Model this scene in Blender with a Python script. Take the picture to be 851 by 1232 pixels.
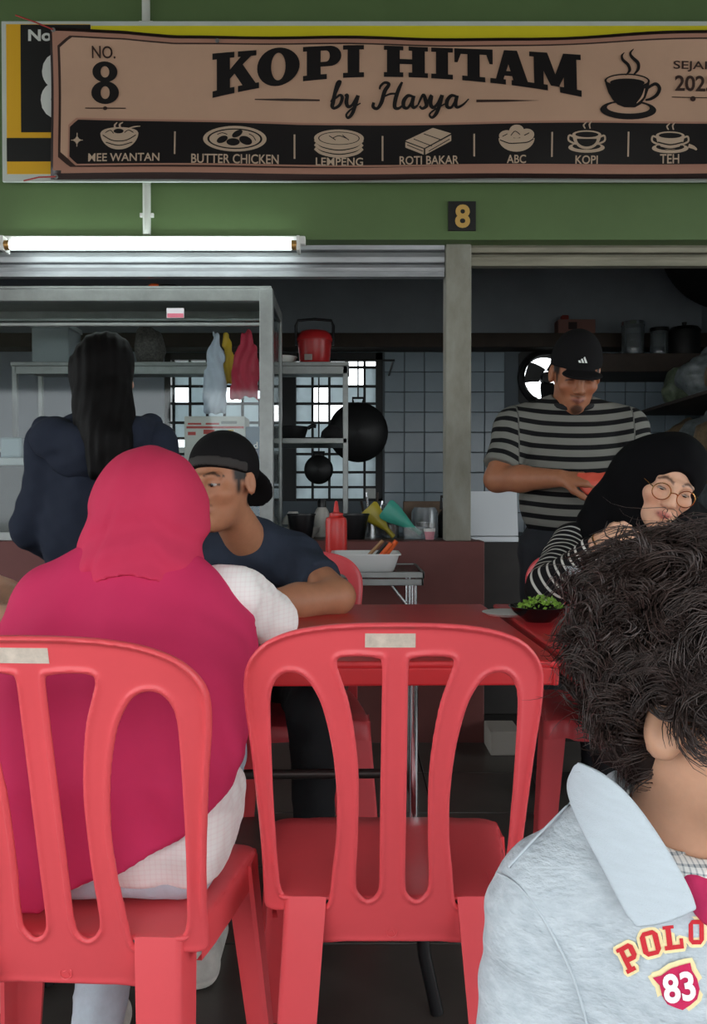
import bpy, bmesh, math, random
import numpy as np
from mathutils import Vector, Matrix, Euler
from mathutils.bvhtree import BVHTree

for o in list(bpy.data.objects):
    bpy.data.objects.remove(o)
scene = bpy.context.scene
COL = scene.collection

# ------------------------------------------------------------------ camera
CAM_H = 1.03
PITCH = 0.016
cam_d = bpy.data.cameras.new('camera')
cam_d.sensor_fit = 'AUTO'
cam_d.sensor_width = 36.0
cam_d.lens = 36.0 * 1000.0 / 1232.0
cam_d.clip_start = 0.02
cam = bpy.data.objects.new('camera', cam_d)
COL.objects.link(cam)
cam.location = (0, 0, CAM_H)
cam.rotation_euler = (math.pi / 2 - PITCH, 0, 0)
scene.camera = cam

# ------------------------------------------------------------------ sky (overcast daylight)
world = bpy.data.worlds.new('overcast_sky')
scene.world = world
world.use_nodes = True
wn = world.node_tree
wn.nodes.clear()
wo = wn.nodes.new('ShaderNodeOutputWorld')
wb = wn.nodes.new('ShaderNodeBackground')
wb.inputs['Color'].default_value = (0.92, 0.97, 1.0, 1)
wb.inputs['Strength'].default_value = 2.6
wn.links.new(wb.outputs[0], wo.inputs[0])

vs = scene.view_settings
vs.view_transform = 'Standard'
vs.look = 'None'
vs.gamma = 1.0
vs.use_curve_mapping = False
vs.exposure = 0.48

# ------------------------------------------------------------------ helpers
def P(px, py, d):
    """point at depth d (metres in front of the lens, along +Y) seen at photo position px, py"""
    u, v = (px - 425.5) / 1000.0, (616.0 - py) / 1000.0
    c, s = math.cos(PITCH), math.sin(PITCH)
    ray = Vector((u, c + v * s, -s + v * c))
    k = d / ray.y
    return Vector((ray.x * k, d, CAM_H + ray.z * k))

def srgb(r, g, b):
    f = lambda c: (c / 255 / 12.92) if c / 255 <= 0.04045 else ((c / 255 + 0.055) / 1.055) ** 2.4
    return (f(r), f(g), f(b))

MATS = {}
def mat(name, col=(0.5, 0.5, 0.5), rough=0.6, metal=0.0, var=0.0, vscale=8.0, bump=0.0, bscale=60.0,
        attr=False, emit=None, estr=0.0, trans=0.0, alpha=1.0, spec=0.5, sheen=0.0, col2=None, stretch=None, ior=1.45, coat=0.0, sss=0.0):
    if name in MATS:
        return MATS[name]
    m = bpy.data.materials.new(name)
    m.use_nodes = True
    nt = m.node_tree
    b = nt.nodes['Principled BSDF']
    b.inputs['Base Color'].default_value = (*col, 1)
    b.inputs['Roughness'].default_value = rough
    b.inputs['Metallic'].default_value = metal
    b.inputs['Specular IOR Level'].default_value = spec
    b.inputs['IOR'].default_value = ior
    b.inputs['Transmission Weight'].default_value = trans
    b.inputs['Alpha'].default_value = alpha
    b.inputs['Coat Weight'].default_value = coat
    if sheen:
        b.inputs['Sheen Weight'].default_value = sheen
    if sss:
        b.inputs['Subsurface Weight'].default_value = sss
        b.inputs['Subsurface Radius'].default_value = (0.01, 0.004, 0.002)
        b.inputs['Subsurface Scale'].default_value = 1.0
    if emit:
        b.inputs['Emission Color'].default_value = (*emit, 1)
        b.inputs['Emission Strength'].default_value = estr
    tc = nt.nodes.new('ShaderNodeTexCoord')
    src = tc.outputs['Object']
    if stretch:
        mp = nt.nodes.new('ShaderNodeMapping')
        mp.inputs['Scale'].default_value = stretch
        nt.links.new(src, mp.inputs['Vector'])
        src = mp.outputs['Vector']
    base = None
    if attr:
        a = nt.nodes.new('ShaderNodeAttribute')
        a.attribute_name = 'col'
        base = a.outputs['Color']
        nt.links.new(base, b.inputs['Base Color'])
    if var or col2:
        n = nt.nodes.new('ShaderNodeTexNoise')
        n.inputs['Scale'].default_value = vscale
        n.inputs['Detail'].default_value = 6
        n.inputs['Roughness'].default_value = 0.65
        nt.links.new(src, n.inputs['Vector'])
        mx = nt.nodes.new('ShaderNodeMix')
        mx.data_type = 'RGBA'
        if col2:
            rp = nt.nodes.new('ShaderNodeMapRange')
            rp.inputs['From Min'].default_value = 0.5 - 0.5 * (1 - min(var, 0.9)) * 0.5
            rp.inputs['From Max'].default_value = 0.5 + 0.5 * (1 - min(var, 0.9)) * 0.5
            nt.links.new(n.outputs['Fac'], rp.inputs['Value'])
            nt.links.new(rp.outputs['Result'], mx.inputs['Factor'])
            mx.inputs['A'].default_value = (*col, 1)
            mx.inputs['B'].default_value = (*col2, 1)
        else:
            mx.blend_type = 'MULTIPLY'
            mx.inputs['Factor'].default_value = 1.0
            rp = nt.nodes.new('ShaderNodeMapRange')
            rp.inputs['From Min'].default_value = 0.3
            rp.inputs['From Max'].default_value = 0.7
            rp.inputs['To Min'].default_value = 1 - var
            rp.inputs['To Max'].default_value = 1 + var * 0.3
            nt.links.new(n.outputs['Fac'], rp.inputs['Value'])
            nt.links.new(rp.outputs['Result'], mx.inputs['B'])
            if base:
                nt.links.new(base, mx.inputs['A'])
            else:
                mx.inputs['A'].default_value = (*col, 1)
        nt.links.new(mx.outputs['Result'], b.inputs['Base Color'])
    if bump:
        n2 = nt.nodes.new('ShaderNodeTexNoise')
        n2.inputs['Scale'].default_value = bscale
        n2.inputs['Detail'].default_value = 4
        nt.links.new(src, n2.inputs['Vector'])
        bp = nt.nodes.new('ShaderNodeBump')
        bp.inputs['Strength'].default_value = bump
        bp.inputs['Distance'].default_value = 0.004
        nt.links.new(n2.outputs['Fac'], bp.inputs['Height'])
        nt.links.new(bp.outputs['Normal'], b.inputs['Normal'])
    MATS[name] = m
    return m

def tag(o, label=None, cat=None, group=None, kind=None):
    if label: o['label'] = label
    if cat: o['category'] = cat
    if group: o['group'] = group
    if kind: o['kind'] = kind
    return o

def empty(name, loc=(0, 0, 0), rz=0.0, label=None, cat=None, group=None):
    o = bpy.data.objects.new(name, None)
    o.empty_display_size = 0.05
    COL.objects.link(o)
    o.location = loc
    o.rotation_euler = (0, 0, rz)
    return tag(o, label, cat, group)

def link_mesh(name, me, m=None, parent=None):
    o = bpy.data.objects.new(name, me)
    COL.objects.link(o)
    if m is not None and not me.materials:
        me.materials.append(m)
    if parent is not None:
        o.parent = parent
    return o

def raw(name, verts, faces, m=None, parent=None, smooth=False, cols=None):
    """a mesh object from verts/faces; verts are in the parent's local space"""
    me = bpy.data.meshes.new(name)
    me.from_pydata([tuple(v) for v in verts] if not isinstance(verts, np.ndarray) else verts.tolist(), [],
                   faces if not isinstance(faces, np.ndarray) else faces.tolist())
    if smooth:
        me.polygons.foreach_set('use_smooth', [True] * len(me.polygons))
    if cols is not None:
        a = me.color_attributes.new('col', 'FLOAT_COLOR', 'POINT')
        c = np.ones((len(cols), 4), np.float32)
        c[:, :3] = cols
        a.data.foreach_set('color', c.ravel())
    me.update()
    return link_mesh(name, me, m, parent)

class MB:
    """collects simple shapes into one mesh"""
    def __init__(self):
        self.v, self.f, self.s = [], [], []
    def add(self, vs_, fs_, smooth=False):
        n = len(self.v)
        self.v += [Vector(v) for v in vs_]
        self.f += [[i + n for i in f] for f in fs_]
        self.s += [smooth] * len(fs_)
        return self
    def box(self, x0, x1, y0, y1, z0, z1, bev=0.0):
        if bev > 0:
            bm = bmesh.new()
            bmesh.ops.create_cube(bm, size=1)
            for v in bm.verts:
                v.co = Vector(((x0 + x1) / 2 + v.co.x * (x1 - x0), (y0 + y1) / 2 + v.co.y * (y1 - y0), (z0 + z1) / 2 + v.co.z * (z1 - z0)))
            bmesh.ops.bevel(bm, geom=bm.edges[:], offset=bev, segments=2, affect='EDGES', profile=0.5)
            bm.verts.index_update()
            self.add([v.co.copy() for v in bm.verts], [[v.index for v in f.verts] for f in bm.faces])
            bm.free()
            return self
        vs_ = [(x0, y0, z0), (x1, y0, z0), (x1, y1, z0), (x0, y1, z0), (x0, y0, z1), (x1, y0, z1), (x1, y1, z1), (x0, y1, z1)]
        return self.add(vs_, [(0, 3, 2, 1), (4, 5, 6, 7), (0, 1, 5, 4), (1, 2, 6, 5), (2, 3, 7, 6), (3, 0, 4, 7)])
    def tube(self, pts, r, n=8, closed=False, cap=True):
        pts = [Vector(p) for p in pts]
        rs = r if isinstance(r, (list, tuple, np.ndarray)) else [r] * len(pts)
        L = len(pts)
        rings = []
        nrm = None
        for i in range(L):
            if closed:
                t = pts[(i + 1) % L] - pts[i - 1]
            else:
                t = pts[min(i + 1, L - 1)] - pts[max(i - 1, 0)]
            t.normalize()
            if nrm is None:
                nrm = t.orthogonal().normalized()
            else:
                nrm = (nrm - t * nrm.dot(t))
                nrm = nrm.normalized() if nrm.length > 1e-6 else t.orthogonal().normalized()
            bn = t.cross(nrm)
            rings.append([pts[i] + (nrm * math.cos(a) + bn * math.sin(a)) * rs[i] for a in [2 * math.pi * k / n for k in range(n)]])
        vs_ = [v for ring in rings for v in ring]
        fs_ = []
        for i in range(L if closed else L - 1):
            j = (i + 1) % L
            for k in range(n):
                k2 = (k + 1) % n
                fs_.append((i * n + k, i * n + k2, j * n + k2, j * n + k))
        if cap and not closed:
            fs_.append(tuple(range(n))[::-1])
            fs_.append(tuple((L - 1) * n + k for k in range(n)))
        return self.add(vs_, fs_, True)
    def lathe(self, prof, c=(0, 0, 0), n=24, axis='Z', sx=1.0, sy=1.0, cap=True):
        vs_, fs_ = [], []
        for (r, h) in prof:
            for k in range(n):
                a = 2 * math.pi * k / n
                x, y = r * math.cos(a) * sx, r * math.sin(a) * sy
                if axis == 'Z': p = (c[0] + x, c[1] + y, c[2] + h)
                elif axis == 'Y': p = (c[0] + x, c[1] + h, c[2] + y)
                else: p = (c[0] + h, c[1] + x, c[2] + y)
                vs_.append(p)
        for i in range(len(prof) - 1):
            for k in range(n):
                k2 = (k + 1) % n
                fs_.append((i * n + k, i * n + k2, (i + 1) * n + k2, (i + 1) * n + k))
        if cap and prof[0][0] > 1e-5: fs_.append(tuple(range(n))[::-1])
        if cap and prof[-1][0] > 1e-5: fs_.append(tuple((len(prof) - 1) * n + k for k in range(n)))
        return self.add(vs_, fs_, True)
    def loft(self, rings, cap=True, smooth=True):
        n = len(rings[0])
        vs_ = [v for r in rings for v in r]
        fs_ = []
        for i in range(len(rings) - 1):
            for k in range(n):
                k2 = (k + 1) % n
                fs_.append((i * n + k, i * n + k2, (i + 1) * n + k2, (i + 1) * n + k))
        if cap:
            fs_.append(tuple(range(n))[::-1])
            fs_.append(tuple((len(rings) - 1) * n + k for k in range(n)))
        return self.add(vs_, fs_, smooth)
    def build(self, name, m, parent=None, autosmooth=True):
        me = bpy.data.meshes.new(name)
        me.from_pydata([tuple(v) for v in self.v], [], self.f)
        me.polygons.foreach_set('use_smooth', self.s)
        me.update()
        if any(self.s) and autosmooth:
            try: me.set_sharp_from_angle(angle=math.radians(50))
            except Exception: pass
        return link_mesh(name, me, m, parent)

def obox(name, m, x0, x1, y0, y1, z0, z1, parent=None, bev=0.0):
    return MB().box(x0, x1, y0, y1, z0, z1, bev).build(name, m, parent)

def struct(o):
    o['kind'] = 'structure'
    return o

def copy_tree(o, parent=None):
    c = o.copy()
    COL.objects.link(c)
    if parent is not None:
        c.parent = parent
    for ch in list(o.children):
        copy_tree(ch, c)
    return c

def catmull(pts, n=8, closed=False):
    pts = [np.array(p, float) for p in pts]
    L = len(pts)
    out = []
    for i in range(L if closed else L - 1):
        if closed:
            p0, p1, p2, p3 = pts[i - 1], pts[i], pts[(i + 1) % L], pts[(i + 2) % L]
        else:
            p0, p1, p2, p3 = pts[max(i - 1, 0)], pts[i], pts[i + 1], pts[min(i + 2, L - 1)]
        for k in range(n):
            t = k / n
            out.append(0.5 * ((2 * p1) + (-p0 + p2) * t + (2 * p0 - 5 * p1 + 4 * p2 - p3) * t * t + (-p0 + 3 * p1 - 3 * p2 + p3) * t ** 3))
    if not closed:
        out.append(pts[-1])
    return out

# ------------------------------------------------------------------ signed-distance modelling (people, cloth, moulded plastic)
def fbm(x, y, z, seed=0, n=5, base=1.0):
    """cheap smooth pseudo-noise: sum of rotated sines"""
    r = np.random.RandomState(seed)
    o = 0
    for i in range(n):
        k = r.normal(size=3)
        k = k / np.linalg.norm(k) * base * (1.0 + 0.7 * i)
        o = o + np.sin(k[0] * x + k[1] * y + k[2] * z + r.uniform(0, 6.28)) / (1 + 0.5 * i)
    return o / 2.2

class Field:
    def __init__(self, lo, hi, vox, cap=0.08):
        self.lo = np.array(lo, float)
        self.vox = np.array(vox if hasattr(vox, '__len__') else [vox] * 3, float)
        self.n = np.ceil((np.array(hi, float) - self.lo) / self.vox).astype(int) + 1
        self.D = np.full(self.n, cap, np.float32)
        self.ax = [(self.lo[i] + np.arange(self.n[i]) * self.vox[i]).astype(np.float32) for i in range(3)]
    def region(self, lo, hi):
        s = []
        for i in range(3):
            a = int(max(0, math.floor((lo[i] - self.lo[i]) / self.vox[i])))
            b = int(min(self.n[i], math.ceil((hi[i] - self.lo[i]) / self.vox[i]) + 1))
            if b <= a: return None
            s.append(slice(a, b))
        return tuple(s)
    def pts(self, s):
        return (self.ax[0][s[0]][:, None, None], self.ax[1][s[1]][None, :, None], self.ax[2][s[2]][None, None, :])
    def combine(self, s, d, k, mode):
        A = self.D[s]
        if mode == 'add':
            if k > 0:
                h = np.clip(0.5 + 0.5 * (A - d) / k, 0, 1)
                self.D[s] = A * (1 - h) + d * h - k * h * (1 - h)
            else:
                self.D[s] = np.minimum(A, d)
        elif mode == 'sub':
            if k > 0:
                h = np.clip(0.5 - 0.5 * (A + d) / k, 0, 1)
                self.D[s] = A * (1 - h) - d * h + k * h * (1 - h)
            else:
                self.D[s] = np.maximum(A, -d)
        else:
            self.D[s] = np.maximum(A, d)
        return self
    def cone(self, a, b, r1, r2, k=0.02, mode='add'):
        a, b = np.array(a, float), np.array(b, float)
        R = max(r1, r2) + k + 0.02
        s = self.region(np.minimum(a, b) - R, np.maximum(a, b) + R)
        if s is None: return self
        x, y, z = self.pts(s)
        ab = b - a
        L2 = max(float(ab @ ab), 1e-9)
        t = np.clip(((x - a[0]) * ab[0] + (y - a[1]) * ab[1] + (z - a[2]) * ab[2]) / L2, 0, 1)
        d = np.sqrt((x - a[0] - t * ab[0]) ** 2 + (y - a[1] - t * ab[1]) ** 2 + (z - a[2] - t * ab[2]) ** 2) - (r1 + (r2 - r1) * t)
        return self.combine(s, d, k, mode)
    def chain(self, pts, rs, k=0.02, mode='add'):
        for i in range(len(pts) - 1):
            self.cone(pts[i], pts[i + 1], rs[i], rs[i + 1], k, mode)
        return self
    def ccone(self, a, b, r1, r2, k=0.015, mode='add', over=0.0):
        """flat-ended cone"""
        a, b = np.array(a, float), np.array(b, float)
        R = max(r1, r2) * 1.1 + k + 0.02
        s = self.region(np.minimum(a, b) - R, np.maximum(a, b) + R)
        if s is None: return self
        x, y, z = self.pts(s)
        ab = b - a
        L = float(np.linalg.norm(ab)); u = ab / L
        h = (x - a[0]) * u[0] + (y - a[1]) * u[1] + (z - a[2]) * u[2]
        t = np.clip(h / L, 0, 1)
        q = np.sqrt(np.maximum((x - a[0]) ** 2 + (y - a[1]) ** 2 + (z - a[2]) ** 2 - h * h, 0))
        d = np.maximum(np.maximum(q - (r1 + (r2 - r1) * t), -h), h - L)
        return self.combine(s, d, k, mode)
    def ell(self, c, r, k=0.02, mode='add', M=None):
        c, r = np.array(c, float), np.array(r, float)
        R = r.max() + k + 0.02
        s = self.region(c - R, c + R)
        if s is None: return self
        x, y, z = self.pts(s)
        x, y, z = x - c[0], y - c[1], z - c[2]
        if M is not None:
            x, y, z = (M[0][0] * x + M[1][0] * y + M[2][0] * z, M[0][1] * x + M[1][1] * y + M[2][1] * z, M[0][2] * x + M[1][2] * y + M[2][2] * z)
        k0 = np.sqrt((x / r[0]) ** 2 + (y / r[1]) ** 2 + (z / r[2]) ** 2)
        k1 = np.sqrt((x / r[0] ** 2) ** 2 + (y / r[1] ** 2) ** 2 + (z / r[2] ** 2) ** 2)
        d = k0 * (k0 - 1) / np.maximum(k1, 1e-6)
        return self.combine(s, d, k, mode)
    def func(self, f, lo, hi, k=0.0, mode='add'):
        s = self.region(lo, hi)
        if s is None: return self
        x, y, z = self.pts(s)
        return self.combine(s, f(x, y, z), k, mode)
    def cut(self, f):
        """keep only where f(x,y,z) < 0"""
        x, y, z = self.pts((slice(None),) * 3)
        self.D = np.maximum(self.D, f(x, y, z)).astype(np.float32)
        return self
    def disp(self, f, band=0.03):
        idx = np.nonzero(np.abs(self.D) < band)
        self.D[idx] += f(self.ax[0][idx[0]], self.ax[1][idx[1]], self.ax[2][idx[2]])
        return self
    def surface(self):
        D = self.D
        D[0], D[-1], D[:, 0], D[:, -1], D[:, :, 0], D[:, :, -1] = [np.maximum(q, 1e-4) for q in (D[0], D[-1], D[:, 0], D[:, -1], D[:, :, 0], D[:, :, -1])]
        S = D < 0
        cnt = np.zeros(np.array(S.shape) - 1, np.uint8)
        for i in (0, 1):
            for j in (0, 1):
                for k in (0, 1):
                    cnt += S[i:S.shape[0] - 1 + i, j:S.shape[1] - 1 + j, k:S.shape[2] - 1 + k]
        act = np.nonzero((cnt > 0) & (cnt < 8))
        ci = np.stack(act, 1)
        N = len(ci)
        ids = np.full(cnt.shape, -1, np.int64)
        ids[act] = np.arange(N)
        acc = np.zeros((N, 3)); num = np.zeros(N)
        corners = [np.array((i, j, k)) for i in (0, 1) for j in (0, 1) for k in (0, 1)]
        for a in corners:
            for axis in range(3):
                if a[axis] == 1: continue
                b = a.copy(); b[axis] = 1
                ia, ib = ci + a, ci + b
                da = D[ia[:, 0], ia[:, 1], ia[:, 2]]; db = D[ib[:, 0], ib[:, 1], ib[:, 2]]
                m = (da < 0) != (db < 0)
                t = np.where(m, da / np.where(m, da - db, 1), 0)
                pt = np.repeat(a[None].astype(float), N, 0); pt[:, axis] = t
                acc += pt * m[:, None]; num += m
        V = self.lo + (ci + acc / num[:, None]) * self.vox
        F = []
        for axis in range(3):
            o1, o2 = [(1, 2), (2, 0), (0, 1)][axis]
            sl0 = [slice(None)] * 3; sl1 = [slice(None)] * 3
            sl0[axis] = slice(0, -1); sl1[axis] = slice(1, None)
            A, B = S[tuple(sl0)], S[tuple(sl1)]
            e = np.nonzero(A != B)
            ei = np.stack(e, 1)
            ok = (ei[:, o1] > 0) & (ei[:, o2] > 0) & (ei[:, o1] < cnt.shape[o1]) & (ei[:, o2] < cnt.shape[o2])
            ei = ei[ok]
            flip = A[e][ok]
            def cell(d1, d2):
                c = ei.copy(); c[:, o1] += d1; c[:, o2] += d2
                return ids[c[:, 0], c[:, 1], c[:, 2]]
            q = np.stack([cell(-1, -1), cell(0, -1), cell(0, 0), cell(-1, 0)], 1)
            q[~flip] = q[~flip][:, ::-1]
            F.append(q)
        F = np.concatenate(F)
        F = F[(F >= 0).all(1)]
        return V, F
    def mesh(self, name, m, parent=None, colfn=None, warp=None, relax=1):
        V, F = self.surface()
        for _ in range(relax):            # light smoothing
            A = np.zeros_like(V); c = np.zeros(len(V))
            for i in range(4):
                for j in (1, 3):
                    np.add.at(A, F[:, i], V[F[:, (i + j) % 4]]); np.add.at(c, F[:, i], 1)
            V = 0.5 * V + 0.5 * A / np.maximum(c, 1)[:, None]
        cols = colfn(V) if colfn else None
        if warp is not None:
            V = warp(V)
        if parent is not None and parent.type == 'EMPTY':
            mw = np.array(parent.matrix_basis.inverted())
            V = V @ mw[:3, :3].T + mw[:3, 3]
        me = bpy.data.meshes.new(name)
        me.vertices.add(len(V)); me.vertices.foreach_set('co', V.astype(np.float32).ravel())
        me.loops.add(F.size); me.loops.foreach_set('vertex_index', F.astype(np.int32).ravel())
        me.polygons.add(len(F)); me.polygons.foreach_set('loop_start', np.arange(0, F.size, 4, dtype=np.int32))
        me.polygons.foreach_set('use_smooth', np.ones(len(F), bool))
        me.update(calc_edges=True)
        if cols is not None:
            a = me.color_attributes.new('col', 'FLOAT_COLOR', 'POINT')
            c = np.ones((len(V), 4), np.float32); c[:, :3] = cols
            a.data.foreach_set('color', c.ravel())
        return link_mesh(name, me, m, parent)

def poly_sdf(poly, X, Y):
    """signed distance to a 2D polygon (negative inside), numpy arrays X, Y"""
    p = np.array(poly, float)
    d = np.full(X.shape, 1e9)
    ins = np.zeros(X.shape, bool)
    n = len(p)
    for i in range(n):
        a, b = p[i], p[(i + 1) % n]
        e = b - a
        wx, wy = X - a[0], Y - a[1]
        t = np.clip((wx * e[0] + wy * e[1]) / max(e @ e, 1e-12), 0, 1)
        d = np.minimum(d, (wx - t * e[0]) ** 2 + (wy - t * e[1]) ** 2)
        c = ((a[1] > Y) != (b[1] > Y))
        with np.errstate(divide='ignore', invalid='ignore'):
            xi = a[0] + (Y - a[1]) / (b[1] - a[1]) * (b[0] - a[0])
        ins ^= c & (X < xi)
    d = np.sqrt(d)
    return np.where(ins, -d, d)
# ------------------------------------------------------------------ materials of the place
M_green = mat('green_paint', srgb(94, 118, 74), 0.55, var=0.12, vscale=3.0, bump=0.08, bscale=25)
M_whitewall = mat('grey_white_wall', srgb(160, 168, 178), 0.8, var=0.18, vscale=2.0)
M_tile = mat('glazed_wall_tile', srgb(140, 154, 163), 0.22, var=0.12, vscale=3.0)
M_grout = mat('dark_grout', srgb(98, 106, 112), 0.9)
M_brown = mat('maroon_paint', srgb(112, 62, 58), 0.6, var=0.2, vscale=4.0)
M_dkwood = mat('dark_brown_wood', srgb(62, 50, 42), 0.6, var=0.3, vscale=8.0)
M_concrete = mat('stained_concrete', srgb(158, 158, 148), 0.85, var=0.0, vscale=8.0, bump=0.3, bscale=30, col2=srgb(120, 116, 102), stretch=(1, 1, .45))
M_floor = mat('grey_floor_tile', srgb(74, 70, 66), 0.35, var=0.3, vscale=5.0)
M_fgrout = mat('floor_grout', srgb(40, 37, 34), 0.9)
M_outground = mat('outdoor_concrete', srgb(170, 168, 160), 0.9, var=0.2, vscale=2.0)
M_alu = mat('brushed_aluminium', srgb(148, 151, 149), 0.42, 0.5, var=0.2, vscale=14)
M_galv = mat('galvanised_steel', srgb(168, 170, 174), 0.45, 0.55, var=0.3, vscale=9, stretch=(0.4, 1, 3))
M_oldsteel = mat('weathered_steel', srgb(150, 146, 130), 0.55, 0.45, var=0.3, vscale=9, stretch=(0.4, 1, 3))
M_black = mat('black_iron', srgb(24, 24, 25), 0.5, var=0.3, vscale=20)
M_blackpl = mat('black_plastic', srgb(22, 22, 24), 0.35)
M_white = mat('white_plastic', srgb(232, 232, 228), 0.45)
M_stain = mat('stainless', srgb(205, 208, 210), 0.22, 0.9)
M_chrome = mat('chrome', srgb(215, 215, 218), 0.15, 1.0)

def glass_mat(name, tint=(1, 1, 1), refl=0.12, haze=0.0, hazecol=(0.6, 0.65, 0.68), rough=0.05):
    m = bpy.data.materials.new(name)
    m.use_nodes = True
    nt = m.node_tree
    nt.nodes.clear()
    out = nt.nodes.new('ShaderNodeOutputMaterial')
    tr = nt.nodes.new('ShaderNodeBsdfTransparent'); tr.inputs['Color'].default_value = (*tint, 1)
    gl = nt.nodes.new('ShaderNodeBsdfGlossy'); gl.inputs['Roughness'].default_value = rough
    fr = nt.nodes.new('ShaderNodeFresnel'); fr.inputs['IOR'].default_value = 1.45
    mx = nt.nodes.new('ShaderNodeMixShader')
    ml = nt.nodes.new('ShaderNodeMath'); ml.operation = 'MULTIPLY'; ml.inputs[1].default_value = refl / 0.04 * 0.5
    nt.links.new(fr.outputs[0], ml.inputs[0])
    nt.links.new(ml.outputs[0], mx.inputs[0]); nt.links.new(tr.outputs[0], mx.inputs[1]); nt.links.new(gl.outputs[0], mx.inputs[2])
    last = mx
    if haze:
        df = nt.nodes.new('ShaderNodeBsdfDiffuse'); df.inputs['Color'].default_value = (*hazecol, 1)
        tl = nt.nodes.new('ShaderNodeBsdfTranslucent'); tl.inputs['Color'].default_value = (*hazecol, 1)
        m2 = nt.nodes.new('ShaderNodeMixShader'); m2.inputs[0].default_value = 0.5
        nt.links.new(df.outputs[0], m2.inputs[1]); nt.links.new(tl.outputs[0], m2.inputs[2])
        n = nt.nodes.new('ShaderNodeTexNoise'); n.inputs['Scale'].default_value = 5
        tc = nt.nodes.new('ShaderNodeTexCoord'); nt.links.new(tc.outputs['Object'], n.inputs['Vector'])
        h = nt.nodes.new('ShaderNodeMapRange'); h.inputs['From Min'].default_value = .3; h.inputs['From Max'].default_value = .7
        h.inputs['To Min'].default_value = haze * 0.75; h.inputs['To Max'].default_value = min(1, haze * 1.25)
        nt.links.new(n.outputs['Fac'], h.inputs['Value'])
        m3 = nt.nodes.new('ShaderNodeMixShader')
        nt.links.new(h.outputs[0], m3.inputs[0]); nt.links.new(mx.outputs[0], m3.inputs[1]); nt.links.new(m2.outputs[0], m3.inputs[2])
        last = m3
    nt.links.new(last.outputs[0], out.inputs['Surface'])
    return m
M_glass = glass_mat('cabinet_glass', (0.93, 0.96, 0.96), 0.06)
M_dirty = glass_mat('dusty_window_glass', (0.35, 0.39, 0.41), 0.03, haze=0.75, hazecol=(0.78, 0.85, 0.87))
M_clear = glass_mat('clear_plastic', (0.92, 0.94, 0.95), 0.10, haze=0.18)

# ------------------------------------------------------------------ setting: floor, roof, walls
YF = 3.5          # front face of the stall
YB = 6.0          # back wall of the kitchen
fl = struct(obox('floor', M_fgrout, -6, 6, -1.2, 8.6, -0.1, 0.0))
TS = 0.4
tile_me = None
for i in range(-5, 6):
    for j in range(2, 9):
        x, y = i * TS + 0.06, j * TS + 0.1
        if tile_me is None:
            o = MB().box(-TS / 2 + 0.003, TS / 2 - 0.003, -TS / 2 + 0.003, TS / 2 - 0.003, -0.002, 0.004, 0.0015).build('floor_tile', M_floor, fl)
            tile_me = o.data
        else:
            o = link_mesh('floor_tile', tile_me, None, fl)
        o.location = (x, y, 0)
struct(obox('floor_outside', M_outground, -30, 30, -30, -1.2, -0.2, -0.03))
M_roof = mat('dark_roof', srgb(92, 90, 86), .9)
struct(obox('ceiling', M_roof, -6, 6, -1.0, 3.52, 3.3, 3.4))
struct(obox('wall_light_blocker', M_concrete, -6, 6, -1.1, -0.98, -0.03, 0.62))  # unseen low wall, added to block low daylight from under the tables
# added unseen slab behind the camera, keeps daylight off the stall front
struct(obox('ceiling_light_blocker', M_oldsteel, -6, 6, -1.05, -0.95, 2.08, 3.4))
struct(obox('ceiling_kitchen', M_roof, -2.9, 2.6, YF + 0.1, YB + 0.7, 2.75, 2.85))
# green fascia beam over the stall front
zb = P(0, 289, YF - 0.05).z
wf = struct(MB().box(-6, 6, YF - 0.05, YF + 0.1, zb, 3.3).build('wall_front', M_green))
MB().box(-6, 6, YF - 0.056, YF - 0.05, zb, zb + 0.035).build('fascia_lip', M_green, wf)
# wall either side of the stall, beyond the frame
struct(obox('wall_left', M_green, -6, -2.85, YF, YF + 0.1, 0, zb))
struct(obox('wall_right', M_green, 2.55, 6, YF, YF + 0.1, 0, zb))
struct(obox('wall_kitchen_left', M_whitewall, -2.95, -2.85, YF + 0.1, YB, 0, 2.75))
struct(obox('wall_kitchen_right', M_whitewall, 2.5, 2.6, YF + 0.1, YB, 0, 2.75))

# concrete post between the two openings
pl = P(536.5, 500, YF).x; pr = P(567, 500, YF).x
ztop = P(0, 651, YF).z
pm = MB().box(pl, pr, YF - 0.005, YF + 0.11, ztop, zb, 0.006)
struct(pm.build('trim_1', M_concrete))

# back wall with window and fan openings
wx0, wx1 = P(196, 0, YB).x, P(461, 0, YB).x
wz1, wz0 = P(0, 424, YB).z, P(0, 603, YB).z
fx0, fx1 = P(628, 0, YB).x, P(690, 0, YB).x
fz1, fz0 = P(0, 424, YB).z, P(0, 486, YB).z
zl1, zl0 = P(0, 403, YB - 0.12).z, P(0, 420, YB - 0.12).z
bw = MB()
T = 0.12
bw.box(-2.95, wx0, YB, YB + T, 0, 2.75).box(wx0, wx1, YB, YB + T, 0, wz0).box(wx0, wx1, YB, YB + T, wz1, 2.75)
bw.box(wx1, fx0, YB, YB + T, 0, 2.75).box(fx0, fx1, YB, YB + T, 0, fz0).box(fx0, fx1, YB, YB + T, fz1, 2.75).box(fx1, 2.6, YB, YB + T, 0, 2.75)
wall_b = struct(bw.build('wall_back', M_grout))
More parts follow.
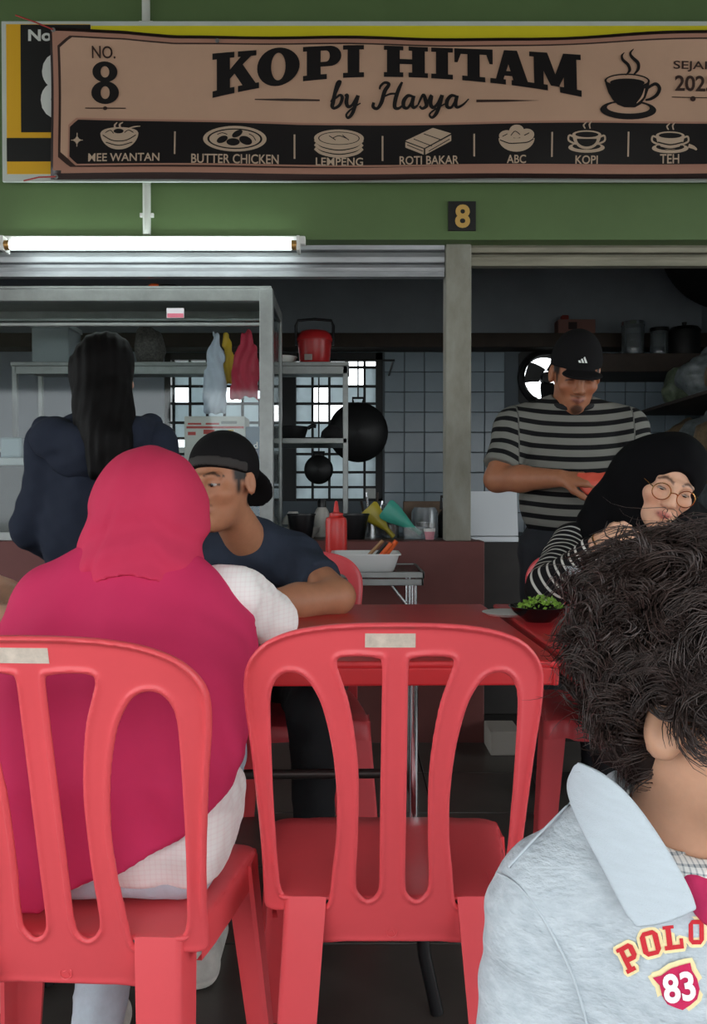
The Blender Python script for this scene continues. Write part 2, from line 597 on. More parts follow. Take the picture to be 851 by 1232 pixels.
# painted upper part
up = MB().box(-2.95, 2.6, YB - 0.012, YB, zl1, 2.75).build('upper_plaster', M_whitewall, wall_b)
MB().box(-2.95, wx0, YB - 0.012, YB, 0.0, zl0).build('lower_plaster', M_whitewall, wall_b)
ts = 0.1445
tm = None
nrow = int((zl0 - 0.75) / ts)
for i in range(16):
    for j in range(nrow):
        x = wx1 + 0.01 + ts * (i + 0.5); z = zl0 - ts * (j + 0.5)
        if x + ts / 2 > 2.5: continue
        if fx0 - ts / 2 < x < fx1 + ts / 2 and fz0 - ts / 2 < z < fz1 + ts / 2: continue
        if tm is None:
            o = MB().box(-ts / 2 + 0.0025, ts / 2 - 0.0025, -0.012, 0.0, -ts / 2 + 0.0025, ts / 2 - 0.0025, 0.003).build('wall_tile', M_tile, wall_b)
            tm = o.data
        else:
            o = link_mesh('wall_tile', tm, None, wall_b)
        o.location = (x, YB, z)
# dark timber ledge along the back wall
tag(struct(obox('trim_2', M_dkwood, -2.85, 2.5, YB - 0.2, YB - 0.012, zl0, zl1, None, 0.006)))

# window with iron grille and dusty panes
win = MB().box(wx0, wx1, YB + 0.02, YB + 0.1, wz0 - 0.03, wz0 + 0.02).box(wx0, wx1, YB + 0.02, YB + 0.1, wz1 - 0.05, wz1)\
    .box(wx0, wx0 + 0.04, YB + 0.02, YB + 0.1, wz0, wz1).box(wx1 - 0.05, wx1, YB + 0.02, YB + 0.1, wz0, wz1).build('window_1', M_black)
struct(win)
gx = [P(p, 0, YB).x for p in (206, 226, 247, 268, 290, 311, 331, 354, 375.5, 396, 417, 439, 459)]
gz = [P(0, p, YB).z for p in (441, 464, 485, 508, 527, 546, 568, 586, 602)]
for i, x in enumerate(gx):
    w = 0.009
    MB().box(x - w, x + w, YB + 0.03, YB + 0.05, wz0, wz1).build('bar', M_black, win)
for z in gz:
    MB().box(wx0, wx1, YB + 0.028, YB + 0.052, z - 0.009, z + 0.009).build('bar', M_black, win)
xm = P(347, 0, YB).x
MB().box(xm - 0.05, xm + 0.05, YB + 0.0, YB + 0.08, wz0, wz1).build('mullion', M_black, win)
rng = random.Random(4)
for i in range(len(gx) - 1):
    for j in range(len(gz) - 1):
        if rng.random() < 0.12: continue
        MB().box(gx[i] + 0.006, gx[i + 1] - 0.006, YB + 0.056, YB + 0.06, gz[j + 1] + 0.006, gz[j] - 0.006).build('pane', M_dirty, win)
# yard behind the kitchen
struct(obox('floor_yard', M_outground, -8, 8, 8.6, 16, -0.2, -0.05))
struct(obox('wall_yard', mat('yard_wall', srgb(120, 122, 118), 0.9, var=0.4, vscale=2), -8, 8, 8.4, 8.6, -0.05, 1.55))
struct(obox('ceiling_eave', M_oldsteel, -3, 3, YB + 0.12, YB + 0.75, 2.4, 2.45))

# serving counter (maroon half wall)
cx1 = P(584, 0, YF).x
ctr = MB().box(-2.85, cx1, YF - 0.02, YF + 0.12, 0, ztop, 0.004).build('counter_wall', M_brown)
tag(ctr, 'maroon painted half wall of the stall front', 'counter')
wt = obox('worktop', mat('dark_worktop', srgb(70, 62, 58), 0.45, var=0.3), -2.84, P(566, 0, YF + 0.4).x, YF + 0.12, YF + 0.5, ztop - 0.05, ztop - 0.002, None, 0.004)
tag(wt, 'dark worktop behind the maroon half wall', 'worktop')

# conduits on the fascia
cd = MB().tube([(P(176.5, 250, YF - .06).x, YF - 0.058, zb + .02), (P(176.5, 250, YF - .06).x, YF - 0.058, 3.29)], 0.0165, 10)
conduit = tag(cd.build('conduit', mat('white_pvc', srgb(205, 208, 200), 0.5)), 'white plastic conduit running up the green fascia behind the banner', 'conduit')
for z in (zb + 0.1, 2.98):
    MB().box(P(176.5, 250, YF - .06).x - 0.028, P(176.5, 250, YF - .06).x + 0.028, YF - 0.062, YF - 0.05, z - 0.008, z + 0.008).build('clip', M_white, conduit)

# roller shutters (rolled up, lowest slats showing)
def shutter(px0, px1, rows, m, label, y0):
    t = empty('roller_shutter', (0, 0, 0), 0, label, 'shutter', 'roller shutters of the stall')
    x0, x1 = P(px0, 0, y0).x, P(px1, 0, y0).x
    for (a, b) in rows:
        za, zb_ = P(0, a, y0).z, P(0, b, y0).z
        h = za - zb_
        prof = [(0.0, zb_ + 0.002), (-0.010, zb_ + h * 0.12), (-0.014, zb_ + h * 0.5), (-0.010, za - h * 0.12), (0.0, za - 0.002), (0.012, za - 0.002), (0.012, zb_ + 0.002)]
        r0 = [Vector((x0, y0 + q[0], q[1])) for q in prof]; r1 = [Vector((x1, y0 + q[0], q[1])) for q in prof]
        MB().loft([r0, r1], True, False).build('slat', m, t)
    return t
shutter(-420, 535.5, [(270, 287), (287, 303), (303, 318), (318, 328)], M_galv, 'galvanised roller shutter rolled up above the glass cabinet', YF + 0.03)
sh = MB().box(P(-420, 0, YF + .02).x, P(535, 0, YF + .02).x, YF + 0.005, YF + 0.045, P(0, 334, YF + .02).z, P(0, 327.5, YF + .02).z)
o = sh.build('bottom_rail', M_galv, bpy.data.objects['roller_shutter'])
s2 = shutter(567.5, 1050, [(275, 292), (292, 306), (306, 315)], M_oldsteel, 'weathered roller shutter rolled up above the kitchen doorway', YF + 0.03)
MB().box(P(567.5, 0, YF + .02).x, P(1050, 0, YF + .02).x, YF + 0.005, YF + 0.045, P(0, 321, YF + .02).z, P(0, 314.5, YF + .02).z).build('bottom_rail', M_oldsteel, s2)

# fluorescent batten
yt = YF - 0.10
lamp = empty('fluorescent_lamp', (P(180, 0, yt).x, yt, P(0, 295, yt).z), 0, 'lit fluorescent tube on a white batten below the green fascia', 'lamp')
lx0, lx1 = P(9, 0, yt).x - lamp.location.x, P(352, 0, yt).x - lamp.location.x
MB().box(lx0 - 0.03, lx1 + 0.05, 0.02, 0.06, 0.012, 0.045, 0.004).build('batten', M_white, lamp)
M_tube = mat('lit_tube', (1, 1, 1), 0.4, emit=(0.86, 1.0, 0.98), estr=6.5)
MB().tube([(lx0, 0, 0), (lx1, 0, 0)], 0.019, 16).build('tube', M_tube, lamp)
M_brass = mat('brass_cap', srgb(196, 150, 90), 0.35, 0.6)
for s_, x in ((-1, lx0), (1, lx1)):
    MB().tube([(x - s_ * 0.005, 0, 0), (x + s_ * 0.018, 0, 0)], 0.0195, 14).build('end_cap', M_brass, lamp)
    MB().box(min(x + s_ * .016, x + s_ * .03), max(x + s_ * .016, x + s_ * .03), -0.02, 0.05, -0.025, 0.035, 0.003).build('lamp_holder', M_white, lamp)

# number plaque "8"
# ------------------------------------------------------------------ flat print helpers (lettering as thin geometry)
def text_geo(body, bold=0.0, shear=0.0):
    cu = bpy.data.curves.new('tmp', 'FONT')
    cu.body = body
    cu.offset = bold
    cu.shear = shear
    cu.resolution_u = 4
    ob = bpy.data.objects.new('tmp', cu)
    COL.objects.link(ob)
    dg = bpy.context.evaluated_depsgraph_get()
    me = ob.evaluated_get(dg).to_mesh()
    v = np.array([tuple(q.co)[:2] for q in me.vertices]); f = [list(p.vertices) for p in me.polygons]
    ob.evaluated_get(dg).to_mesh_clear()
    bpy.data.objects.remove(ob); bpy.data.curves.remove(cu)
    return v, f

def text_fit(body, x0, x1, y0, y1, bold=0.02, shear=0.0):
    """text filling the box x0..x1, y0 (top)..y1 (bottom), y grows downward"""
    v, f = text_geo(body, bold, shear)
    lo, hi = v.min(0), v.max(0)
    u = (v - lo) / (hi - lo)
    return np.stack([x0 + u[:, 0] * (x1 - x0), y1 - u[:, 1] * (y1 - y0)], 1), f

def fill_geo(loops):
    cu = bpy.data.curves.new('tmp', 'CURVE')
    cu.dimensions = '2D'; cu.fill_mode = 'BOTH'
    for lp in loops:
        s = cu.splines.new('POLY'); s.points.add(len(lp) - 1)
        for i, q in enumerate(lp): s.points[i].co = (q[0], q[1], 0, 1)
        s.use_cyclic_u = True
    ob = bpy.data.objects.new('tmp', cu); COL.objects.link(ob)
    dg = bpy.context.evaluated_depsgraph_get()
    me = ob.evaluated_get(dg).to_mesh()
    v = np.array([tuple(q.co)[:2] for q in me.vertices]); f = [list(p.vertices) for p in me.polygons]
    ob.evaluated_get(dg).to_mesh_clear()
    bpy.data.objects.remove(ob); bpy.data.curves.remove(cu)
    return v, f

class Art:
    """2D print gathered in picture-style units (x right, y down), laid onto a surface by a mapping"""
    def __init__(self): self.v, self.f = [], []
    def geo(self, v, f):
        n = len(self.v)
        self.v += [tuple(q) for q in v]; self.f += [[i + n for i in p] for p in f]
        return self
    def poly(self, pts): return self.geo(pts, [list(range(len(pts)))])
    def loops(self, *ls): return self.geo(*fill_geo(ls))
    def rect(self, x0, x1, y0, y1): return self.poly([(x0, y0), (x1, y0), (x1, y1), (x0, y1)])
    def text(self, *a, **k): return self.geo(*text_fit(*a, **k))
    def stroke(self, pts, w):
        pts = [np.array(p, float) for p in pts]
        n = len(pts)
        ws = w if hasattr(w, '__len__') else [w] * n
        L, R = [], []
        for i in range(n):
            t = pts[min(i + 1, n - 1)] - pts[max(i - 1, 0)]
            t = t / (np.linalg.norm(t) + 1e-9); nn = np.array((-t[1], t[0]))
            L.append(pts[i] + nn * ws[i] / 2); R.append(pts[i] - nn * ws[i] / 2)
        m = len(self.v)
        self.v += [tuple(q) for q in L] + [tuple(q) for q in R]
        self.f += [[m + i, m + i + 1, m + n + i + 1, m + n + i] for i in range(n - 1)]
        return self
    def curve(self, pts, w, n=6):
        c = catmull(pts, n)
        if hasattr(w, '__len__'):
            ww = np.interp(np.linspace(0, len(pts) - 1, len(c)), range(len(pts)), w)
        else: ww = w
        return self.stroke(c, ww)
    def build(self, name, m, mapfn, parent=None):
        vs_ = [mapfn(*q) for q in self.v]
        return raw(name, vs_, self.f, m, parent)
def ellipse(cx, cy, rx, ry, n=28, a0=0, a1=360, rot=0):
    full = abs(a1 - a0) >= 360
    out = []
    for i in range(n if full else n + 1):
        a = math.radians(a0 + (a1 - a0) * i / n)
        x, y = rx * math.cos(a), ry * math.sin(a)
        c, s = math.cos(math.radians(rot)), math.sin(math.radians(rot))
        out.append((cx + x * c - y * s, cy + x * s + y * c))
    return out

# number plaque
yq = YF - 0.055
pq = empty('number_plaque', P(556, 278, yq), 0, 'small black plaque with a golden 8 on the green fascia', 'plaque')
hw, hh = 16.5 * yq / 1000, 17.5 * yq / 1000
M_pq = mat('plaque_black', srgb(30, 30, 30), 0.5)
def pq_map(x, y): return Vector(((x - 556) * yq / 1000, -0.0075, (278 - 17.5 - y) * yq / 1000))
MB().box(-hw, hw, -0.006, 0.006, 0.0, 2 * hh, 0.001).build('plate', M_pq, pq)
pq.location.z = P(556, 278, yq).z
def pq_map(x, y): return Vector(((x - 556) * yq / 1000, -0.0075, (278 - y) * yq / 1000))
M_gold = mat('gold_paint', srgb(205, 165, 90), 0.5)
Art().text('8', 547.5, 565.5, 247, 275, bold=0.03).build('numeral', M_gold, pq_map, pq)

# ------------------------------------------------------------------ the older sign board behind the banner
ys = YF - 0.085
sb = empty('sign_board', (0, ys, 0), 0, 'long white framed yellow and black sign board behind the banner', 'sign')
def S(px, py, off=0.0):
    p = P(px, py, ys); return Vector((p.x, -off, p.z))
M_sbwhite = mat('sign_white', srgb(205, 212, 206), 0.5, var=0.1, vscale=5)
M_sbyel = mat('sign_yellow', srgb(232, 178, 42), 0.5)
M_sbyel2 = mat('sign_bright_yellow', srgb(226, 212, 40), 0.5)
a, b = S(2, 26), S(980, 219)
MB().box(a.x, b.x, -0.004, 0.0095, b.z, a.z, 0.002).build('frame', M_sbwhite, sb)
for px_ in (40, 420, 900):   # battens that hold the board off the fascia, either side of the conduit
    q_ = S(px_, 100)
    MB().box(q_.x - .02, q_.x + .02, .009, YF - .05 - ys + .001, b.z + .02, a.z - .02).build('mounting_batten', M_sbwhite, sb)
def sbox(name, m, x0, x1, y0, y1, t0, t1):
    p, q = S(x0, y0), S(x1, y1)
    return MB().box(p.x, q.x, -t1, -t0, q.z, p.z).build(name, m, sb)
sbox('yellow_field', M_sbyel, 8, 110, 30, 210, 0.003, 0.006)
sbox('yellow_strip', M_sbyel2, 110, 975, 32, 120, 0.003, 0.006)
sbox('black_panel', M_pq, 25.5, 110, 31, 160, 0.005, 0.008)
sbox('black_band', M_pq, 9, 110, 167, 195, 0.005, 0.008)
M_lw = mat('sign_letter_white', srgb(225, 228, 224), 0.5)
Art().text('No', 35, 63, 37, 51, bold=0.035).build('lettering', M_lw, lambda x, y: S(x, y, 0.0095), sb)
Art().text('8', 50, 95, 64, 145, bold=0.015).build('numeral', M_lw, lambda x, y: S(x, y, 0.0095), sb)

# ------------------------------------------------------------------ the banner
yb = YF - 0.13
ban = empty('banner', (0, yb, 0), 0, 'brown vinyl stall banner reading kopi hitam with a row of menu drawings', 'banner')
def wave(px, py):
    return 0.007 * math.sin(px / 61.0 + py / 47.0) + 0.006 * math.sin(px / 133.0 - py / 31.0 + 1.0) + 0.005 * math.sin(px / 29.0 - py / 90.0) * max(0, (90 - py) / 60)
def sag(px):   # the top edge hangs a little between its ties
    return 3.0 * math.sin((px - 62) / 520.0 * math.pi) if px < 582 else 0
def B(px, py, off=0.0):
    p = P(px, py, yb)
    return Vector((p.x, -off - wave(px, py), p.z))
def sheet(name, m, x0, x1, top, bot, off, n=90, rows=10, thick=0.0):
    vs_, fs_ = [], []
    for i in range(n + 1):
        x = x0 + (x1 - x0) * i / n
        t, b_ = top(x), bot(x)
        for j in range(rows + 1):
            vs_.append(B(x, t + (b_ - t) * j / rows, off))
    R = rows + 1
    for i in range(n):
        for j in range(rows):
            fs_.append((i * R + j, i * R + j + 1, (i + 1) * R + j + 1, (i + 1) * R + j))
    o = raw(name, vs_, fs_, m, ban, True)
    if thick:
        md = o.modifiers.new('s', 'SOLIDIFY'); md.thickness = thick; md.offset = -1
    return o
M_vin = mat('vinyl_dark', srgb(48, 34, 32), 0.38, spec=0.5)
M_tan = mat('vinyl_tan', srgb(204, 166, 142), 0.36, var=0.10, vscale=2.5)
M_tan2 = mat('vinyl_rosy', srgb(178, 132, 114), 0.36)
M_ink = mat('vinyl_black', srgb(30, 27, 28), 0.36)
M_ink2 = mat('vinyl_brown_ink', srgb(62, 44, 40), 0.36)
M_cream = mat('vinyl_cream', srgb(196, 172, 150), 0.4)
X1 = 975
top = lambda x: 35 + (4.5 if x > 150 else 0) * min(1, max(0, (x - 150) / 60)) + 5.5 * math.sin(min(1, max(0, (x - 62) / 790)) * math.pi) - 3.0 * min(1, max(0, (x - 640) / 200))
bot = lambda x: 215.5 + 1.5 * math.sin(x / 150)
sheet('backing', M_vin, 61, X1, top, bot, 0.0, thick=0.0012)
def chf(x, a, b_, r, c, n=2):
    """edge offset of a panel with notched corners"""
    e = min(x - a, b_ - x)
    return max(0.0, c * (1 - min(1, e / r)) )
sheet('rosy_border', M_tan2, 64, X1 - 3, lambda x: top(x) + 4, lambda x: bot(x) - 11, 0.0012)
sheet('border_line', M_ink2, 70, X1 - 9, lambda x: top(x) + 9 + chf(x, 70, X1 - 9, 14, 12), lambda x: bot(x) - 15 - chf(x, 70, X1 - 9, 14, 12), 0.0022, n=180)
sheet('tan_field', M_tan, 73, X1 - 12, lambda x: top(x) + 11 + chf(x, 73, X1 - 12, 14, 12), lambda x: bot(x) - 21 - chf(x, 73, X1 - 12, 14, 12) , 0.0032, n=180)
sheet('lower_line', M_tan2, 74, X1 - 13, lambda x: 203, lambda x: 209, 0.0036)
band_top = lambda x: 142 + 7 * min(1, max(0, (x - 100) / 260)) - 1.5 * max(0, (x - 560) / 300)
sheet('menu_band_edge', M_tan2, 82, X1 - 21, lambda x: band_top(x) - 1 + chf(x, 82, X1 - 21, 9, 9), lambda x: 200 - chf(x, 82, X1 - 21, 9, 9), 0.0042, n=180)
sheet('menu_band', M_ink, 84, X1 - 23, lambda x: band_top(x) + 1.5 + chf(x, 84, X1 - 23, 9, 9), lambda x: 198 - chf(x, 84, X1 - 23, 9, 9), 0.0052, n=180)

top_map = lambda off: (lambda x, y: B(x, y, off))
def arc(x): return 57 + 9 * ((x - 476) / 222) ** 2, 94 + 25 * ((x - 476) / 222) ** 2
def slab(letter):
    R = lambda x0, x1, y0, y1: [(x0, y0), (x1, y0), (x1, y1), (x0, y1)]
    E = lambda cx, cy, rx, ry: ellipse(cx, cy, rx, ry, 32)
    if letter == 'K': return [R(.1, .4, 0, 1), R(0, .5, 0, .15), R(0, .5, .86, 1), [(.4, .36), (.4, .58), (.68, .9), (.92, .9)], R(.58, 1, .86, 1), [(.44, .58), (.66, .72), (1.0, .12), (.7, .12)], R(.58, 1.06, 0, .15)]
    if letter == 'P': return [R(.1, .46, 0, 1), R(0, .62, 0, .15), R(0, .5, .86, 1), 'D']
    if letter == 'I': return [R(.22, .78, 0, 1), R(0, 1, 0, .15), R(0, 1, .86, 1)]
    if letter == 'H': return [R(.07, .36, 0, 1), R(.64, .93, 0, 1), R(0, .44, 0, .15), R(.56, 1, 0, .15), R(0, .44, .86, 1), R(.56, 1, .86, 1), R(.36, .64, .42, .58)]
    if letter == 'T': return [R(.34, .66, 0, 1), R(.2, .8, 0, .15), R(0, 1, .83, 1), [(0, .84), (.17, .84), (.08, .56), (0, .56)], [(.83, .84), (1, .84), (1, .56), (.92, .56)]]
    if letter == 'A': return [[(.1, 0), (.28, 0), (.56, 1), (.34, 1)], [(.6, 0), (.96, 0), (.66, 1), (.34, 1)], R(.28, .7, .26, .4), R(0, .38, 0, .15), R(.52, 1.04, 0, .15)]
    if letter == 'M': return [R(.09, .28, 0, 1), R(.68, .94, 0, 1), [(.09, 1), (.36, 1), (.6, .14), (.42, .14)], [(.92, 1), (.68, 1), (.42, .14), (.58, .14)], R(0, .36, 0, .15), R(.6, 1.03, 0, .15), R(0, .3, .87, 1), R(.7, 1.03, .87, 1)]
    return ['O']
def place(letter, x0, x1):
    a_ = Art()
    def mp(u, v):
        x = x0 + (x1 - x0) * u
        t, b_ = arc(x)
        return (x, b_ + (t - b_) * v)
    for pc in slab(letter):
        if pc == 'O':
            a_.loops([mp(*q) for q in ellipse(.5, .5, .5, .53, 36)], [mp(*q) for q in ellipse(.5, .5, .17, .38, 28)])
        elif pc == 'D':
            o_ = [(.4, 1), (.7, 1)] + ellipse(.7, .69, .3, .31, 16, 90, -90) + [(.4, .38)]
            i_ = [(.46, .86), (.6, .86)] + ellipse(.6, .69, .1, .17, 10, 90, -90) + [(.46, .52)]
            a_.loops([mp(*q) for q in o_], [mp(*q) for q in i_])
        else:
            # split long edges so that the arch is followed
            q = []
            for i in range(len(pc)):
                p0, p1 = pc[i], pc[(i + 1) % len(pc)]
                for k in range(3): q.append(mp(p0[0] + (p1[0] - p0[0]) * k / 3, p0[1] + (p1[1] - p0[1]) * k / 3))
            a_.poly(q)
    return a_
for ch, x0, x1 in (('K', 256, 309), ('O', 310, 361), ('P', 365, 411), ('I', 413, 438), ('H', 462, 515), ('I', 519, 545), ('T', 547, 593), ('A', 590, 639), ('M', 637, 697)):
    place(ch, x0, x1).build('letter', M_ink, top_map(0.0062), ban)
# "by Hasya" in a brush script
sc = Art()
def st(pts, w): sc.curve(pts, w)
st([(398, 124), (404, 114), (409, 103), (410, 100), (406, 103), (401, 124), (400, 129), (403, 131), (409, 127), (412, 119), (409, 116), (404, 120)], [1.6, 2.6, 3.4, 2, 4, 5, 4.6, 3.2, 3.6, 4.2, 3, 2])       # b
st([(415, 117), (418, 116), (417, 124), (419, 129), (424, 127), (429, 118)], [2, 4, 5, 4, 3, 2.5])
st([(431, 116), (428, 126), (424, 137), (419, 142), (417, 138), (424, 131), (434, 125)], [4.6, 4.6, 4.2, 3, 2.5, 2, 1.5])      # y
st([(450, 124), (449, 129), (454, 131), (459, 124), (463, 111), (468, 103), (463, 101), (458, 105), (457, 109)], [3.5, 4, 3.5, 4.8, 5, 4, 3, 3, 2])        # H
st([(484, 100), (480, 108), (476, 120), (475, 129), (479, 131), (484, 128)], [2.5, 4.6, 5, 4.6, 3.4, 2.4])
st([(461, 118), (470, 114), (480, 114)], [1.6, 2.6, 1.8])
st([(497, 117), (491, 116), (486, 122), (486, 129), (491, 130), (496, 122), (498, 116), (496, 125), (498, 130), (503, 127)], [2.6, 4, 5, 4.4, 3, 3, 4, 5, 3.6, 2.2])   # a
st([(503, 127), (509, 115), (512, 121), (513, 128), (508, 131), (505, 128)], [2, 3.4, 5, 4.6, 3, 2.4])       # s
st([(513, 127), (519, 116), (518, 125), (521, 130), (526, 126), (531, 116)], [2, 4.4, 5, 4, 3, 3])            # y
st([(532, 115), (529, 127), (525, 137), (520, 142), (517, 138), (524, 132), (537, 125)], [4.6, 4.8, 4.4, 3, 2.4, 2, 1.8])
st([(549, 117), (543, 116), (538, 122), (538, 129), (543, 130), (548, 122), (550, 116), (548, 125), (550, 130), (557, 127), (564, 120)], [2.6, 4, 5, 4.4, 3, 3, 4, 5, 3.6, 2.6, 1.4])  # a
sc.build('script_lettering', M_ink, top_map(0.0072), ban)
Art().poly([(307, 120.4), (345, 120), (385, 121), (385, 123), (345, 123), (307, 121.6)]).build('flourish', M_ink2, top_map(0.0062), ban)
Art().poly([(573, 121), (610, 121.6), (649, 123.2), (610, 124.2), (573, 124.2)]).build('flourish', M_ink2, top_map(0.0062), ban)
# number block and year block
Art().text('NO.', 111, 139, 56, 70.5, bold=0.01).build('lettering', M_ink2, top_map(0.0062), ban)
Art().loops(ellipse(126, 86, 15, 12.2), ellipse(126, 86, 5.2, 6.6)).loops(ellipse(126, 110.5, 16.6, 13.8), ellipse(126, 110.5, 5.4, 7.6)).build('numeral', M_ink, top_map(0.0062), ban)
Art().rect(102, 151, 128.8, 130).loops(ellipse(126, 129.4, 2.6, 2.4)).build('flourish', M_ink2, top_map(0.0062), ban)
Art().text('SEJAK', 810, 861, 74, 86.5, bold=0.012).build('lettering', M_ink2, top_map(0.0062), ban)
Art().text('2025', 812, 861, 91, 110, bold=0.022).build('lettering', M_ink2, top_map(0.0062), ban)
Art().rect(808, 862, 117, 118).loops(ellipse(834, 119, 3.4, 3.2)).build('flourish', M_ink2, top_map(0.0062), ban)
# large coffee cup drawing
cup = Art()
cup.loops([(727, 99)] + [(727 + 0 * i, 99) for i in range(0)] + [(728, 104), (731, 114), (736, 122), (742, 128), (750, 131), (763, 131), (770, 127), (776, 119), (780, 108), (781, 99), (775, 103), (754, 106), (735, 103)])
cup.loops(ellipse(754, 99, 27.5, 9), ellipse(754, 98.6, 25, 7.0))
cup.loops(ellipse(754, 101, 21, 5.0))
cup.curve([(779, 107), (788, 102), (793, 107), (790, 115), (783, 120), (776, 122)], [3, 4, 4.4, 4, 3.4, 2.4])
cup.loops(ellipse(755, 134, 34, 11.5, 36), ellipse(755, 131.5, 26, 7.0, 30))
cup.curve([(752, 92), (757, 86), (755, 79), (749, 73), (748, 68), (751, 64)], [1, 3.4, 3.8, 3.4, 2.4, 0.6])
cup.curve([(761, 92), (767, 85), (767, 77), (760, 70), (758, 65), (762, 60)], [1, 3.6, 4.2, 3.8, 2.6, 0.6])
cup.build('coffee_cup_print', M_ink, top_map(0.0064), ban)
Art().curve([(775, 108), (772, 118), (765, 126)], [0.6, 2.6, 0.6]).build('cup_shine', M_tan, top_map(0.0074), ban)

# menu captions, drawings and dividers
def caption(tx, x0, x1, y0, y1): Art().text(tx, x0, x1, y0, y1, bold=0.014).build('caption', M_cream, top_map(0.0066), ban)
caption('MEE WANTAN', 107, 193, 185.5, 195.5)
caption('BUTTER CHICKEN', 231, 335.5, 186.5, 198)
caption('LEMPENG', 380, 437, 189, 199)
caption('ROTI BAKAR', 481, 552, 187.5, 198)
caption('ABC', 609.5, 632.5, 187.5, 197.5)
caption('KOPI', 692, 719, 188, 198)
caption('TEH', 794, 817, 186, 197)
for x, y0, y1 in ((211, 159, 187), (354.5, 162, 191), (460.5, 163, 193), (570.5, 162, 189), (663.5, 161, 190), (755.5, 160, 189)):
    Art().rect(x - 1, x + 1, y0, y1).build('divider', M_cream, top_map(0.0062), ban)
pt = top_map(0.0066); pt2 = top_map(0.0076); pt3 = top_map(0.0084)
st_ = Art().curve([(93, 160), (93, 177)], [1, 1]).curve([(86, 169), (100, 169)], [1, 1]).loops(ellipse(93, 169, 2.2, 4.5)).loops(ellipse(93, 169, 4.5, 2.2))
st_.build('star_print', M_cream, pt, ban)
# noodle bowl
Art().loops([(121, 160)] + ellipse(144, 160, 23, 21, 20, 180, 0)[1:] ).loops(ellipse(144, 160, 22.5, 7)).curve([(140, 157), (138, 151), (141, 147)], [2, 2.4, 1]).curve([(146, 156), (144, 150), (148, 147)], [2, 2.4, 1]).curve([(150, 157), (160, 153), (169, 152)], [1.6, 1.6, 1.2]).build('noodle_bowl_print', M_cream, pt, ban)
Art().curve([(124, 163), (134, 169), (144, 170.5), (154, 169), (164, 163)], 1.2).curve([(128, 172), (144, 176), (160, 172)], 1.2).loops(ellipse(143, 158, 6, 3)).curve([(127, 160), (133, 157), (137, 161)], 1).curve([(150, 160), (155, 157), (161, 160)], 1).build('bowl_lines', M_ink, pt2, ban)
# oval plate
Art().loops(ellipse(283, 168, 38, 15.5, 40), ellipse(283, 168, 33, 12.5, 36)).loops(ellipse(283, 168, 30.5, 11, 36)).build('plate_print', M_cream, pt, ban)
Art().loops(ellipse(268, 169, 7, 4, 20, rot=-25)).loops(ellipse(281, 172, 8, 4.5)).loops(ellipse(296, 170, 8, 5, rot=20)).loops(ellipse(286, 162, 7, 3.6, rot=-30)).curve([(262, 163), (268, 161), (274, 163)], 1).curve([(300, 162), (305, 165), (308, 170)], 1).build('plate_lines', M_ink, pt2, ban)
# pancakes
pk = Art().loops(ellipse(408, 166, 30, 10.5, 36))
for dy in (5, 10, 15): pk.curve([(379, 163 + dy), (388, 169 + dy), (408, 172.5 + dy), (428, 169 + dy), (436.5, 163 + dy)], 3.6)
pk.build('pancake_print', M_cream, pt, ban)
Art().loops(ellipse(408, 166, 25, 7.8, 32), ellipse(408, 166, 23.8, 7.0, 32)).curve([(400, 166), (408, 163), (417, 166)], 1).curve([(396, 163), (404, 168)], 1).curve([(412, 162), (420, 168)], 1).build('pancake_lines', M_ink, pt2, ban)
# toast
Art().poly([(488, 169), (521, 154), (543, 161), (511, 178)]).poly([(488, 170.5), (510, 179), (510, 186), (488, 177)]).poly([(512, 179), (543, 163), (543, 170), (512, 186)]).build('toast_print', M_cream, pt, ban)
Art().curve([(498, 167), (520, 176)], 1).curve([(510, 161), (532, 169)], 1).curve([(516, 182), (541, 168)], 1).curve([(490, 174), (509, 182)], 1).build('toast_lines', M_ink, pt2, ban)
# ice bowl
Art().loops([(599.5, 168)] + ellipse(621, 168, 21.5, 16, 18, 180, 0)[1:]).loops(ellipse(621, 160, 9, 8)).loops(ellipse(609, 165, 9, 6.5)).loops(ellipse(633, 164, 9, 7)).build('ice_bowl_print', M_cream, pt, ban)
Art().curve([(601, 170), (612, 174), (622, 174), (634, 173), (641, 169)], 1.2).curve([(614, 165), (619, 160), (625, 164)], 1).curve([(604, 166), (610, 163)], 1).curve([(630, 165), (636, 162)], 1).build('ice_lines', M_ink, pt2, ban)
# small coffee cup and tea cup
for cx, nm in ((705, 'coffee_cup_print'), (806, 'tea_cup_print')):
    yo = 1 if cx == 705 else 0
    c_ = Art().loops([(cx - 17, 164)] + ellipse(cx, 165, 17, 16, 18, 180, 0)[1:]).loops(ellipse(cx, 164, 17.5, 5)).loops(ellipse(cx, 179, 22, 6, 30), ellipse(cx, 177.5, 17, 4, 26))
    c_.curve([(cx + 15, 167), (cx + 21, 165), (cx + 21.5, 171), (cx + 13, 175)], 2.2).curve([(cx - 15, 167), (cx - 21, 165), (cx - 21.5, 171), (cx - 13, 175)], 2.2)
    c_.curve([(cx - 2, 157), (cx - 4, 153), (cx, 149)], [1.4, 2, 0.8]).curve([(cx + 4, 157), (cx + 3, 152), (cx + 6, 148)], [1.4, 2, 0.8])
    if cx == 806: c_.curve([(828, 176), (834, 178), (838, 181)], [5, 4, 2])
    c_.build(nm, M_cream, pt, ban)
    c2 = Art().loops(ellipse(cx, 164, 14, 3.2))
    if cx == 705: c2.loops([(cx - 12, 169)] + ellipse(cx, 169, 12, 9, 12, 180, 0)[1:])
    else: c2.curve([(cx - 15, 172), (cx, 175), (cx + 15, 172)], 1.6).curve([(cx - 11, 178), (cx, 180), (cx + 11, 178)], 1.4)
    c2.build('cup_lines', M_ink, pt2, ban)
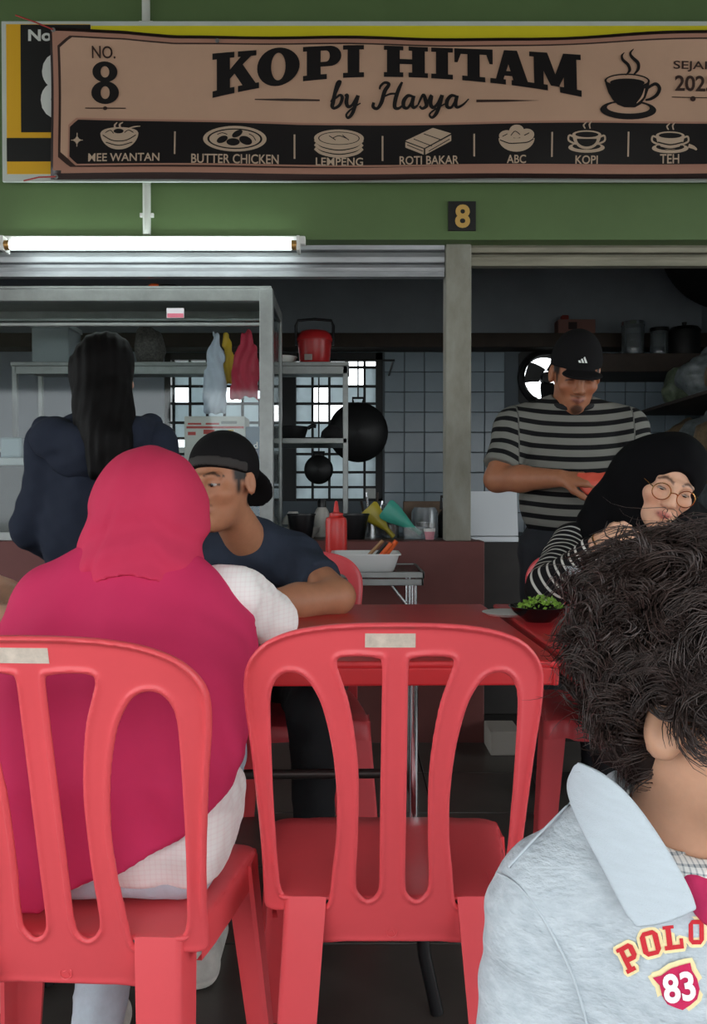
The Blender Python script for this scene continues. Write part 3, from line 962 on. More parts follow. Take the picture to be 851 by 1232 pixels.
# eyelets and red tie strings
for (ex, ey) in ((66, 39), (68, 213.5), (262, 50.5)):
    q = B(ex, ey, 0.0064)
    MB().lathe([(0.003, -0.001), (0.008, -0.002), (0.009, 0.0)], (q.x, q.y, q.z), 14, 'Y').build('eyelet', M_alu, ban)
M_string = mat('red_string', srgb(170, 60, 55), 0.8)
for pts in ([(66, 39), (45, 31), (22, 23)], [(68, 213.5), (48, 214.5), (30, 219)]):
    MB().tube([B(x, y, 0.009 + 0.004 * i) - Vector((0, 0, 0)) for i, (x, y) in enumerate(pts)], 0.0028, 6).build('tie_string', M_string, ban)
# ------------------------------------------------------------------ glass display cabinet on the counter
yc = YF + 0.03
cab = empty('glass_cabinet', (P(160, 0, yc).x, yc, ztop), 0, 'aluminium framed glass display cabinet on the maroon half wall', 'cabinet')
ox = cab.location.x
def CB(px0, px1, py0, py1, d0, d1, name, m, bev=0.003):
    x0, x1 = P(px0, 0, yc).x - ox, P(px1, 0, yc).x - ox
    z1, z0 = P(0, py0, yc).z - ztop, P(0, py1, yc).z - ztop
    return MB().box(x0, x1, d0, d1, max(z0, 0.0), z1, bev).build(name, m, cab)
CDP = 0.46
CB(-120, 327.5, 347.5, 362, 0, 0.045, 'top_rail', M_alu)
CB(311.5, 328, 347.5, 652, -0.004, 0.045, 'corner_post', M_alu)
CB(-120, -104, 347.5, 652, -0.004, 0.045, 'corner_post', M_alu)
CB(311.5, 328, 347.5, 652, CDP - 0.045, CDP, 'corner_post', M_alu)
CB(-120, -104, 347.5, 652, CDP - 0.045, CDP, 'corner_post', M_alu)
CB(-120, 327.5, 347.5, 362, CDP - 0.045, CDP, 'top_rail', M_alu)
CB(-120, 327.5, 640, 652, 0, 0.045, 'bottom_rail', M_alu)
CB(311.5, 327.5, 348, 362, 0.045, CDP - 0.045, 'side_rail', M_alu)
CB(-119, -104, 348, 362, 0.045, CDP - 0.045, 'side_rail', M_alu)
CB(-104, 312, 381.5, 384.2, 0.03, 0.045, 'sliding_track', M_alu)
CB(-104, 312, 387.5, 391.5, 0.012, 0.028, 'sliding_track', M_alu)
CB(-104, 312, 362, 640, 0.018, 0.022, 'glass_pane', M_glass, 0)
CB(324, 326, 362, 640, 0.045, CDP - 0.045, 'glass_pane', M_glass, 0)
CB(-118, 326, 344, 347.6, 0.0, CDP, 'roof_panel', M_alu, 0.002)
st1 = CB(198.5, 219.5, 370, 382, 0.010, 0.0125, 'price_sticker', mat('sticker_white', srgb(228, 222, 226), 0.6), 0)
CB(199.5, 219, 376.5, 381.5, 0.0085, 0.0101, 'sticker_stripe', mat('sticker_pink', srgb(226, 120, 140), 0.6), 0)
CB(309.5, 312.5, 470, 480, -0.006, 0.004, 'latch', M_stain, 0.001)

# torch left on the cabinet roof
zc = P(0, 344, yc).z
tr = empty('torch', (P(178, 0, yc + .1).x, yc + 0.1, zc + 0.0), 0, 'small black torch with an orange head lying on the glass cabinet', 'torch')
MB().lathe([(0.012, 0), (0.018, 0.01), (0.018, 0.035), (0.014, 0.045)], (0, 0, 0.018), 14, 'X').build('head', mat('orange_plastic', srgb(226, 96, 48), 0.4), tr)
MB().lathe([(0.014, 0.043), (0.0155, 0.06), (0.0145, 0.11), (0.008, 0.135)], (0, 0, 0.018), 14, 'X').build('handle', M_blackpl, tr)

# carrier bags hanging inside the cabinet
def bag(name, pts_px, d, m, label, thick=0.02, seed=1, hook=None):
    """pts_px: outline in the picture, given a real thickness and soft folds at depth d"""
    pl_ = [(P(x, y, d).x, P(x, y, d).z) for x, y in pts_px]
    xs, zs = [q[0] for q in pl_], [q[1] for q in pl_]
    F = Field((min(xs) - .02, d - thick - .02, min(zs) - .02), (max(xs) + .02, d + thick + .02, max(zs) + .02), (0.006, 0.006, 0.006))
    def f(x, y, z):
        X, Z = np.broadcast_arrays(x, z)
        q = poly_sdf(pl_, X[:, 0, :].astype(float), Z[:, 0, :].astype(float))[:, None, :]
        t = thick * (0.35 + 0.65 * np.clip(-q / 0.03, 0, 1)) * (0.6 + 0.8 * np.clip((max(zs) - z) / (max(zs) - min(zs)), 0, 1))
        return np.maximum(q, np.abs(y - d) - t)
    F.func(f, F.lo, F.lo + F.vox * F.n)
    F.disp(lambda x, y, z: 0.004 * np.sin(x * 160 + 3 * np.sin(z * 22 + seed)) + 0.004 * fbm(x, y, z, seed, 4, 45))
    o = F.mesh(name, m)
    return tag(o, label, 'bag', 'bags hanging in the glass cabinet')
db = yc + 0.2
bag('plastic_bag', [(256, 398), (262, 398), (270, 430), (273, 470), (272, 497), (244, 497), (245, 460), (250, 425)], db, mat('white_bag', srgb(205, 214, 228), 0.5, var=0.15, vscale=20), 'white plastic bag hanging beside the yellow bag in the cabinet', 0.02, 2)
bag('plastic_bag', [(270, 402), (276, 400), (279, 412), (283, 430), (281, 462), (270, 462), (268, 430)], db + 0.05, mat('yellow_bag', srgb(226, 186, 52), 0.5), 'yellow plastic bag hanging between the white and red bags', 0.016, 3)
bag('plastic_bag', [(290, 396), (304, 396), (306, 412), (311, 430), (311, 482), (296, 477), (287, 481), (276, 480), (279, 450), (282, 425), (291, 414)], db - 0.02, mat('red_bag', srgb(196, 44, 72), 0.5), 'red plastic bag hanging in the cabinet next to its corner post', 0.02, 4)
# printed carton
dc = yc + 0.2
cz0, cz1 = P(0, 585, dc).z, P(0, 501, dc).z
ct = empty('carton', (P(257, 0, dc).x, dc, ztop + 0.001), 0, 'white carton with red print standing in the glass cabinet', 'box')
cw = 36.5 * dc / 1000
MB().box(-cw, cw, 0, 0.16, 0, cz1 - ztop, 0.003).build('body', mat('carton_white', srgb(222, 220, 212), 0.7), ct)
M_rp = mat('carton_red_print', srgb(206, 90, 84), 0.7)
zt_ = cz1 - ztop
MB().box(-cw + 0.01, cw - 0.005, -0.0015, 0.0, zt_ - 0.055, zt_ - 0.045).build('print_line', M_rp, ct)
for (a, b, h0, h1, m_) in ((-.12, -.085, -.085, -.07, M_rp), (-.05, 0.0, -.08, -.06, M_rp), (.06, .085, -.075, -.06, mat('carton_yellow_print', srgb(224, 180, 80), .7)), (-.12, -.06, -.038, -.03, M_rp), (-.04, .02, -.038, -.03, M_rp), (.03, .1, -.034, -.022, mat('carton_grey_print', srgb(150, 150, 146), .7))):
    MB().box(a, b, -0.0015, 0.0, zt_ + h0, zt_ + h1).build('print_block', m_, ct)
# blue packet beside the carton
bp_ = empty('packet', (P(304, 0, dc + .02).x, dc + 0.02, ztop + 0.001), 0, 'blue packet with white lettering beside the white carton', 'packet')
zz1 = P(0, 513, dc).z - ztop
MB().box(-0.036, 0.033, 0, 0.07, 0, zz1, 0.003).build('body', mat('packet_blue', srgb(70, 110, 136), 0.5), bp_)
MB().box(-0.037, 0.034, -0.001, 0.02, zz1 - 0.15, zz1 - 0.1).build('dark_band', mat('packet_navy', srgb(36, 60, 100), .5), bp_)
Art().text('nd', -0.02, 0.02, 0.0, 0.028, bold=0.02).build('lettering', M_lw, lambda x, y: Vector((x, -0.003, zz1 - 0.07 - y)), bp_)

# ------------------------------------------------------------------ steel rack behind the cabinet
yr = 4.36
rk = empty('shelf_rack', (P(215, 0, yr).x, yr, 0), 0, 'long aluminium shelf rack in front of the barred window', 'rack')
rx = rk.location.x
def RB(px0, px1, py0, py1, d0, d1, name, m=M_alu, bev=0.003):
    x0, x1 = P(px0, 0, yr).x - rx, P(px1, 0, yr).x - rx
    return MB().box(x0, x1, d0, d1, P(0, py1, yr).z, P(0, py0, yr).z, bev).build(name, m, rk)
RB(10, 420, 435.5, 440.5, -0.01, 0.4, 'shelf_top')
RB(14, 419, 440, 450, 0, 0.02, 'shelf_lip', M_alu)
RB(330, 418, 527, 533.5, 0, 0.4, 'shelf')
for px in (14, 415.5):
    for dd in (0, 0.36):
        p0 = P(px - 3, 0, yr).x - rx
        MB().box(p0, p0 + 0.026, dd, dd + 0.026, 0, P(0, 440, yr).z, 0.003).build('post', M_alu, rk)
RB(329, 335, 440, 640, 0.0, 0.026, 'post')
zr = P(0, 435.5, yr).z; zr2 = P(0, 527, yr).z
# red food carrier
M_redpot = mat('red_plastic_pot', srgb(176, 38, 40), 0.3)
fc = empty('food_carrier', (P(378.5, 0, yr + .15).x, yr + 0.15, zr), 0, 'red food carrier with a raised black handle on the shelf rack', 'pot')
r = 20.5 * (yr + .15) / 1000
h = (435 - 393) * (yr + .15) / 1000
MB().lathe([(r * 0.82, 0), (r * 0.86, 0.006), (r * 1.0, h * .7), (r * 1.0, h * .72)], (0, 0, 0), 28).build('pot', M_redpot, fc)
MB().lathe([(r * 1.05, h * .70), (r * 1.06, h * .76), (r * .98, h * .88), (r * .8, h * .98), (0, h)], (0, 0, 0), 28).build('lid', M_redpot, fc)
hd = [(-r * 1.06, -0.005, h * .6), (-r * 1.1, -0.005, h * 1.15), (-r * .98, -0.005, h * 1.3), (0, -0.005, h * 1.34), (r * .98, -0.005, h * 1.3), (r * 1.1, -0.005, h * 1.15), (r * 1.06, -0.005, h * .6)]
MB().tube(hd, 0.008, 8).build('handle', M_blackpl, fc)
MB().box(-r * .55, -r * .1, -r * .96, -r * .9, 0.02, h * .28, .002).build('paper_label', mat('grey_paper', srgb(150, 140, 135), .8), fc)
# white bowl next to it and a white box and a speckled sack further along
wb_ = MB().lathe([(0.03, 0), (0.05, 0.004), (0.075, 0.045), (0.078, 0.05), (0.07, 0.046), (0.045, 0.01), (0, 0.01)], (P(340, 0, yr + .15).x, yr + .15, zr), 24).build('bowl', M_white)
tag(wb_, 'white bowl on the shelf rack beside the red food carrier', 'bowl')
bx = empty('storage_box', (P(58, 0, yr + .1).x, yr + .1, zr), 0, 'pale lidded storage box on the left end of the shelf rack', 'box')
MB().box(-.1, .1, 0, .2, 0, .2, .006).build('body', mat('pale_box', srgb(150, 160, 162), .5), bx)
MB().box(-.108, .108, -.008, .208, .2, .225, .005).build('lid', mat('pale_box_lid', srgb(176, 184, 184), .5), bx)
F = Field((-1.3, yr + 0.02, zr - .01), (-0.9, yr + .38, zr + .26), 0.008)
sx_ = P(180, 0, yr + .2).x
F.ell((sx_, yr + .2, zr + .1), (.085, .09, .115), .02).ell((sx_ - .02, yr + .2, zr + .18), (.05, .05, .05), .03)
F.disp(lambda x, y, z: .012 * fbm(x, y, z, 7, 5, 35)).cut(lambda x, y, z: (zr - z) + 0 * x + 0 * y)
tag(F.mesh('sack', mat('speckled_sack', srgb(120, 116, 112), .8, var=.0, vscale=90, col2=srgb(40, 38, 40))), 'speckled cloth sack on the shelf rack behind the dark haired woman', 'sack')
# pans on the second shelf
def pan(name, px, d, z, r, hgt, label, m=M_black, tilt=0):
    o = empty(name, (P(px, 0, d).x, d, z), 0, label, 'pan')
    MB().lathe([(r * .55, 0), (r * .8, hgt * .25), (r, hgt), (r * 1.03, hgt), (r * .97, hgt * .95), (r * .7, hgt * .3), (0, hgt * .12)], (0, 0, 0), 28).build('pan_body', m, o)
    MB().tube([(r * .95, 0, hgt * .9), (r * 1.25, 0, hgt * 1.1), (r * 1.5, 0, hgt * 1.05)], .011, 8).build('handle', m, o)
    return o
pan('frying_pan', 352, yr + .2, zr2, .085, .075, 'black deep pan upside on the second rack shelf')
F = Field((P(372, 0, yr).x - .02, yr + .04, zr2 - .01), (P(415, 0, yr).x, yr + .34, zr2 + .12), .007)
bx_ = P(399, 0, yr + .15).x
F.ell((bx_, yr + .18, zr2 + .03), (.062, .09, .05), .02).ell((bx_ + .01, yr + .15, zr2 + .055), (.03, .03, .025), .02)
F.disp(lambda x, y, z: .008 * fbm(x, y, z, 9, 4, 50)).cut(lambda x, y, z: (zr2 - z) + 0 * x + 0 * y)
tag(F.mesh('bundle', mat('dark_cloth', srgb(30, 28, 30), .9)), 'dark wrapped bundle on the second rack shelf beside the pan', 'bundle')
# woks hung from a rail in front of the window
RZ = P(431, 432, 5.3).z
rl = empty('hanging_rail', (P(400, 0, 5.35).x, 5.35, RZ), 0, 'black rail with woks hanging in front of the barred window', 'rail')
MB().tube([(-.62, 0, 0), (.40, 0, 0)], .007, 8).build('rail', M_black, rl)
for xx in (-.6, .39): MB().tube([(xx, 0, 0), (xx, .3, 0), (xx, YB - 5.35 - .004, 0)], .007, 8).build('bracket', M_black, rl)
def wok(name, px, py, d, r, label, hl):
    p = P(px, py, d)
    o = empty(name, (p.x, d, p.z - r), 0, label, 'wok')
    MB().lathe([(0, -r * .42), (r * .45, -r * .34), (r * .8, -r * .14), (r, 0), (r * 1.01, .004), (r * .79, -r * .1), (r * .44, -r * .3), (0, -r * .38)], (0, 0, r), 32, 'Y').build('wok_body', M_black, o)
    MB().tube([(-.03, 0, 2 * r - .004), (-.035, .02, 2 * r + hl), (.035, .02, 2 * r + hl), (.03, 0, 2 * r - .004)], .008, 8).build('handle', M_black, o)
    MB().tube([(0, .02, 2 * r + hl - .004), (0, .03, 2 * r + hl + .02), (0, .045, RZ - (p.z - r) - .02), (0, .05, RZ - (p.z - r) + .004)], .005, 6).build('hook', M_black, o)
    return o
wok('wok', 431, 520, 5.3, .19, 'large black wok hanging by the right side of the barred window', .03)
wok('wok', 383.5, 565, 5.3, .092, 'small round black pan hanging under the rack shelf', .02)

# ------------------------------------------------------------------ things on the worktop
zw = ztop - 0.002
def put(name, prof, px, d, m, label, cat, z=zw, n=24, group=None):
    o = MB().lathe(prof, (P(px, 0, d).x, d, z), n).build(name, m)
    return tag(o, label, cat, group)
mugp = lambda r, h: [(r * .8, 0), (r, .006), (r, h), (r * .93, h), (r * .9, .012), (0, .012)]
def mug(px, d, r, h, m, label):
    o = empty('mug', (P(px, 0, d).x, d, zw), 0, label, 'mug')
    MB().lathe(mugp(r, h), (0, 0, 0), 22).build('cup', m, o)
    MB().tube([(r * .95, 0, h * .8), (r * 1.5, 0, h * .75), (r * 1.6, 0, h * .45), (r * .95, 0, h * .25)], .006, 6).build('handle', m, o)
    return o
M_cer = mat('glazed_cream', srgb(196, 192, 184), .3)
def bowlp(r, h): return [(r * .4, 0), (r * .45, .006), (r * .85, h * .55), (r, h), (r * .95, h), (r * .8, h * .55), (r * .35, .012), (0, .012)]
put('bowl', [(p[0], -p[1] + .06) for p in bowlp(.055, .06)][::-1], 352, 3.92, M_cer, 'cream bowl turned over on the worktop behind the seated man', 'bowl', zw + .06)
put('bowl', [(p[0], -p[1] + .06) for p in bowlp(.055, .06)][::-1], 352, 3.92, M_cer, 'cream bowl at the foot of the turned over bowls on the worktop', 'bowl')
put('bowl', bowlp(.048, .05), 346, 3.77, M_cer, 'cream bowl on the worktop close to the cabinet corner post', 'bowl')
put('bowl', bowlp(.05, .05), 372, 3.83, M_cer, 'small cream bowl on the worktop in front of the white bottle', 'bowl')
wbt = empty('squeeze_bottle', (P(387, 0, 3.92).x, 3.92, zw), 0, 'white bottle with a dark cap among the bowls on the worktop', 'bottle')
MB().lathe([(.034, 0), (.036, .01), (.036, .11), (.028, .13), (.02, .14)], (0, 0, 0), 20).build('body', M_cer, wbt)
MB().lathe([(.02, .138), (.021, .17), (.016, .18), (0, .182)], (0, 0, 0), 16).build('cap', M_blackpl, wbt)
def tub(px, d, rx_, h, label):
    x, z = P(px, 0, d).x, zw
    o = MB().lathe([(rx_ * .72, 0), (rx_ * .76, .004), (rx_ * .97, h * .93), (rx_ * 1.03, h * .94), (rx_ * 1.03, h), (rx_ * .95, h), (rx_ * .72, .012), (0, .012)], (x, d, z), 26).build('basin', M_blackpl)
    return tag(o, label, 'basin')
tub(362, 3.66, .062, .115, 'black plastic basin beside the cabinet post on the worktop')
tub(424, 3.68, .074, .115, 'black plastic basin on the worktop behind the red sauce bottle')
# tall container holding scoops
jr = empty('clear_container', (P(490, 0, 3.72).x, 3.72, zw), 0, 'clear plastic container with coloured scoops on the worktop', 'container')
MB().box(-.014, .086, -.06, .06, 0, .004).box(-.014, -.011, -.06, .06, .004, .055).box(.083, .086, -.06, .06, .004, .055).box(-.011, .083, -.06, -.057, .004, .055).box(-.011, .083, .057, .06, .004, .055).build('tub', M_clear, jr)
def scoop(name, px0, py0, px1, py1, d, m, label):
    a_, b_ = P(px0, py0, d), P(px1, py1, d)
    o = empty(name, b_, 0, label, 'scoop')
    dv = a_ - b_; L = dv.length; u = dv.normalized(); s = Vector((0, 1, 0)).cross(u).normalized(); yv = Vector((0, 1, 0))
    rings = []
    for t, w in ((0, .012), (.15, .02), (.35, .03), (.7, .046), (.93, .05), (1.0, .042)):
        rings.append([u * (L * t) + s * (w * math.cos(q)) + yv * (.014 * math.sin(q)) for q in [2 * math.pi * k / 12 for k in range(12)]])
    MB().loft(rings).build('blade', m, o)
    MB().tube([u * (-.05), u * 0.02], .011, 8).build('handle', m, o)
    return o
scoop('scoop', 463, 611, 496, 634.5, 3.715, mat('teal_plastic', srgb(72, 170, 150), .4), 'teal plastic scoop leaning in the clear container')
scoop('scoop', 442, 611, 465, 636, 3.757, mat('mustard_plastic', srgb(186, 168, 52), .4), 'mustard yellow scoop leaning over the clear container')
gl_ = empty('glass_jar', (P(470, 0, 3.85).x, 3.85, zw), 0, 'clear glass jar behind the yellow scoop', 'jar')
MB().lathe([(.04, 0), (.042, .01), (.042, .15), (.036, .155), (.036, .01), (0, .01)], (0, 0, 0), 22).build('glass', M_clear, gl_)
MB().lathe([(.036, .012), (.036, .08), (0, .08)], (0, 0, 0), 20).build('contents', mat('jar_contents', srgb(120, 90, 70), .8), gl_)
g2 = empty('glass_jar', (P(512, 0, 3.85).x, 3.85, zw), 0, 'squat glass jar next to the concrete post on the worktop', 'jar')
MB().lathe([(.06, 0), (.062, .01), (.062, .12), (.05, .14), (.05, .01), (0, .01)], (0, 0, 0), 22).build('glass', M_clear, g2)
MB().lathe([(.05, .012), (.05, .07), (0, .07)], (0, 0, 0), 20).build('contents', mat('jar_contents2', srgb(110, 100, 92), .8), g2)
pc = empty('cup', (P(518, 0, 3.66).x, 3.66, zw), 0, 'small pink and white cup by the concrete post', 'cup')
MB().lathe([(.018, 0), (.024, .04), (.022, .04), (.016, .004), (0, .004)], (0, 0, 0), 18).build('body', mat('pink_cup', srgb(220, 150, 160), .4), pc)
MB().lathe([(.0245, .036), (.026, .05), (.023, .05)], (0, 0, 0), 18).build('rim', M_white, pc)
kt = empty('kettle', (P(545, 0, 3.9).x, 3.9, zw), 0, 'black kettle standing behind the concrete post', 'kettle')
MB().lathe([(.07, 0), (.075, .02), (.065, .1), (.04, .14), (0, .145)], (0, 0, 0), 24).build('body', M_black, kt)
MB().tube([(-.05, 0, .13), (-.05, 0, .19), (.05, 0, .19), (.05, 0, .13)], .008, 8).build('handle', M_black, kt)
# upright utensils in a tin
ut = empty('utensil_tin', (P(448, 0, 3.9).x, 3.9, zw), 0, 'tin of upright kitchen utensils below the wok', 'tin')
MB().lathe([(.05, 0), (.052, .12), (.048, .12), (.046, .006), (0, .006)], (0, 0, 0), 20).build('tin', M_stain, ut)
for k in range(6):
    a_ = k * 1.05
    MB().tube([(.02 * math.cos(a_), .02 * math.sin(a_), .01), (.05 * math.cos(a_), .03 * math.sin(a_), .17 + .02 * (k % 3))], .006, 6).build('utensil', M_dkwood if k % 2 else M_stain, ut)
# chopping board leaning at the back
tag(obox('chopping_board', mat('board_wood', srgb(106, 86, 70), .7, var=.3, vscale=14), P(486, 0, 3.97).x, P(534, 0, 3.97).x, 3.97, 3.995, zw, P(0, 603, 3.97).z, None, .006), 'wooden chopping board standing behind the jars on the worktop', 'board')
# pale tray on the left
tag(obox('tray', mat('pale_tray', srgb(176, 184, 184), .4), P(-10, 0, 3.8).x, P(38, 0, 3.8).x, 3.7, 4.0, P(0, 561, 3.8).z, P(0, 552, 3.8).z, None, .006), 'pale tray on the left rack post shelf inside the cabinet', 'tray')
tag(obox('storage_tub', mat('pale_tub', srgb(140, 160, 166), .4), P(4, 0, 3.82).x, P(30, 0, 3.82).x, 3.75, 3.95, P(0, 552, 3.82).z, P(0, 527, 3.82).z, None, .012), 'pale blue tub standing on the pale tray in the cabinet', 'tub')
tag(obox('cabinet_riser', mat('dark_riser', srgb(52, 54, 56), .5), P(-20, 0, 3.8).x, P(40, 0, 3.8).x, 3.68, 4.0, zw, P(0, 561, 3.8).z - .001, None, .004), 'metal riser under the pale tray in the glass cabinet', 'riser')

# ------------------------------------------------------------------ right-hand side of the kitchen
# exhaust fan in the back wall
fcx, fcz, fr = (fx0 + fx1) / 2, (fz0 + fz1) / 2, (fx1 - fx0) / 2
fan = empty('exhaust_fan', (fcx, YB - 0.02, fcz), 0, 'round black exhaust fan in the tiled wall with daylight behind it', 'fan')
MB().lathe([(fr * .86, .09), (fr * .9, -.03), (fr * 1.0, -.045), (fr * 1.12, -.03), (fr * 1.12, .02), (fr * .98, .09)], (0, 0, 0), 36, 'Y', cap=False).build('housing', M_black, fan)
q = MB()
q.v, q.f, q.s = [], [], []
# square plate round the ring closing the wall opening
for a0 in range(36):
    a, b = 2 * math.pi * a0 / 36, 2 * math.pi * (a0 + 1) / 36
    sqp = lambda t: Vector((1.1 * fr * math.cos(t) / max(abs(math.cos(t)), abs(math.sin(t))), 0.012, 1.1 * fr * math.sin(t) / max(abs(math.cos(t)), abs(math.sin(t)))))
    cp = lambda t: Vector((.9 * fr * math.cos(t), 0.012, .9 * fr * math.sin(t)))
    q.add([cp(a), cp(b), sqp(b), sqp(a)], [(0, 1, 2, 3)])
q.build('mounting_plate', M_black, fan)
for k in range(3):
    a0 = k * 2.094 + .55
    pts0 = []
    bl = MB()
    rings = []
    for t in np.linspace(.2, .84, 6):
        w = .36 * fr * (0.6 + .7 * t)
        ca, sa = math.cos(a0 + .3 * t), math.sin(a0 + .3 * t)
        ring = []
        for (u_, v_) in ((-w, -.012), (-w * .3, -.002), (w, .016), (w, .019), (-w * .3, .002), (-w, -.008)):
            ring.append(Vector((ca * t * fr - sa * u_, v_, sa * t * fr + ca * u_)))
        rings.append(ring)
    bl.loft(rings).build('blade', M_black, fan)
MB().lathe([(0, -.03), (fr * .2, -.026), (fr * .24, 0), (fr * .24, .04)], (0, 0, 0), 20, 'Y').build('hub', M_black, fan)
for k in range(5):
    MB().tube([(-fr, .075, fr * (-.7 + .35 * k)), (fr, .075, fr * (-.7 + .35 * k))], .003, 5).build('guard_wire', M_black, fan)

# carton on the ledge
lb = empty('carton', (P(693, 0, YB - .1).x, YB - .17, zl1), 0, 'pinkish carton on the timber ledge above the capped man', 'box')
MB().box(-.13, .13, 0, .12, 0, .1, .004).build('body', mat('pink_carton', srgb(140, 100, 92), .7), lb)
MB().box(-.06, .0, -.002, 0.0, .03, .08).build('print_block', mat('carton_dark', srgb(50, 36, 36), .7), lb)
MB().box(-.1, -.05, .02, .08, .1, .135, .008).build('flap', mat('carton_red', srgb(150, 60, 56), .7), lb)
# dark side shelving along the right wall
sr = empty('shelf_unit', (2.2, 4.6, 0), 0, 'dark shelf unit crowded with bags along the right kitchen wall', 'shelf')
for z in (.5, .95, 1.28, 1.62):
    MB().box(-.28, .3, -.75, 1.1, z - .02, z, .003).build('shelf', M_dkwood, sr)
for xx in (-.28, .26):
    for yy in (-.75, 1.06):
        MB().box(xx, xx + .04, yy, yy + .04, 0, 1.95 if xx > 0 else 1.62, .003).build('post', M_black, sr)
rg = random.Random(11)
def blob_bag(x, y, z, w, h, m, label, seed, cat='bag'):
    F = Field((x - w * 1.4, y - w * 1.2, z - .01), (x + w * 1.4, y + w * 1.2, z + h * 1.25), .011)
    F.ell((x, y, z + h * .42), (w, w * .8, h * .5), .03).cone((x, y, z + h * .7), (x + .02, y, z + h * 1.05), w * .45, w * .12, .04)
    F.disp(lambda X, Y, Z: .022 * fbm(X, Y, Z, seed, 6, 26)).cut(lambda X, Y, Z: (z - Z) + 0 * X + 0 * Y)
    return tag(F.mesh('plastic_bag', m), label, cat, 'bags on the right kitchen shelves')
M_pb1 = mat('frosted_bag', srgb(128, 136, 138), .35, var=.5, vscale=24)
M_pb2 = mat('greenish_bag', srgb(126, 140, 116), .35, var=.5, vscale=24)
M_pb3 = mat('brownish_bag', srgb(140, 118, 92), .4, var=.5, vscale=24)
k = 0
for y in (3.98, 4.28, 4.6, 4.95, 5.3):
    for z, hh_ in ((1.62, .27), (1.28, .26), (.95, .24)):
        mm = (M_pb1, M_pb2, M_pb3)[(k * 7 + k // 3) % 3] if z > 1.5 else (M_pb1, M_pb3)[k % 2]
        L_ = {M_pb1: 'frosted grey', M_pb2: 'greenish', M_pb3: 'brownish'}[mm] + ' crumpled plastic bag on the ' + {1.62: 'top', 1.28: 'second', .95: 'third'}[z] + ' level of the dark shelf unit'
        blob_bag(2.08 + rg.uniform(-.03, .05), y + rg.uniform(-.04, .04), z + .0005, .15, hh_ * rg.uniform(.85, 1.1), mm, L_, 20 + k)
        k += 1
# jars on a back shelf
bs = obox('wall_shelf', M_dkwood, P(700, 0, 5.6).x, P(845, 0, 5.6).x, 5.5, YB - .012, P(0, 450, 5.6).z, P(0, 428, 5.6).z, None, .004)
tag(bs, 'thick dark wall shelf with jars behind the capped man', 'shelf')
zs_ = P(0, 428, 5.6).z
for px, h_, nm in ((764, .21, 'tall glass jar on the dark wall shelf'), (796, .17, 'squat glass jar on the dark wall shelf beside the tall one')):
    o = empty('glass_jar', (P(px, 0, 5.65).x, 5.65, zs_), 0, nm, 'jar')
    rr = .075 if px == 764 else .06
    MB().lathe([(rr * .95, 0), (rr, .01), (rr, h_), (rr * .9, h_ + .01), (rr * .9, .01), (0, .01)], (0, 0, 0), 22).build('glass', M_clear, o)
    MB().lathe([(rr * 1.04, h_), (rr * 1.04, h_ + .025), (0, h_ + .03)], (0, 0, 0), 22).build('lid', M_stain if px == 764 else M_blackpl, o)
po = empty('stock_pot', (P(812, 0, 5.66).x + .08, 5.66, zs_), 0, 'black stock pot at the end of the dark wall shelf', 'pot')
MB().lathe([(.1, 0), (.105, .01), (.105, .17), (.11, .175), (.09, .2), (0, .215)], (0, 0, 0), 24).build('pot', M_black, po)
MB().lathe([(.012, .21), (.018, .235), (0, .24)], (0, 0, 0), 12).build('knob', M_black, po)
# range hood duct, upper right
F = Field((P(790, 0, 5.2).x - .05, 5.0, 1.9), (2.5, 5.7, 2.75), .014)
pa = P(795, 318, 5.3)
F.func(lambda x, y, z: np.maximum(np.maximum(np.sqrt((x - 2.5) ** 2 + (z - 2.75) ** 2) - .46, np.abs(y - 5.35) - .25), -(z - (2.75 - .46)) * 0 + (x - 2.49)), F.lo, F.lo + F.vox * F.n)
tag(F.mesh('duct_elbow', mat('sooty_metal', srgb(46, 46, 48), .7, var=.3, vscale=10)), 'sooty curved duct elbow high in the kitchen corner', 'duct')
# things on the inner right counter: white box beside the post and dark cooking bench
tag(obox('cooking_bench', mat('sooty_bench', srgb(44, 40, 38), .6, var=.3), P(570, 0, 4.05).x, 1.65, 3.95, 4.6, 0, P(0, 652, 4.0).z, None, .005), 'dark cooking bench behind the capped man', 'bench')
zbn = P(0, 652, 4.0).z
sbx = empty('cool_box', (P(597, 0, 4.0).x, 4.0, zbn), 0, 'glossy white box with a lip on the dark bench beside the concrete post', 'box')
hx = 28.5 * 4.0 / 1000
M_gw = mat('glossy_white', srgb(226, 230, 234), .22)
MB().box(-hx, hx, -.01, .2, 0, .026, .004).build('base', M_gw, sbx)
r0 = [Vector((-hx, 0.0, .03)), Vector((hx, 0.0, .03)), Vector((hx, .2, .03)), Vector((-hx, .2, .03))]
r1 = [Vector((-hx, .05, P(0, 591, 4.0).z - zbn)), Vector((hx * 1.02, .05, P(0, 591, 4.0).z - zbn)), Vector((hx * 1.02, .2, P(0, 591, 4.0).z - zbn)), Vector((-hx, .2, P(0, 591, 4.0).z - zbn))]
MB().loft([r0, r1], True, False).build('body', M_gw, sbx)
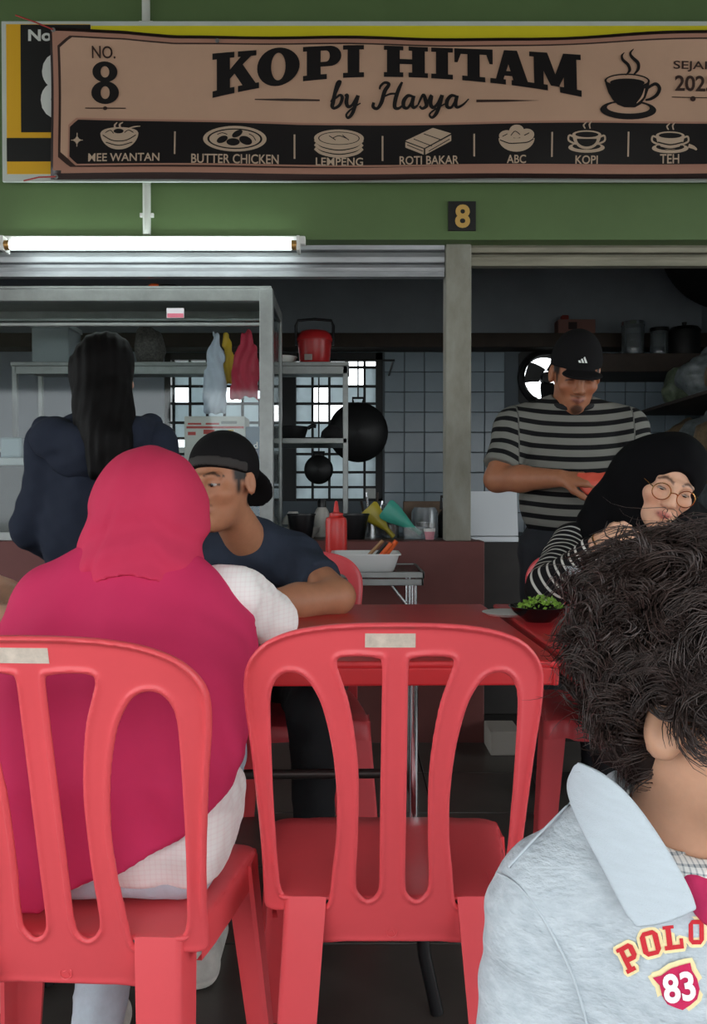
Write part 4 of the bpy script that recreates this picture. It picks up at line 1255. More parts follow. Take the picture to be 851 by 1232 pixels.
# ------------------------------------------------------------------ red moulded plastic chair
M_red = mat('red_plastic', srgb(236, 88, 94), 0.34, var=0.06, vscale=5.0, spec=0.45)
M_tape = mat('old_tape', srgb(222, 206, 190), 0.7, var=0.25, vscale=60)
CH = 475.0
def chair_pt(px, py):
    """outline point of the backrest -> chair local x, z"""
    k = (py - 600) / 1000.0
    z = (1.03 - 1.3475 * k) / (1 - 0.25 * k)
    d = 1.13 + (0.87 - z) * 0.25
    return ((px - CH) * d / 1000.0, z)
outer_l = [(475, 749), (430, 750), (390, 753), (352, 760), (322, 772), (303, 788), (291, 808), (287.5, 830), (290, 862), (297, 905), (304, 955), (311, 1010), (315, 1055), (317, 1090), (319, 1104), (330, 1107), (346, 1105), (370, 1106), (388, 1108), (388, 1125), (386, 1142)]
tongue = [(405, 1140), (420, 1138), (475, 1137)]
oL = catmull(outer_l, 4)
outline_px = [tuple(p) for p in oL] + tongue
outline_px = outline_px + [(2 * CH - x, y) for x, y in outline_px[::-1][1:-1]]
inner_l = catmull([(408, 793), (430, 791), (452, 793), (458.5, 799), (459, 850), (459, 920), (459, 1000), (459, 1062), (456, 1079), (446, 1086), (436, 1080), (431, 1064), (433, 1000), (432, 925), (422, 856), (410, 818), (404.5, 801)], 5, True)
outer_slot = catmull([(323, 850), (327, 828), (337, 815), (350, 812), (364, 817), (376, 831), (388, 856), (400, 905), (406, 960), (406, 1010), (402, 1050), (397, 1092), (385, 1094), (360, 1092), (345, 1087), (338, 1074), (334, 1040), (329, 980), (325, 910)], 5, True)
def mir(lp): return [(2 * CH - p[0], p[1]) for p in lp]
loc = lambda lp: [chair_pt(p[0], p[1]) for p in lp]
OUT = loc(outline_px)
SLOTS = [loc(inner_l), loc(mir(inner_l)), loc(outer_slot), loc(mir(outer_slot))]
def back_warp(V):
    """flat (x, t, z) -> curved backrest; t grows towards the rear"""
    x, t, z = V[:, 0], V[:, 1], V[:, 2]
    s = np.clip(z - 0.42, -0.1, 0.6)
    yc_ = -0.25 * s + 0.02 * np.clip(s / 0.1, 0, 1) * 0
    wrap = 0.55 * x ** 2 + 3.5 * np.maximum(np.abs(x) - 0.15, 0) ** 2
    return np.stack([x, yc_ + wrap - t, z], 1)
def make_chair_parts():
    F = Field((-0.235, -0.016, 0.335), (0.235, 0.018, 0.885), (0.003, 0.002, 0.003))
    X, Z = np.meshgrid(F.ax[0].astype(float), F.ax[2].astype(float), indexing='ij')
    so = poly_sdf(OUT, X, Z)
    ss = np.full(X.shape, 1e9)
    for lp in SLOTS: ss = np.minimum(ss, poly_sdf(lp, X, Z))
    region = np.maximum(so, -ss)
    lowz = np.clip((Z - 0.43) / 0.05, 0, 1)
    rim = np.clip(1 - np.abs(so + 0.004) / 0.006, 0, 1) * 0.009 * (0.25 + 0.75 * lowz)
    lip = np.clip(1 - np.abs(ss - 0.0048) / 0.0046, 0, 1) * 0.0042
    bulge = 0.004 * np.exp(-((X) / 0.10) ** 4) * np.clip((0.47 - Z) / 0.08, 0, 1)
    rear = 0.0028 + rim + lip
    front = 0.0026 + 0.4 * rim
    t = F.ax[1].astype(float)[None, :, None]
    d = np.maximum(region[:, None, :], np.maximum(t - rear[:, None, :], -front[:, None, :] - t))
    F.D[:] = d.astype(np.float32)
    back = F.mesh('backrest', M_red, None, None, back_warp, 1)
    # seat: slightly dished, waterfall front edge
    F = Field((-0.225, -0.03, -0.012), (0.225, 0.38, 0.010), (0.005, 0.005, 0.0025))
    pol = catmull([(-.155, 0.004), (-.175, .02), (-.192, .12), (-.207, .26), (-.212, .315), (-.196, .338), (-.15, .336), (-.125, .352), (-.06, .358), (0, .359), (.06, .358), (.125, .352), (.15, .336), (.196, .338), (.212, .315), (.207, .26), (.192, .12), (.175, .02), (.155, 0.004), (.08, .006), (0, .006), (-.08, .006)], 4, True)
    X, Y = np.meshgrid(F.ax[0].astype(float), F.ax[1].astype(float), indexing='ij')
    sp = poly_sdf(pol, X, Y)
    t = F.ax[2].astype(float)[None, None, :]
    F.D[:] = np.maximum(sp[:, :, None], np.abs(t) - 0.004).astype(np.float32)
    def seat_warp(V):
        x, y, t_ = V[:, 0], V[:, 1], V[:, 2]
        z = 0.425 - 0.012 * np.exp(-(x / .13) ** 2 - ((y - .16) / .13) ** 2)
        z = z - 0.9 * np.maximum(y - .28, 0) ** 1.6 - 4.0 * np.maximum(np.abs(x) - .17, 0) ** 2
        return np.stack([x, y, z + t_], 1)
    seat = F.mesh('seat', M_red, None, None, seat_warp, 1)
    # skirt under the seat rim (front and sides)
    sk = []
    edge = [p for p in pol if p[1] > .03]
    i0 = max(range(len(pol)), key=lambda i: -1 if pol[i][1] > .03 else i)
    edge = [q for q in pol[i0 + 1:] + pol[:i0 + 1] if q[1] > .03]
    if edge[0][0] > edge[-1][0]: edge = edge[::-1]
    rings = [[], [], [], []]
    for (x, y) in edge:
        zz = seat_warp(np.array([[x, y, 0.0]]))[0, 2]
        f = 1.0
        dn = 0.035 + 0.012 * (abs(x) / .2)
        rings[0].append(Vector((x, y, zz + .002))); rings[1].append(Vector((x * 1.02, y + (.004 if y > .1 else 0), zz - .006)))
        rings[2].append(Vector((x * 1.025, y + (.006 if y > .1 else 0), zz - dn))); rings[3].append(Vector((x * .98, y, zz - dn)))
    n_ = len(edge)
    vsk = [v for rr in rings for v in rr]
    fsk = [(a * n_ + i, a * n_ + i + 1, (a + 1) * n_ + i + 1, (a + 1) * n_ + i) for a in range(3) for i in range(n_ - 1)]
    skirt = MB().add(vsk, fsk, True).build('seat_skirt', M_red)
    # legs: tapered angle sections with rounded outer corner
    legs = []
    def leg(top, botm, wt, wb_, dt, db_, sx, sy, tilt_in):
        rings = []
        for t in np.linspace(0, 1, 7):
            c = Vector(top).lerp(Vector(botm), t)
            w = wt + (wb_ - wt) * t; dp = dt + (db_ - dt) * t
            e = .010 - .003 * t; th = .006
            # L profile: outer corner at (sx*w/2, sy*dp/2)
            pr = [(-.5 * w, .5 * dp + .002), (-.5 * w, .5 * dp - th), (-.5 * w + .004, .5 * dp - th + .001), (.5 * w - th - e, .5 * dp - th), (.5 * w - th, .5 * dp - th - e), (.5 * w - th, -.5 * dp), (.5 * w + .002, -.5 * dp), (.5 * w, -.5 * dp + .006), (.5 * w, .5 * dp - e), (.5 * w - e * .3, .5 * dp - e * .3), (.5 * w - e, .5 * dp), (-.5 * w + .01, .5 * dp)]
            ring = [Vector((c.x + sx * a_, c.y + sy * b_, c.z)) for a_, b_ in pr]
            if sx * sy < 0: ring = ring[::-1]
            rings.append(ring[::-1])
        legs.append(MB().loft(rings, True, True).build('leg', M_red))
    # rear legs (wide face to the rear) then front legs
    for sx in (-1, 1):
        leg((sx * .131, .046, .428), (sx * .158, -.05, 0.0), .064, .052, .085, .055, sx, -1, 0)
    for sx in (-1, 1):
        leg((sx * .183, .292, .416), (sx * .222, .345, 0.0), .062, .046, .075, .05, sx, 1, 0)
    # moulding mark on the tongue and tape label on the top
    zmk = chair_pt(473, 1125)[1]
    ym = back_warp(np.array([[0.0, 0.0032, zmk]]))[0, 1]
    ring = [(0.0085 * math.cos(a_), ym - .0004, zmk + 0.0085 * math.sin(a_)) for a_ in np.linspace(0, 2 * math.pi, 20, endpoint=False)]
    mark = MB().tube(ring, .0008, 5, True)
    mark.tube([(-.004, ym - .0004, zmk + .002), (.001, ym - .0004, zmk + .004), (.004, ym - .0004, zmk - .003)], .0008, 5)
    mk = mark.build('moulding_mark', M_red)
    def tape(px0, px1, py0, py1):
        vs_, fs_ = [], []
        n = 8
        for i in range(n + 1):
            for j in (0, 1):
                p = chair_pt(px0 + (px1 - px0) * i / n, py0 if j else py1)
                for t_ in (.0031, .0036):
                    vs_.append(back_warp(np.array([[p[0], t_, p[1]]]))[0])
        for i in range(n):
            a_ = i * 4
            fs_ += [(a_ + 1, a_ + 5, a_ + 7, a_ + 3), (a_, a_ + 2, a_ + 6, a_ + 4), (a_ + 2, a_ + 3, a_ + 7, a_ + 6), (a_, a_ + 4, a_ + 5, a_ + 1)]
        fs_ += [(0, 1, 3, 2), (n * 4, n * 4 + 2, n * 4 + 3, n * 4 + 1)]
        return raw('tape_label', vs_, fs_, M_tape)
    tp = tape(438, 499, 762.5, 779.5)
    return [back, seat, skirt, mk, tp] + legs
CHAIR = make_chair_parts()
used = [False]
def chair(x, y, rz, label, with_tape=True):
    o = empty('plastic_chair', (x, y, 0), rz, label, 'chair', 'red plastic chairs around the tables')
    for p in CHAIR:
        if p.name.startswith('tape') and not with_tape: continue
        if used[0] and not (p.name.startswith('tape') and p.parent is None):
            c = p.copy(); COL.objects.link(c)
        else:
            c = p
        c.parent = o
    used[0] = True
    return o
chair(0.058, 1.245, 0.0, 'empty red plastic chair with slotted back pushed up to the table')
chair(-0.400, 1.135, math.radians(-3), 'red plastic chair on which the woman in pink headscarf sits')
chair(-0.185, 2.60, math.radians(180 + 3), 'red plastic chair of the man in the backwards cap', False)
chair(0.765, 2.605, math.radians(180 - 4), 'red plastic chair under the woman in the black headscarf', False)
chair(-1.30, 1.87, math.radians(-88), 'red plastic chair of the diner with bare forearm at the table end', False)

# ------------------------------------------------------------------ tables
M_rtable = mat('red_table_plastic', srgb(206, 48, 52), 0.36, var=0.12, vscale=6, spec=0.5)
M_legdk = mat('dark_leg_metal', srgb(70, 62, 60), .4, .6)
ZT = 0.742
def table(name, x0, x1, y0, y1, label, rz=0.0):
    cx, cy = (x0 + x1) / 2, (y0 + y1) / 2
    o = empty(name, (cx, cy, 0), rz, label, 'table', 'red tables of the eating area')
    hx_, hy_ = (x1 - x0) / 2, (y1 - y0) / 2
    # moulded top with a lip and apron
    MB().box(-hx_, hx_, -hy_, hy_, ZT - .014, ZT, .006).build('table_top', M_rtable, o)
    for (a0, a1, b0, b1) in ((-hx_ + .004, hx_ - .004, -hy_ + .004, -hy_ + .016), (-hx_ + .004, hx_ - .004, hy_ - .016, hy_ - .004), (-hx_ + .004, -hx_ + .016, -hy_, hy_), (hx_ - .016, hx_ - .004, -hy_, hy_)):
        MB().box(a0, a1, b0, b1, ZT - .045, ZT - .012, .004).build('apron', M_rtable, o)
    return o, hx_, hy_
t1, hx1, hy1 = table('dining_table', -0.84, 0.362, 1.46, 2.26, 'long red table where the pink headscarf woman and the capped man sit', math.radians(1.2))
for lx, yy in ((-.45, -.1), (-.45, .28), (.356, -.2), (.356, .28)):
    if True:
        MB().tube([(lx, yy, ZT - .014), (lx, yy, .36)], .0095, 10).build('leg', M_chrome, t1)
        MB().tube([(lx, yy, .37), (lx + .005, yy, .28), (lx + .02, yy * 1.1, .12), (lx + .045, yy * 1.15, .006)], .0135, 10).build('leg_foot', M_blackpl, t1)
MB().tube([(-.45, 0, .41), (.356, 0, .41)], .011, 10).build('foot_rail', M_legdk, t1)
for lx, y0_ in ((-.45, -.1), (.356, -.2)):
    MB().tube([(lx, y0_, .43), (lx, 0, .41), (lx, .28, .45)], .008, 8).build('stretcher', M_legdk, t1)
t2, hx2, hy2 = table('dining_table', 0.386, 1.45, 1.48, 2.28, 'red table with the bowl of greens and clear cup on it', math.radians(0.6))
MB().tube([(.08, 0, ZT - .014), (.08, 0, .05)], .03, 14).build('column', M_legdk, t2)
for k in range(4):
    a_ = k * math.pi / 2
    MB().tube([(.08, 0, .07), (.08 + .14 * math.cos(a_), .14 * math.sin(a_), .05), (.08 + .3 * math.cos(a_), .3 * math.sin(a_), .016)], .014, 8).build('foot', M_legdk, t2)

# ------------------------------------------------------------------ food and drink on the right table
bd = 1.95
bp0 = P(648, 742, bd)
bl = empty('bowl', (bp0.x, bd, ZT), 0, 'black bowl heaped with chopped greens on the right table', 'bowl')
MB().lathe([(.03, 0), (.034, .004), (.058, .022), (.07, .036), (.067, .037), (.05, .022), (0, .01)], (0, 0, 0), 28).build('dish', mat('black_melamine', srgb(18, 18, 20), .18), bl)
M_leaf = mat('chopped_greens', srgb(134, 176, 62), .5, var=.5, vscale=120)
rg = random.Random(3)
mb = MB()
for i in range(170):
    a_, rr = rg.uniform(0, 6.283), .056 * math.sqrt(rg.random())
    x, y = rr * math.cos(a_) + .006, rr * math.sin(a_)
    z = .022 + .034 * (1 - (rr / .06) ** 2) + rg.uniform(-.004, .006)
    u_ = Vector((rg.gauss(0, 1), rg.gauss(0, 1), rg.gauss(0, .6))).normalized(); w_ = u_.orthogonal().normalized(); n_ = u_.cross(w_)
    s1, s2 = rg.uniform(.004, .008), rg.uniform(.003, .005)
    c = Vector((x, y, z))
    mb.add([c - u_ * s1, c + w_ * s2 + n_ * .001, c + u_ * s1, c - w_ * s2 + n_ * .001, c + n_ * .0025], [(0, 1, 4), (1, 2, 4), (2, 3, 4), (3, 0, 4), (3, 2, 1, 0)])
g_ = mb.build('greens', M_leaf, bl); g_['kind'] = 'stuff'
# clear cup with handle lug
cp_ = P(705, 757, 1.88)
cu = empty('plastic_cup', (cp_.x, 1.88, ZT), 0, 'clear plastic cup of pale drink on the right table', 'cup')
MB().lathe([(.031, 0), (.033, .004), (.045, .128), (.047, .132), (.0455, .133), (.043, .128), (.031, .006), (0, .006)], (0, 0, 0), 30).build('cup_wall', M_clear, cu)
MB().lathe([(.0305, .007), (.040, .09), (0, .09)], (0, 0, 0), 28).build('drink', mat('pale_drink', srgb(150, 120, 118), .25, spec=.4), cu)
for k in range(7):
    a_ = k * 2.4
    rr = .022 * (0.4 + .6 * ((k * 37) % 10) / 10)
    MB().box(rr * math.cos(a_) - .011, rr * math.cos(a_) + .011, rr * math.sin(a_) - .011, rr * math.sin(a_) + .011, .076 + .004 * (k % 3), .098 + .004 * (k % 3), .003).build('ice_cube', M_clear, cu)
wd = P(622, 741, 1.99)
tag(MB().lathe([(.05, 0), (.055, .004), (.062, .007), (.058, .008), (0, .006)], (wd.x - .01, 2.06, ZT), 26, 'Z').build('saucer', M_white), 'white saucer behind the bowl of greens', 'saucer')

# ------------------------------------------------------------------ small side table with basin and sauce bottle
sx0, sx1 = P(385, 0, 3.02).x, P(510, 0, 3.02).x
ZS = P(0, 688, 3.02).z
sd = empty('side_table', ((sx0 + sx1) / 2, 3.22, 0), 0, 'small folding side table with dark top and metal edge', 'table')
hw_ = (sx1 - sx0) / 2
MB().box(-hw_, hw_, -.2, .2, ZS - .02, ZS - .004, .003).build('table_top', mat('dark_laminate', srgb(40, 38, 38), .25), sd)
for (a0, a1, b0, b1) in ((-hw_ - .006, hw_ + .006, -.206, -.196), (-hw_ - .006, hw_ + .006, .196, .206), (-hw_ - .006, -hw_ + .004, -.206, .206), (hw_ - .004, hw_ + .006, -.206, .206)):
    MB().box(a0, a1, b0, b1, ZS - .022, ZS, .002).build('edge_trim', M_alu, sd)
    MB().box(a0 * .98, a1 * .98, b0 * .98, b1 * .98, ZS - .05, ZS - .026, .002).build('edge_trim', M_alu, sd)
for sxx in (-1, 1):
    for yy in (-.17, .17):
        MB().tube([(sxx * (hw_ - .03), yy, ZS - .03), (sxx * (hw_ - .03), yy, 0)], .012, 10).build('leg', M_stain, sd)
    MB().tube([(sxx * (hw_ - .03), -.17, ZS - .16), (sxx * (hw_ - .13), -.17, ZS - .03)], .007, 8).build('brace', M_stain, sd)
bs_x = P(440, 0, 3.12).x
bas = empty('basin', (bs_x, 3.13, ZS - .003), 0, 'white plastic basin holding cutlery on the side table', 'basin')
hb = P(0, 664, 3.1).z - ZS
def rrect(w, d_, z, rad=.03, n=5):
    out = []
    for (cx_, cy_, a0) in ((w - rad, d_ - rad, 0), (-w + rad, d_ - rad, 90), (-w + rad, -d_ + rad, 180), (w - rad, -d_ + rad, 270)):
        for k in range(n):
            a_ = math.radians(a0 + 90 * k / (n - 1)); out.append(Vector((cx_ + rad * math.cos(a_), cy_ + rad * math.sin(a_), z)))
    return out
bw_ = 0.126
MB().loft([rrect(bw_ * .8, .085, 0), rrect(bw_ * .84, .09, .004), rrect(bw_ * .97, .115, hb - .006), rrect(bw_ * 1.03, .122, hb - .005), rrect(bw_ * 1.03, .122, hb), rrect(bw_ * .94, .112, hb), rrect(bw_ * .8, .085, .01)]).build('tub', mat('white_basin', srgb(222, 224, 222), .4), bas)
for k, (xx, col_) in enumerate(((.085, srgb(226, 98, 44)), (.105, srgb(226, 98, 44)), (.07, srgb(30, 30, 30)), (.055, srgb(170, 130, 90)))):
    MB().tube([(xx - .06 - .02 * (k == 3), .0 + .015 * k, .012), (xx + .012, -.02 + .015 * k, hb + .035 + .008 * (k % 2))], .0095 if k < 2 else .007, 8).build('utensil_handle', mat('handle_%d' % k, col_, .4), bas)
rb = empty('sauce_bottle', (P(404.5, 0, 3.3).x, 3.3, ZS - .003), 0, 'red squeeze sauce bottle on the side table', 'bottle')
kk = 3.3 / 1000
zz = lambda py: P(0, py, 3.3).z - (ZS - .003)
MB().lathe([(12 * kk, 0), (13 * kk, .008), (13 * kk, zz(627)), (12 * kk, zz(623)), (8.5 * kk, zz(621.5)), (8 * kk, zz(620))], (0, 0, 0), 26).build('body', mat('red_squeeze', srgb(206, 48, 44), .32), rb)
MB().lathe([(8.2 * kk, zz(621.5)), (8 * kk, zz(617.5)), (3.6 * kk, zz(616)), (2.4 * kk, zz(607)), (1.5 * kk, zz(603)), (0, zz(602.6))], (0, 0, 0), 20).build('nozzle', mat('red_squeeze'), rb)
# pale block at the foot of the counter
tag(obox('step_block', mat('pale_block', srgb(150, 144, 136), .8), P(588, 0, 3.4).x, P(624, 0, 3.4).x, 3.3, 3.47, 0.004, P(0, 872, 3.4).z, None, .006), 'pale block on the floor at the foot of the maroon wall', 'block')
# ------------------------------------------------------------------ people
def rot(yaw=0, pitch=0, roll=0):
    a, b, c = map(math.radians, (yaw, pitch, roll))
    Rz = np.array([[math.cos(a), -math.sin(a), 0], [math.sin(a), math.cos(a), 0], [0, 0, 1]])
    Rx = np.array([[1, 0, 0], [0, math.cos(b), -math.sin(b)], [0, math.sin(b), math.cos(b)]])
    Ry = np.array([[math.cos(c), 0, math.sin(c)], [0, 1, 0], [-math.sin(c), 0, math.cos(c)]])
    return Rz @ Rx @ Ry

class Head:
    """face looks along local -y; local x is the observer's right when the face looks at the observer"""
    def __init__(self, c, R, s=1.0): self.c, self.R, self.s = np.array(c, float), R, s
    def w(self, l): return self.c + self.R @ (np.array(l, float) * self.s)
    def loc(self, V): return (V - self.c) @ self.R / self.s
    def ell(self, F, l, r, k=.02, mode='add'): F.ell(self.w(l), np.array(r) * self.s, k, mode, self.R)
    def cone(self, F, a, b, r1, r2, k=.02, mode='add'): F.cone(self.w(a), self.w(b), r1 * self.s, r2 * self.s, k, mode)
    def add(self, F, soft=1.0, ears=True, child=False):
        e, c = self.ell, self.cone
        e(F, (0, .018, .038), (.074, .094, .086), .02)
        e(F, (0, -.028, -.03), (.060, .062, .078), .03)
        e(F, (0, -.05, -.082), (.036, .034, .034), .03)
        e(F, (0, -.074, -.098), (.018, .015, .015), .02)
        for s in (-1, 1):
            e(F, (s * .040, -.060, -.022), (.024, .024, .020), .02)
            c(F, (s * .012, -.0885, .022), (s * .044, -.074, .022), .009, .008, .014)
            e(F, (s * .031, -.096, .003), (.019, .014, .0115), .012, 'sub')
            e(F, (s * .031, -.0745, .002), (.0165, .013, .0115), .006)
            if child: e(F, (s * .036, -.055, -.05), (.03, .032, .03), .02)
        c(F, (0, -.090, .016), (0, -.108, -.026), .0085, .011, .014)
        e(F, (0, -.108, -.030), (.0115, .010, .009), .008)
        for s in (-1, 1): e(F, (s * .0125, -.098, -.033), (.0085, .010, .0075), .006)
        for s in (-1, 1):
            c(F, (0, -.0965, -.0575), (s * .021, -.085, -.0615), .0058, .0032, .006)
            c(F, (0, -.0945, -.0675), (s * .018, -.084, -.0640), .0068, .0035, .006)
        if ears:
            for s in (-1, 1):
                self.ell(F, (s * .078, .012, -.002), (.010, .020, .031), .008)
                self.ell(F, (s * .086, .006, .002), (.007, .011, .018), .006, 'sub')
        return self
    def colours(self, V, skin, lip, brow, hair=None, beard=None, stubble=None):
        L = self.loc(V)
        x, y, z = L.T
        col = np.repeat(np.array(skin)[None], len(V), 0)
        near = (np.abs(x) < .11) & (np.abs(y) < .14) & (z > -.14) & (z < .15)
        def put_(mask, cc, a=1.0):
            m = (mask * a)[:, None] * near[:, None]
            col[:] = col * (1 - m) + np.array(cc)[None] * m
        sm = lambda d, w=.003: np.clip(0.5 - d / w, 0, 1)
        # warm flush on cheeks and nose
        put_(np.exp(-((np.abs(x) - .04) / .02) ** 2 - ((z + .03) / .025) ** 2) * (y < -.03), np.array(skin) * np.array((1.05, .82, .78)), .5)
        lipd = np.sqrt((x / .021) ** 2 + ((z + .0625) / .0095) ** 2) - 1
        put_(sm(lipd * .01, .005) * (y < -.06), lip, .85)
        put_(sm(np.abs(z + .0628) - .0011, .002) * (np.abs(x) < .019) * (y < -.06), np.array(lip) * .3)
        ax = np.abs(x)
        bz = .0255 + .006 * np.sin(np.clip((ax - .012) / .036, 0, 1) * np.pi) - .004 * np.clip((ax - .03) / .02, 0, 1)
        put_(sm(np.abs(z - bz) - .0032, .003) * (ax > .011) * (ax < .05) * (y < -.03), brow, .9)
        # closed-lash line and eyelids
        put_(sm(np.abs(z - (.004 - .0035 * ((ax - .031) / .016) ** 2)) - .0014, .002) * (np.abs(ax - .031) < .0165) * (y < -.055), np.array(brow) * .5)
        if hair is not None:
            hs = np.clip((y + .044) / .012, 0, 1) * np.clip((z - .000) / .012, 0, 1) * np.clip((ax - .046) / .01, 0, 1)
            hs2 = np.exp(-((y + .022) / .010) ** 2) * np.clip((z + .030) / .012, 0, 1) * np.clip((.03 - z) / .01, 0, 1) * np.clip((ax - .052) / .01, 0, 1)
            hs3 = np.clip((y - .036) / .008, 0, 1) * np.clip((z + .065) / .012, 0, 1)
            ear = (ax > .0745) & (np.abs(y - .012) < .024) & (np.abs(z + .002) < .036)
            put_(np.clip(np.maximum(np.maximum(hs, hs2), hs3), 0, 1) * (1 - ear), hair)
        if beard is not None:
            put_(sm(np.sqrt((x / .02) ** 2 + ((z + .096) / .017) ** 2) * .01 - .01, .004) * (y < -.05), beard, .85)
            put_(sm(np.abs(z + .049) - .003, .003) * (ax < .024) * (y < -.06), beard, .6)
        if stubble is not None:
            put_(sm(np.abs(z + .049) - .0035, .004) * (ax < .024) * (y < -.06), stubble, .55)
            put_(sm(np.sqrt((x / .014) ** 2 + ((z + .088) / .01) ** 2) * .01 - .01, .005) * (y < -.05), stubble, .4)
        return col
    def eyes(self, parent, look=(0, 0), open_=1.0):
        """two eyes with iris, just proud of the lids"""
        M_e = mat('eye_white', srgb(158, 146, 138), .2); M_i = mat('iris_dark', srgb(24, 16, 12), .15)
        for s in (-1, 1):
            c0 = np.array((s * .031, -.0815, .0015))
            vs_, fs_ = [], []
            n, m_ = 14, 6
            r = MB()
            def disc(cx, cz, rx_, rz_, off, name, m):
                vv, ff = [], []
                for j in range(4):
                    for i in range(14):
                        a = 2 * math.pi * i / 14
                        t = j / 3
                        X_, Z_ = cx + rx_ * t * math.cos(a), cz + rz_ * t * math.sin(a)
                        Y_ = -off + .9 * ((X_) ** 2 / .016 + Z_ ** 2 / .02)
                        p = self.w(c0 + np.array((X_, Y_, Z_)))
                        vv.append(p)
                for j in range(3):
                    for i in range(14):
                        i2 = (i + 1) % 14
                        ff.append((j * 14 + i, j * 14 + i2, (j + 1) * 14 + i2, (j + 1) * 14 + i))
                o = raw(name, vv, ff, m, parent, True)
                o.matrix_parent_inverse = parent.matrix_basis.inverted()
                return o
            disc(0, 0, .0115, .0052 * open_, .0075, 'eye', M_e)
            disc(look[0] * .004, look[1] * .002, .0062, .0054 * open_, .0085, 'iris', M_i)

def unit(v): v = np.array(v, float); return v / np.linalg.norm(v)
def hand(F, w, d, n, side=1, curl=.5, s=1.0, k=.007, thumb=.3):
    """w wrist, d direction wrist->knuckles, n palm normal (fingers curl towards it); thumb on side*(d x n)"""
    w, d, n = np.array(w, float), unit(d), np.array(n, float)
    n = unit(n - d * (n @ d)); sd = np.cross(d, n) * side
    kn = [(.027, .082), (.009, .086), (-.009, .082), (-.026, .074)]
    ln = (.068, .076, .070, .054); rr = (.0088, .009, .0085, .0075)
    for (o_, a_), L, r in zip(kn, ln, rr):
        kp = w + d * a_ * s + sd * o_ * s
        F.cone(w + sd * o_ * .55 * s, kp, .0155 * s, .0115 * s, .014)
        p, ang = kp, 0.0
        for q, f in enumerate((.45, .31, .24)):
            ang += curl * (.75, 1.0, .7)[q]
            nd = d * math.cos(ang) + n * math.sin(ang) + sd * (o_ * 1.2) * (1 - min(1, curl))
            p2 = p + unit(nd) * L * f * s
            F.cone(p, p2, r * s * (1 - .08 * q), r * s * (.92 - .08 * q), k)
            p = p2
    b = w + d * .018 * s + sd * .022 * s
    p1 = b + unit(d * .75 + sd * .75 + n * thumb) * .042 * s
    p2 = p1 + unit(d * .9 + sd * .25 + n * (thumb + .2)) * .032 * s
    p3 = p2 + unit(d * .9 - sd * .1 + n * (thumb + .35)) * .024 * s
    F.chain([b, p1, p2, p3], [.0145 * s, .0115 * s, .0098 * s, .008 * s], .009)

M_skin = mat('skin', (.4, .25, .2), .48, attr=True, var=.10, vscale=45, bump=.04, bscale=220, sss=.12, spec=.4)
M_cloth = mat('cloth', (.4, .4, .4), .88, attr=True, var=.10, vscale=30, bump=.12, bscale=260, sheen=.15, spec=.2)
def stripe_mat(name, base, dark, period, frac, soft=.02, third=None):
    """stripes driven by the cloth coordinate stored in the mesh (metres along the garment)"""
    m = mat(name, base, .85, bump=.12, bscale=260, spec=.2)
    nt = m.node_tree; b = nt.nodes['Principled BSDF']
    a = nt.nodes.new('ShaderNodeAttribute'); a.attribute_name = 'col'
    sp = nt.nodes.new('ShaderNodeSeparateColor'); nt.links.new(a.outputs['Color'], sp.inputs[0])
    dv = nt.nodes.new('ShaderNodeMath'); dv.operation = 'DIVIDE'; dv.inputs[1].default_value = period
    fr = nt.nodes.new('ShaderNodeMath'); fr.operation = 'FRACT'
    cr = nt.nodes.new('ShaderNodeValToRGB')
    nt.links.new(sp.outputs[0], dv.inputs[0]); nt.links.new(dv.outputs[0], fr.inputs[0]); nt.links.new(fr.outputs[0], cr.inputs[0])
    e = cr.color_ramp.elements
    e[0].position = 0; e[0].color = (*dark, 1); e[1].position = frac; e[1].color = (*dark, 1)
    for p_, c_ in ((min(frac + soft, .98), base), (1 - soft, base), (1.0, dark)):
        q = e.new(p_); q.color = (*c_, 1)
    nt.links.new(cr.outputs[0], b.inputs['Base Color'])
    return m
flat = lambda c: (lambda V: np.repeat(np.array(c)[None], len(V), 0))

def person(loc, label):
    return empty('person', loc, 0, label, 'person')

def seg_t(V, a, b):
    a, b = np.array(a, float), np.array(b, float); ab = b - a
    t = np.clip(((V - a) @ ab) / (ab @ ab), 0, 1)
    return t, np.linalg.norm(V - a - t[:, None] * ab, axis=1)

SK_MAN = srgb(176, 122, 92); SK_MAN2 = srgb(158, 104, 76); SK_W = srgb(214, 168, 140); SK_KID = srgb(200, 152, 124)
HAIR = srgb(26, 21, 20)
folds = lambda amp, f, seed: (lambda x, y, z: amp * fbm(x, y, z, seed, 6, f))

# ================================================================== woman in the pink headscarf (seen from behind)
p = person((-0.385, 1.33, 0.0), 'woman in a crimson pink headscarf and white blouse seen from behind')
hd = Head((-.365, 1.495, 1.0), rot(180, 8, 0), .93)
F = Field((-.75, 1.15, .42), (-.02, 2.1, 1.16), .009)
hd.add(F)
F.cone((-.365, 1.47, .95), (-.368, 1.44, .86), .052, .06).ell((-.375, 1.375, .70), (.15, .065, .13), .03).ell((-.372, 1.435, .84), (.14, .055, .05), .03).ell((-.385, 1.35, .55), (.15, .1, .13), .03)
SH_R, EL_R, WR_R = (-.222, 1.47, .858), (-.165, 1.60, .80), (-.33, 1.735, .772)
SH_L, EL_L, WR_L = (-.505, 1.47, .835), (-.59, 1.62, .80), (-.43, 1.735, .772)
for a, b, c in ((SH_R, EL_R, WR_R), (SH_L, EL_L, WR_L)):
    F.chain([a, b, c], [.045, .038, .026], .02)
hand(F, WR_R, (-.1, .95, 0), (0, 0, -1), -1, .2, thumb=-.25); hand(F, WR_L, (.05, .95, 0), (0, 0, -1), 1, .2, thumb=-.25)
F.mesh('body', M_skin, p, lambda V: hd.colours(V, SK_W, srgb(180, 96, 92), HAIR))
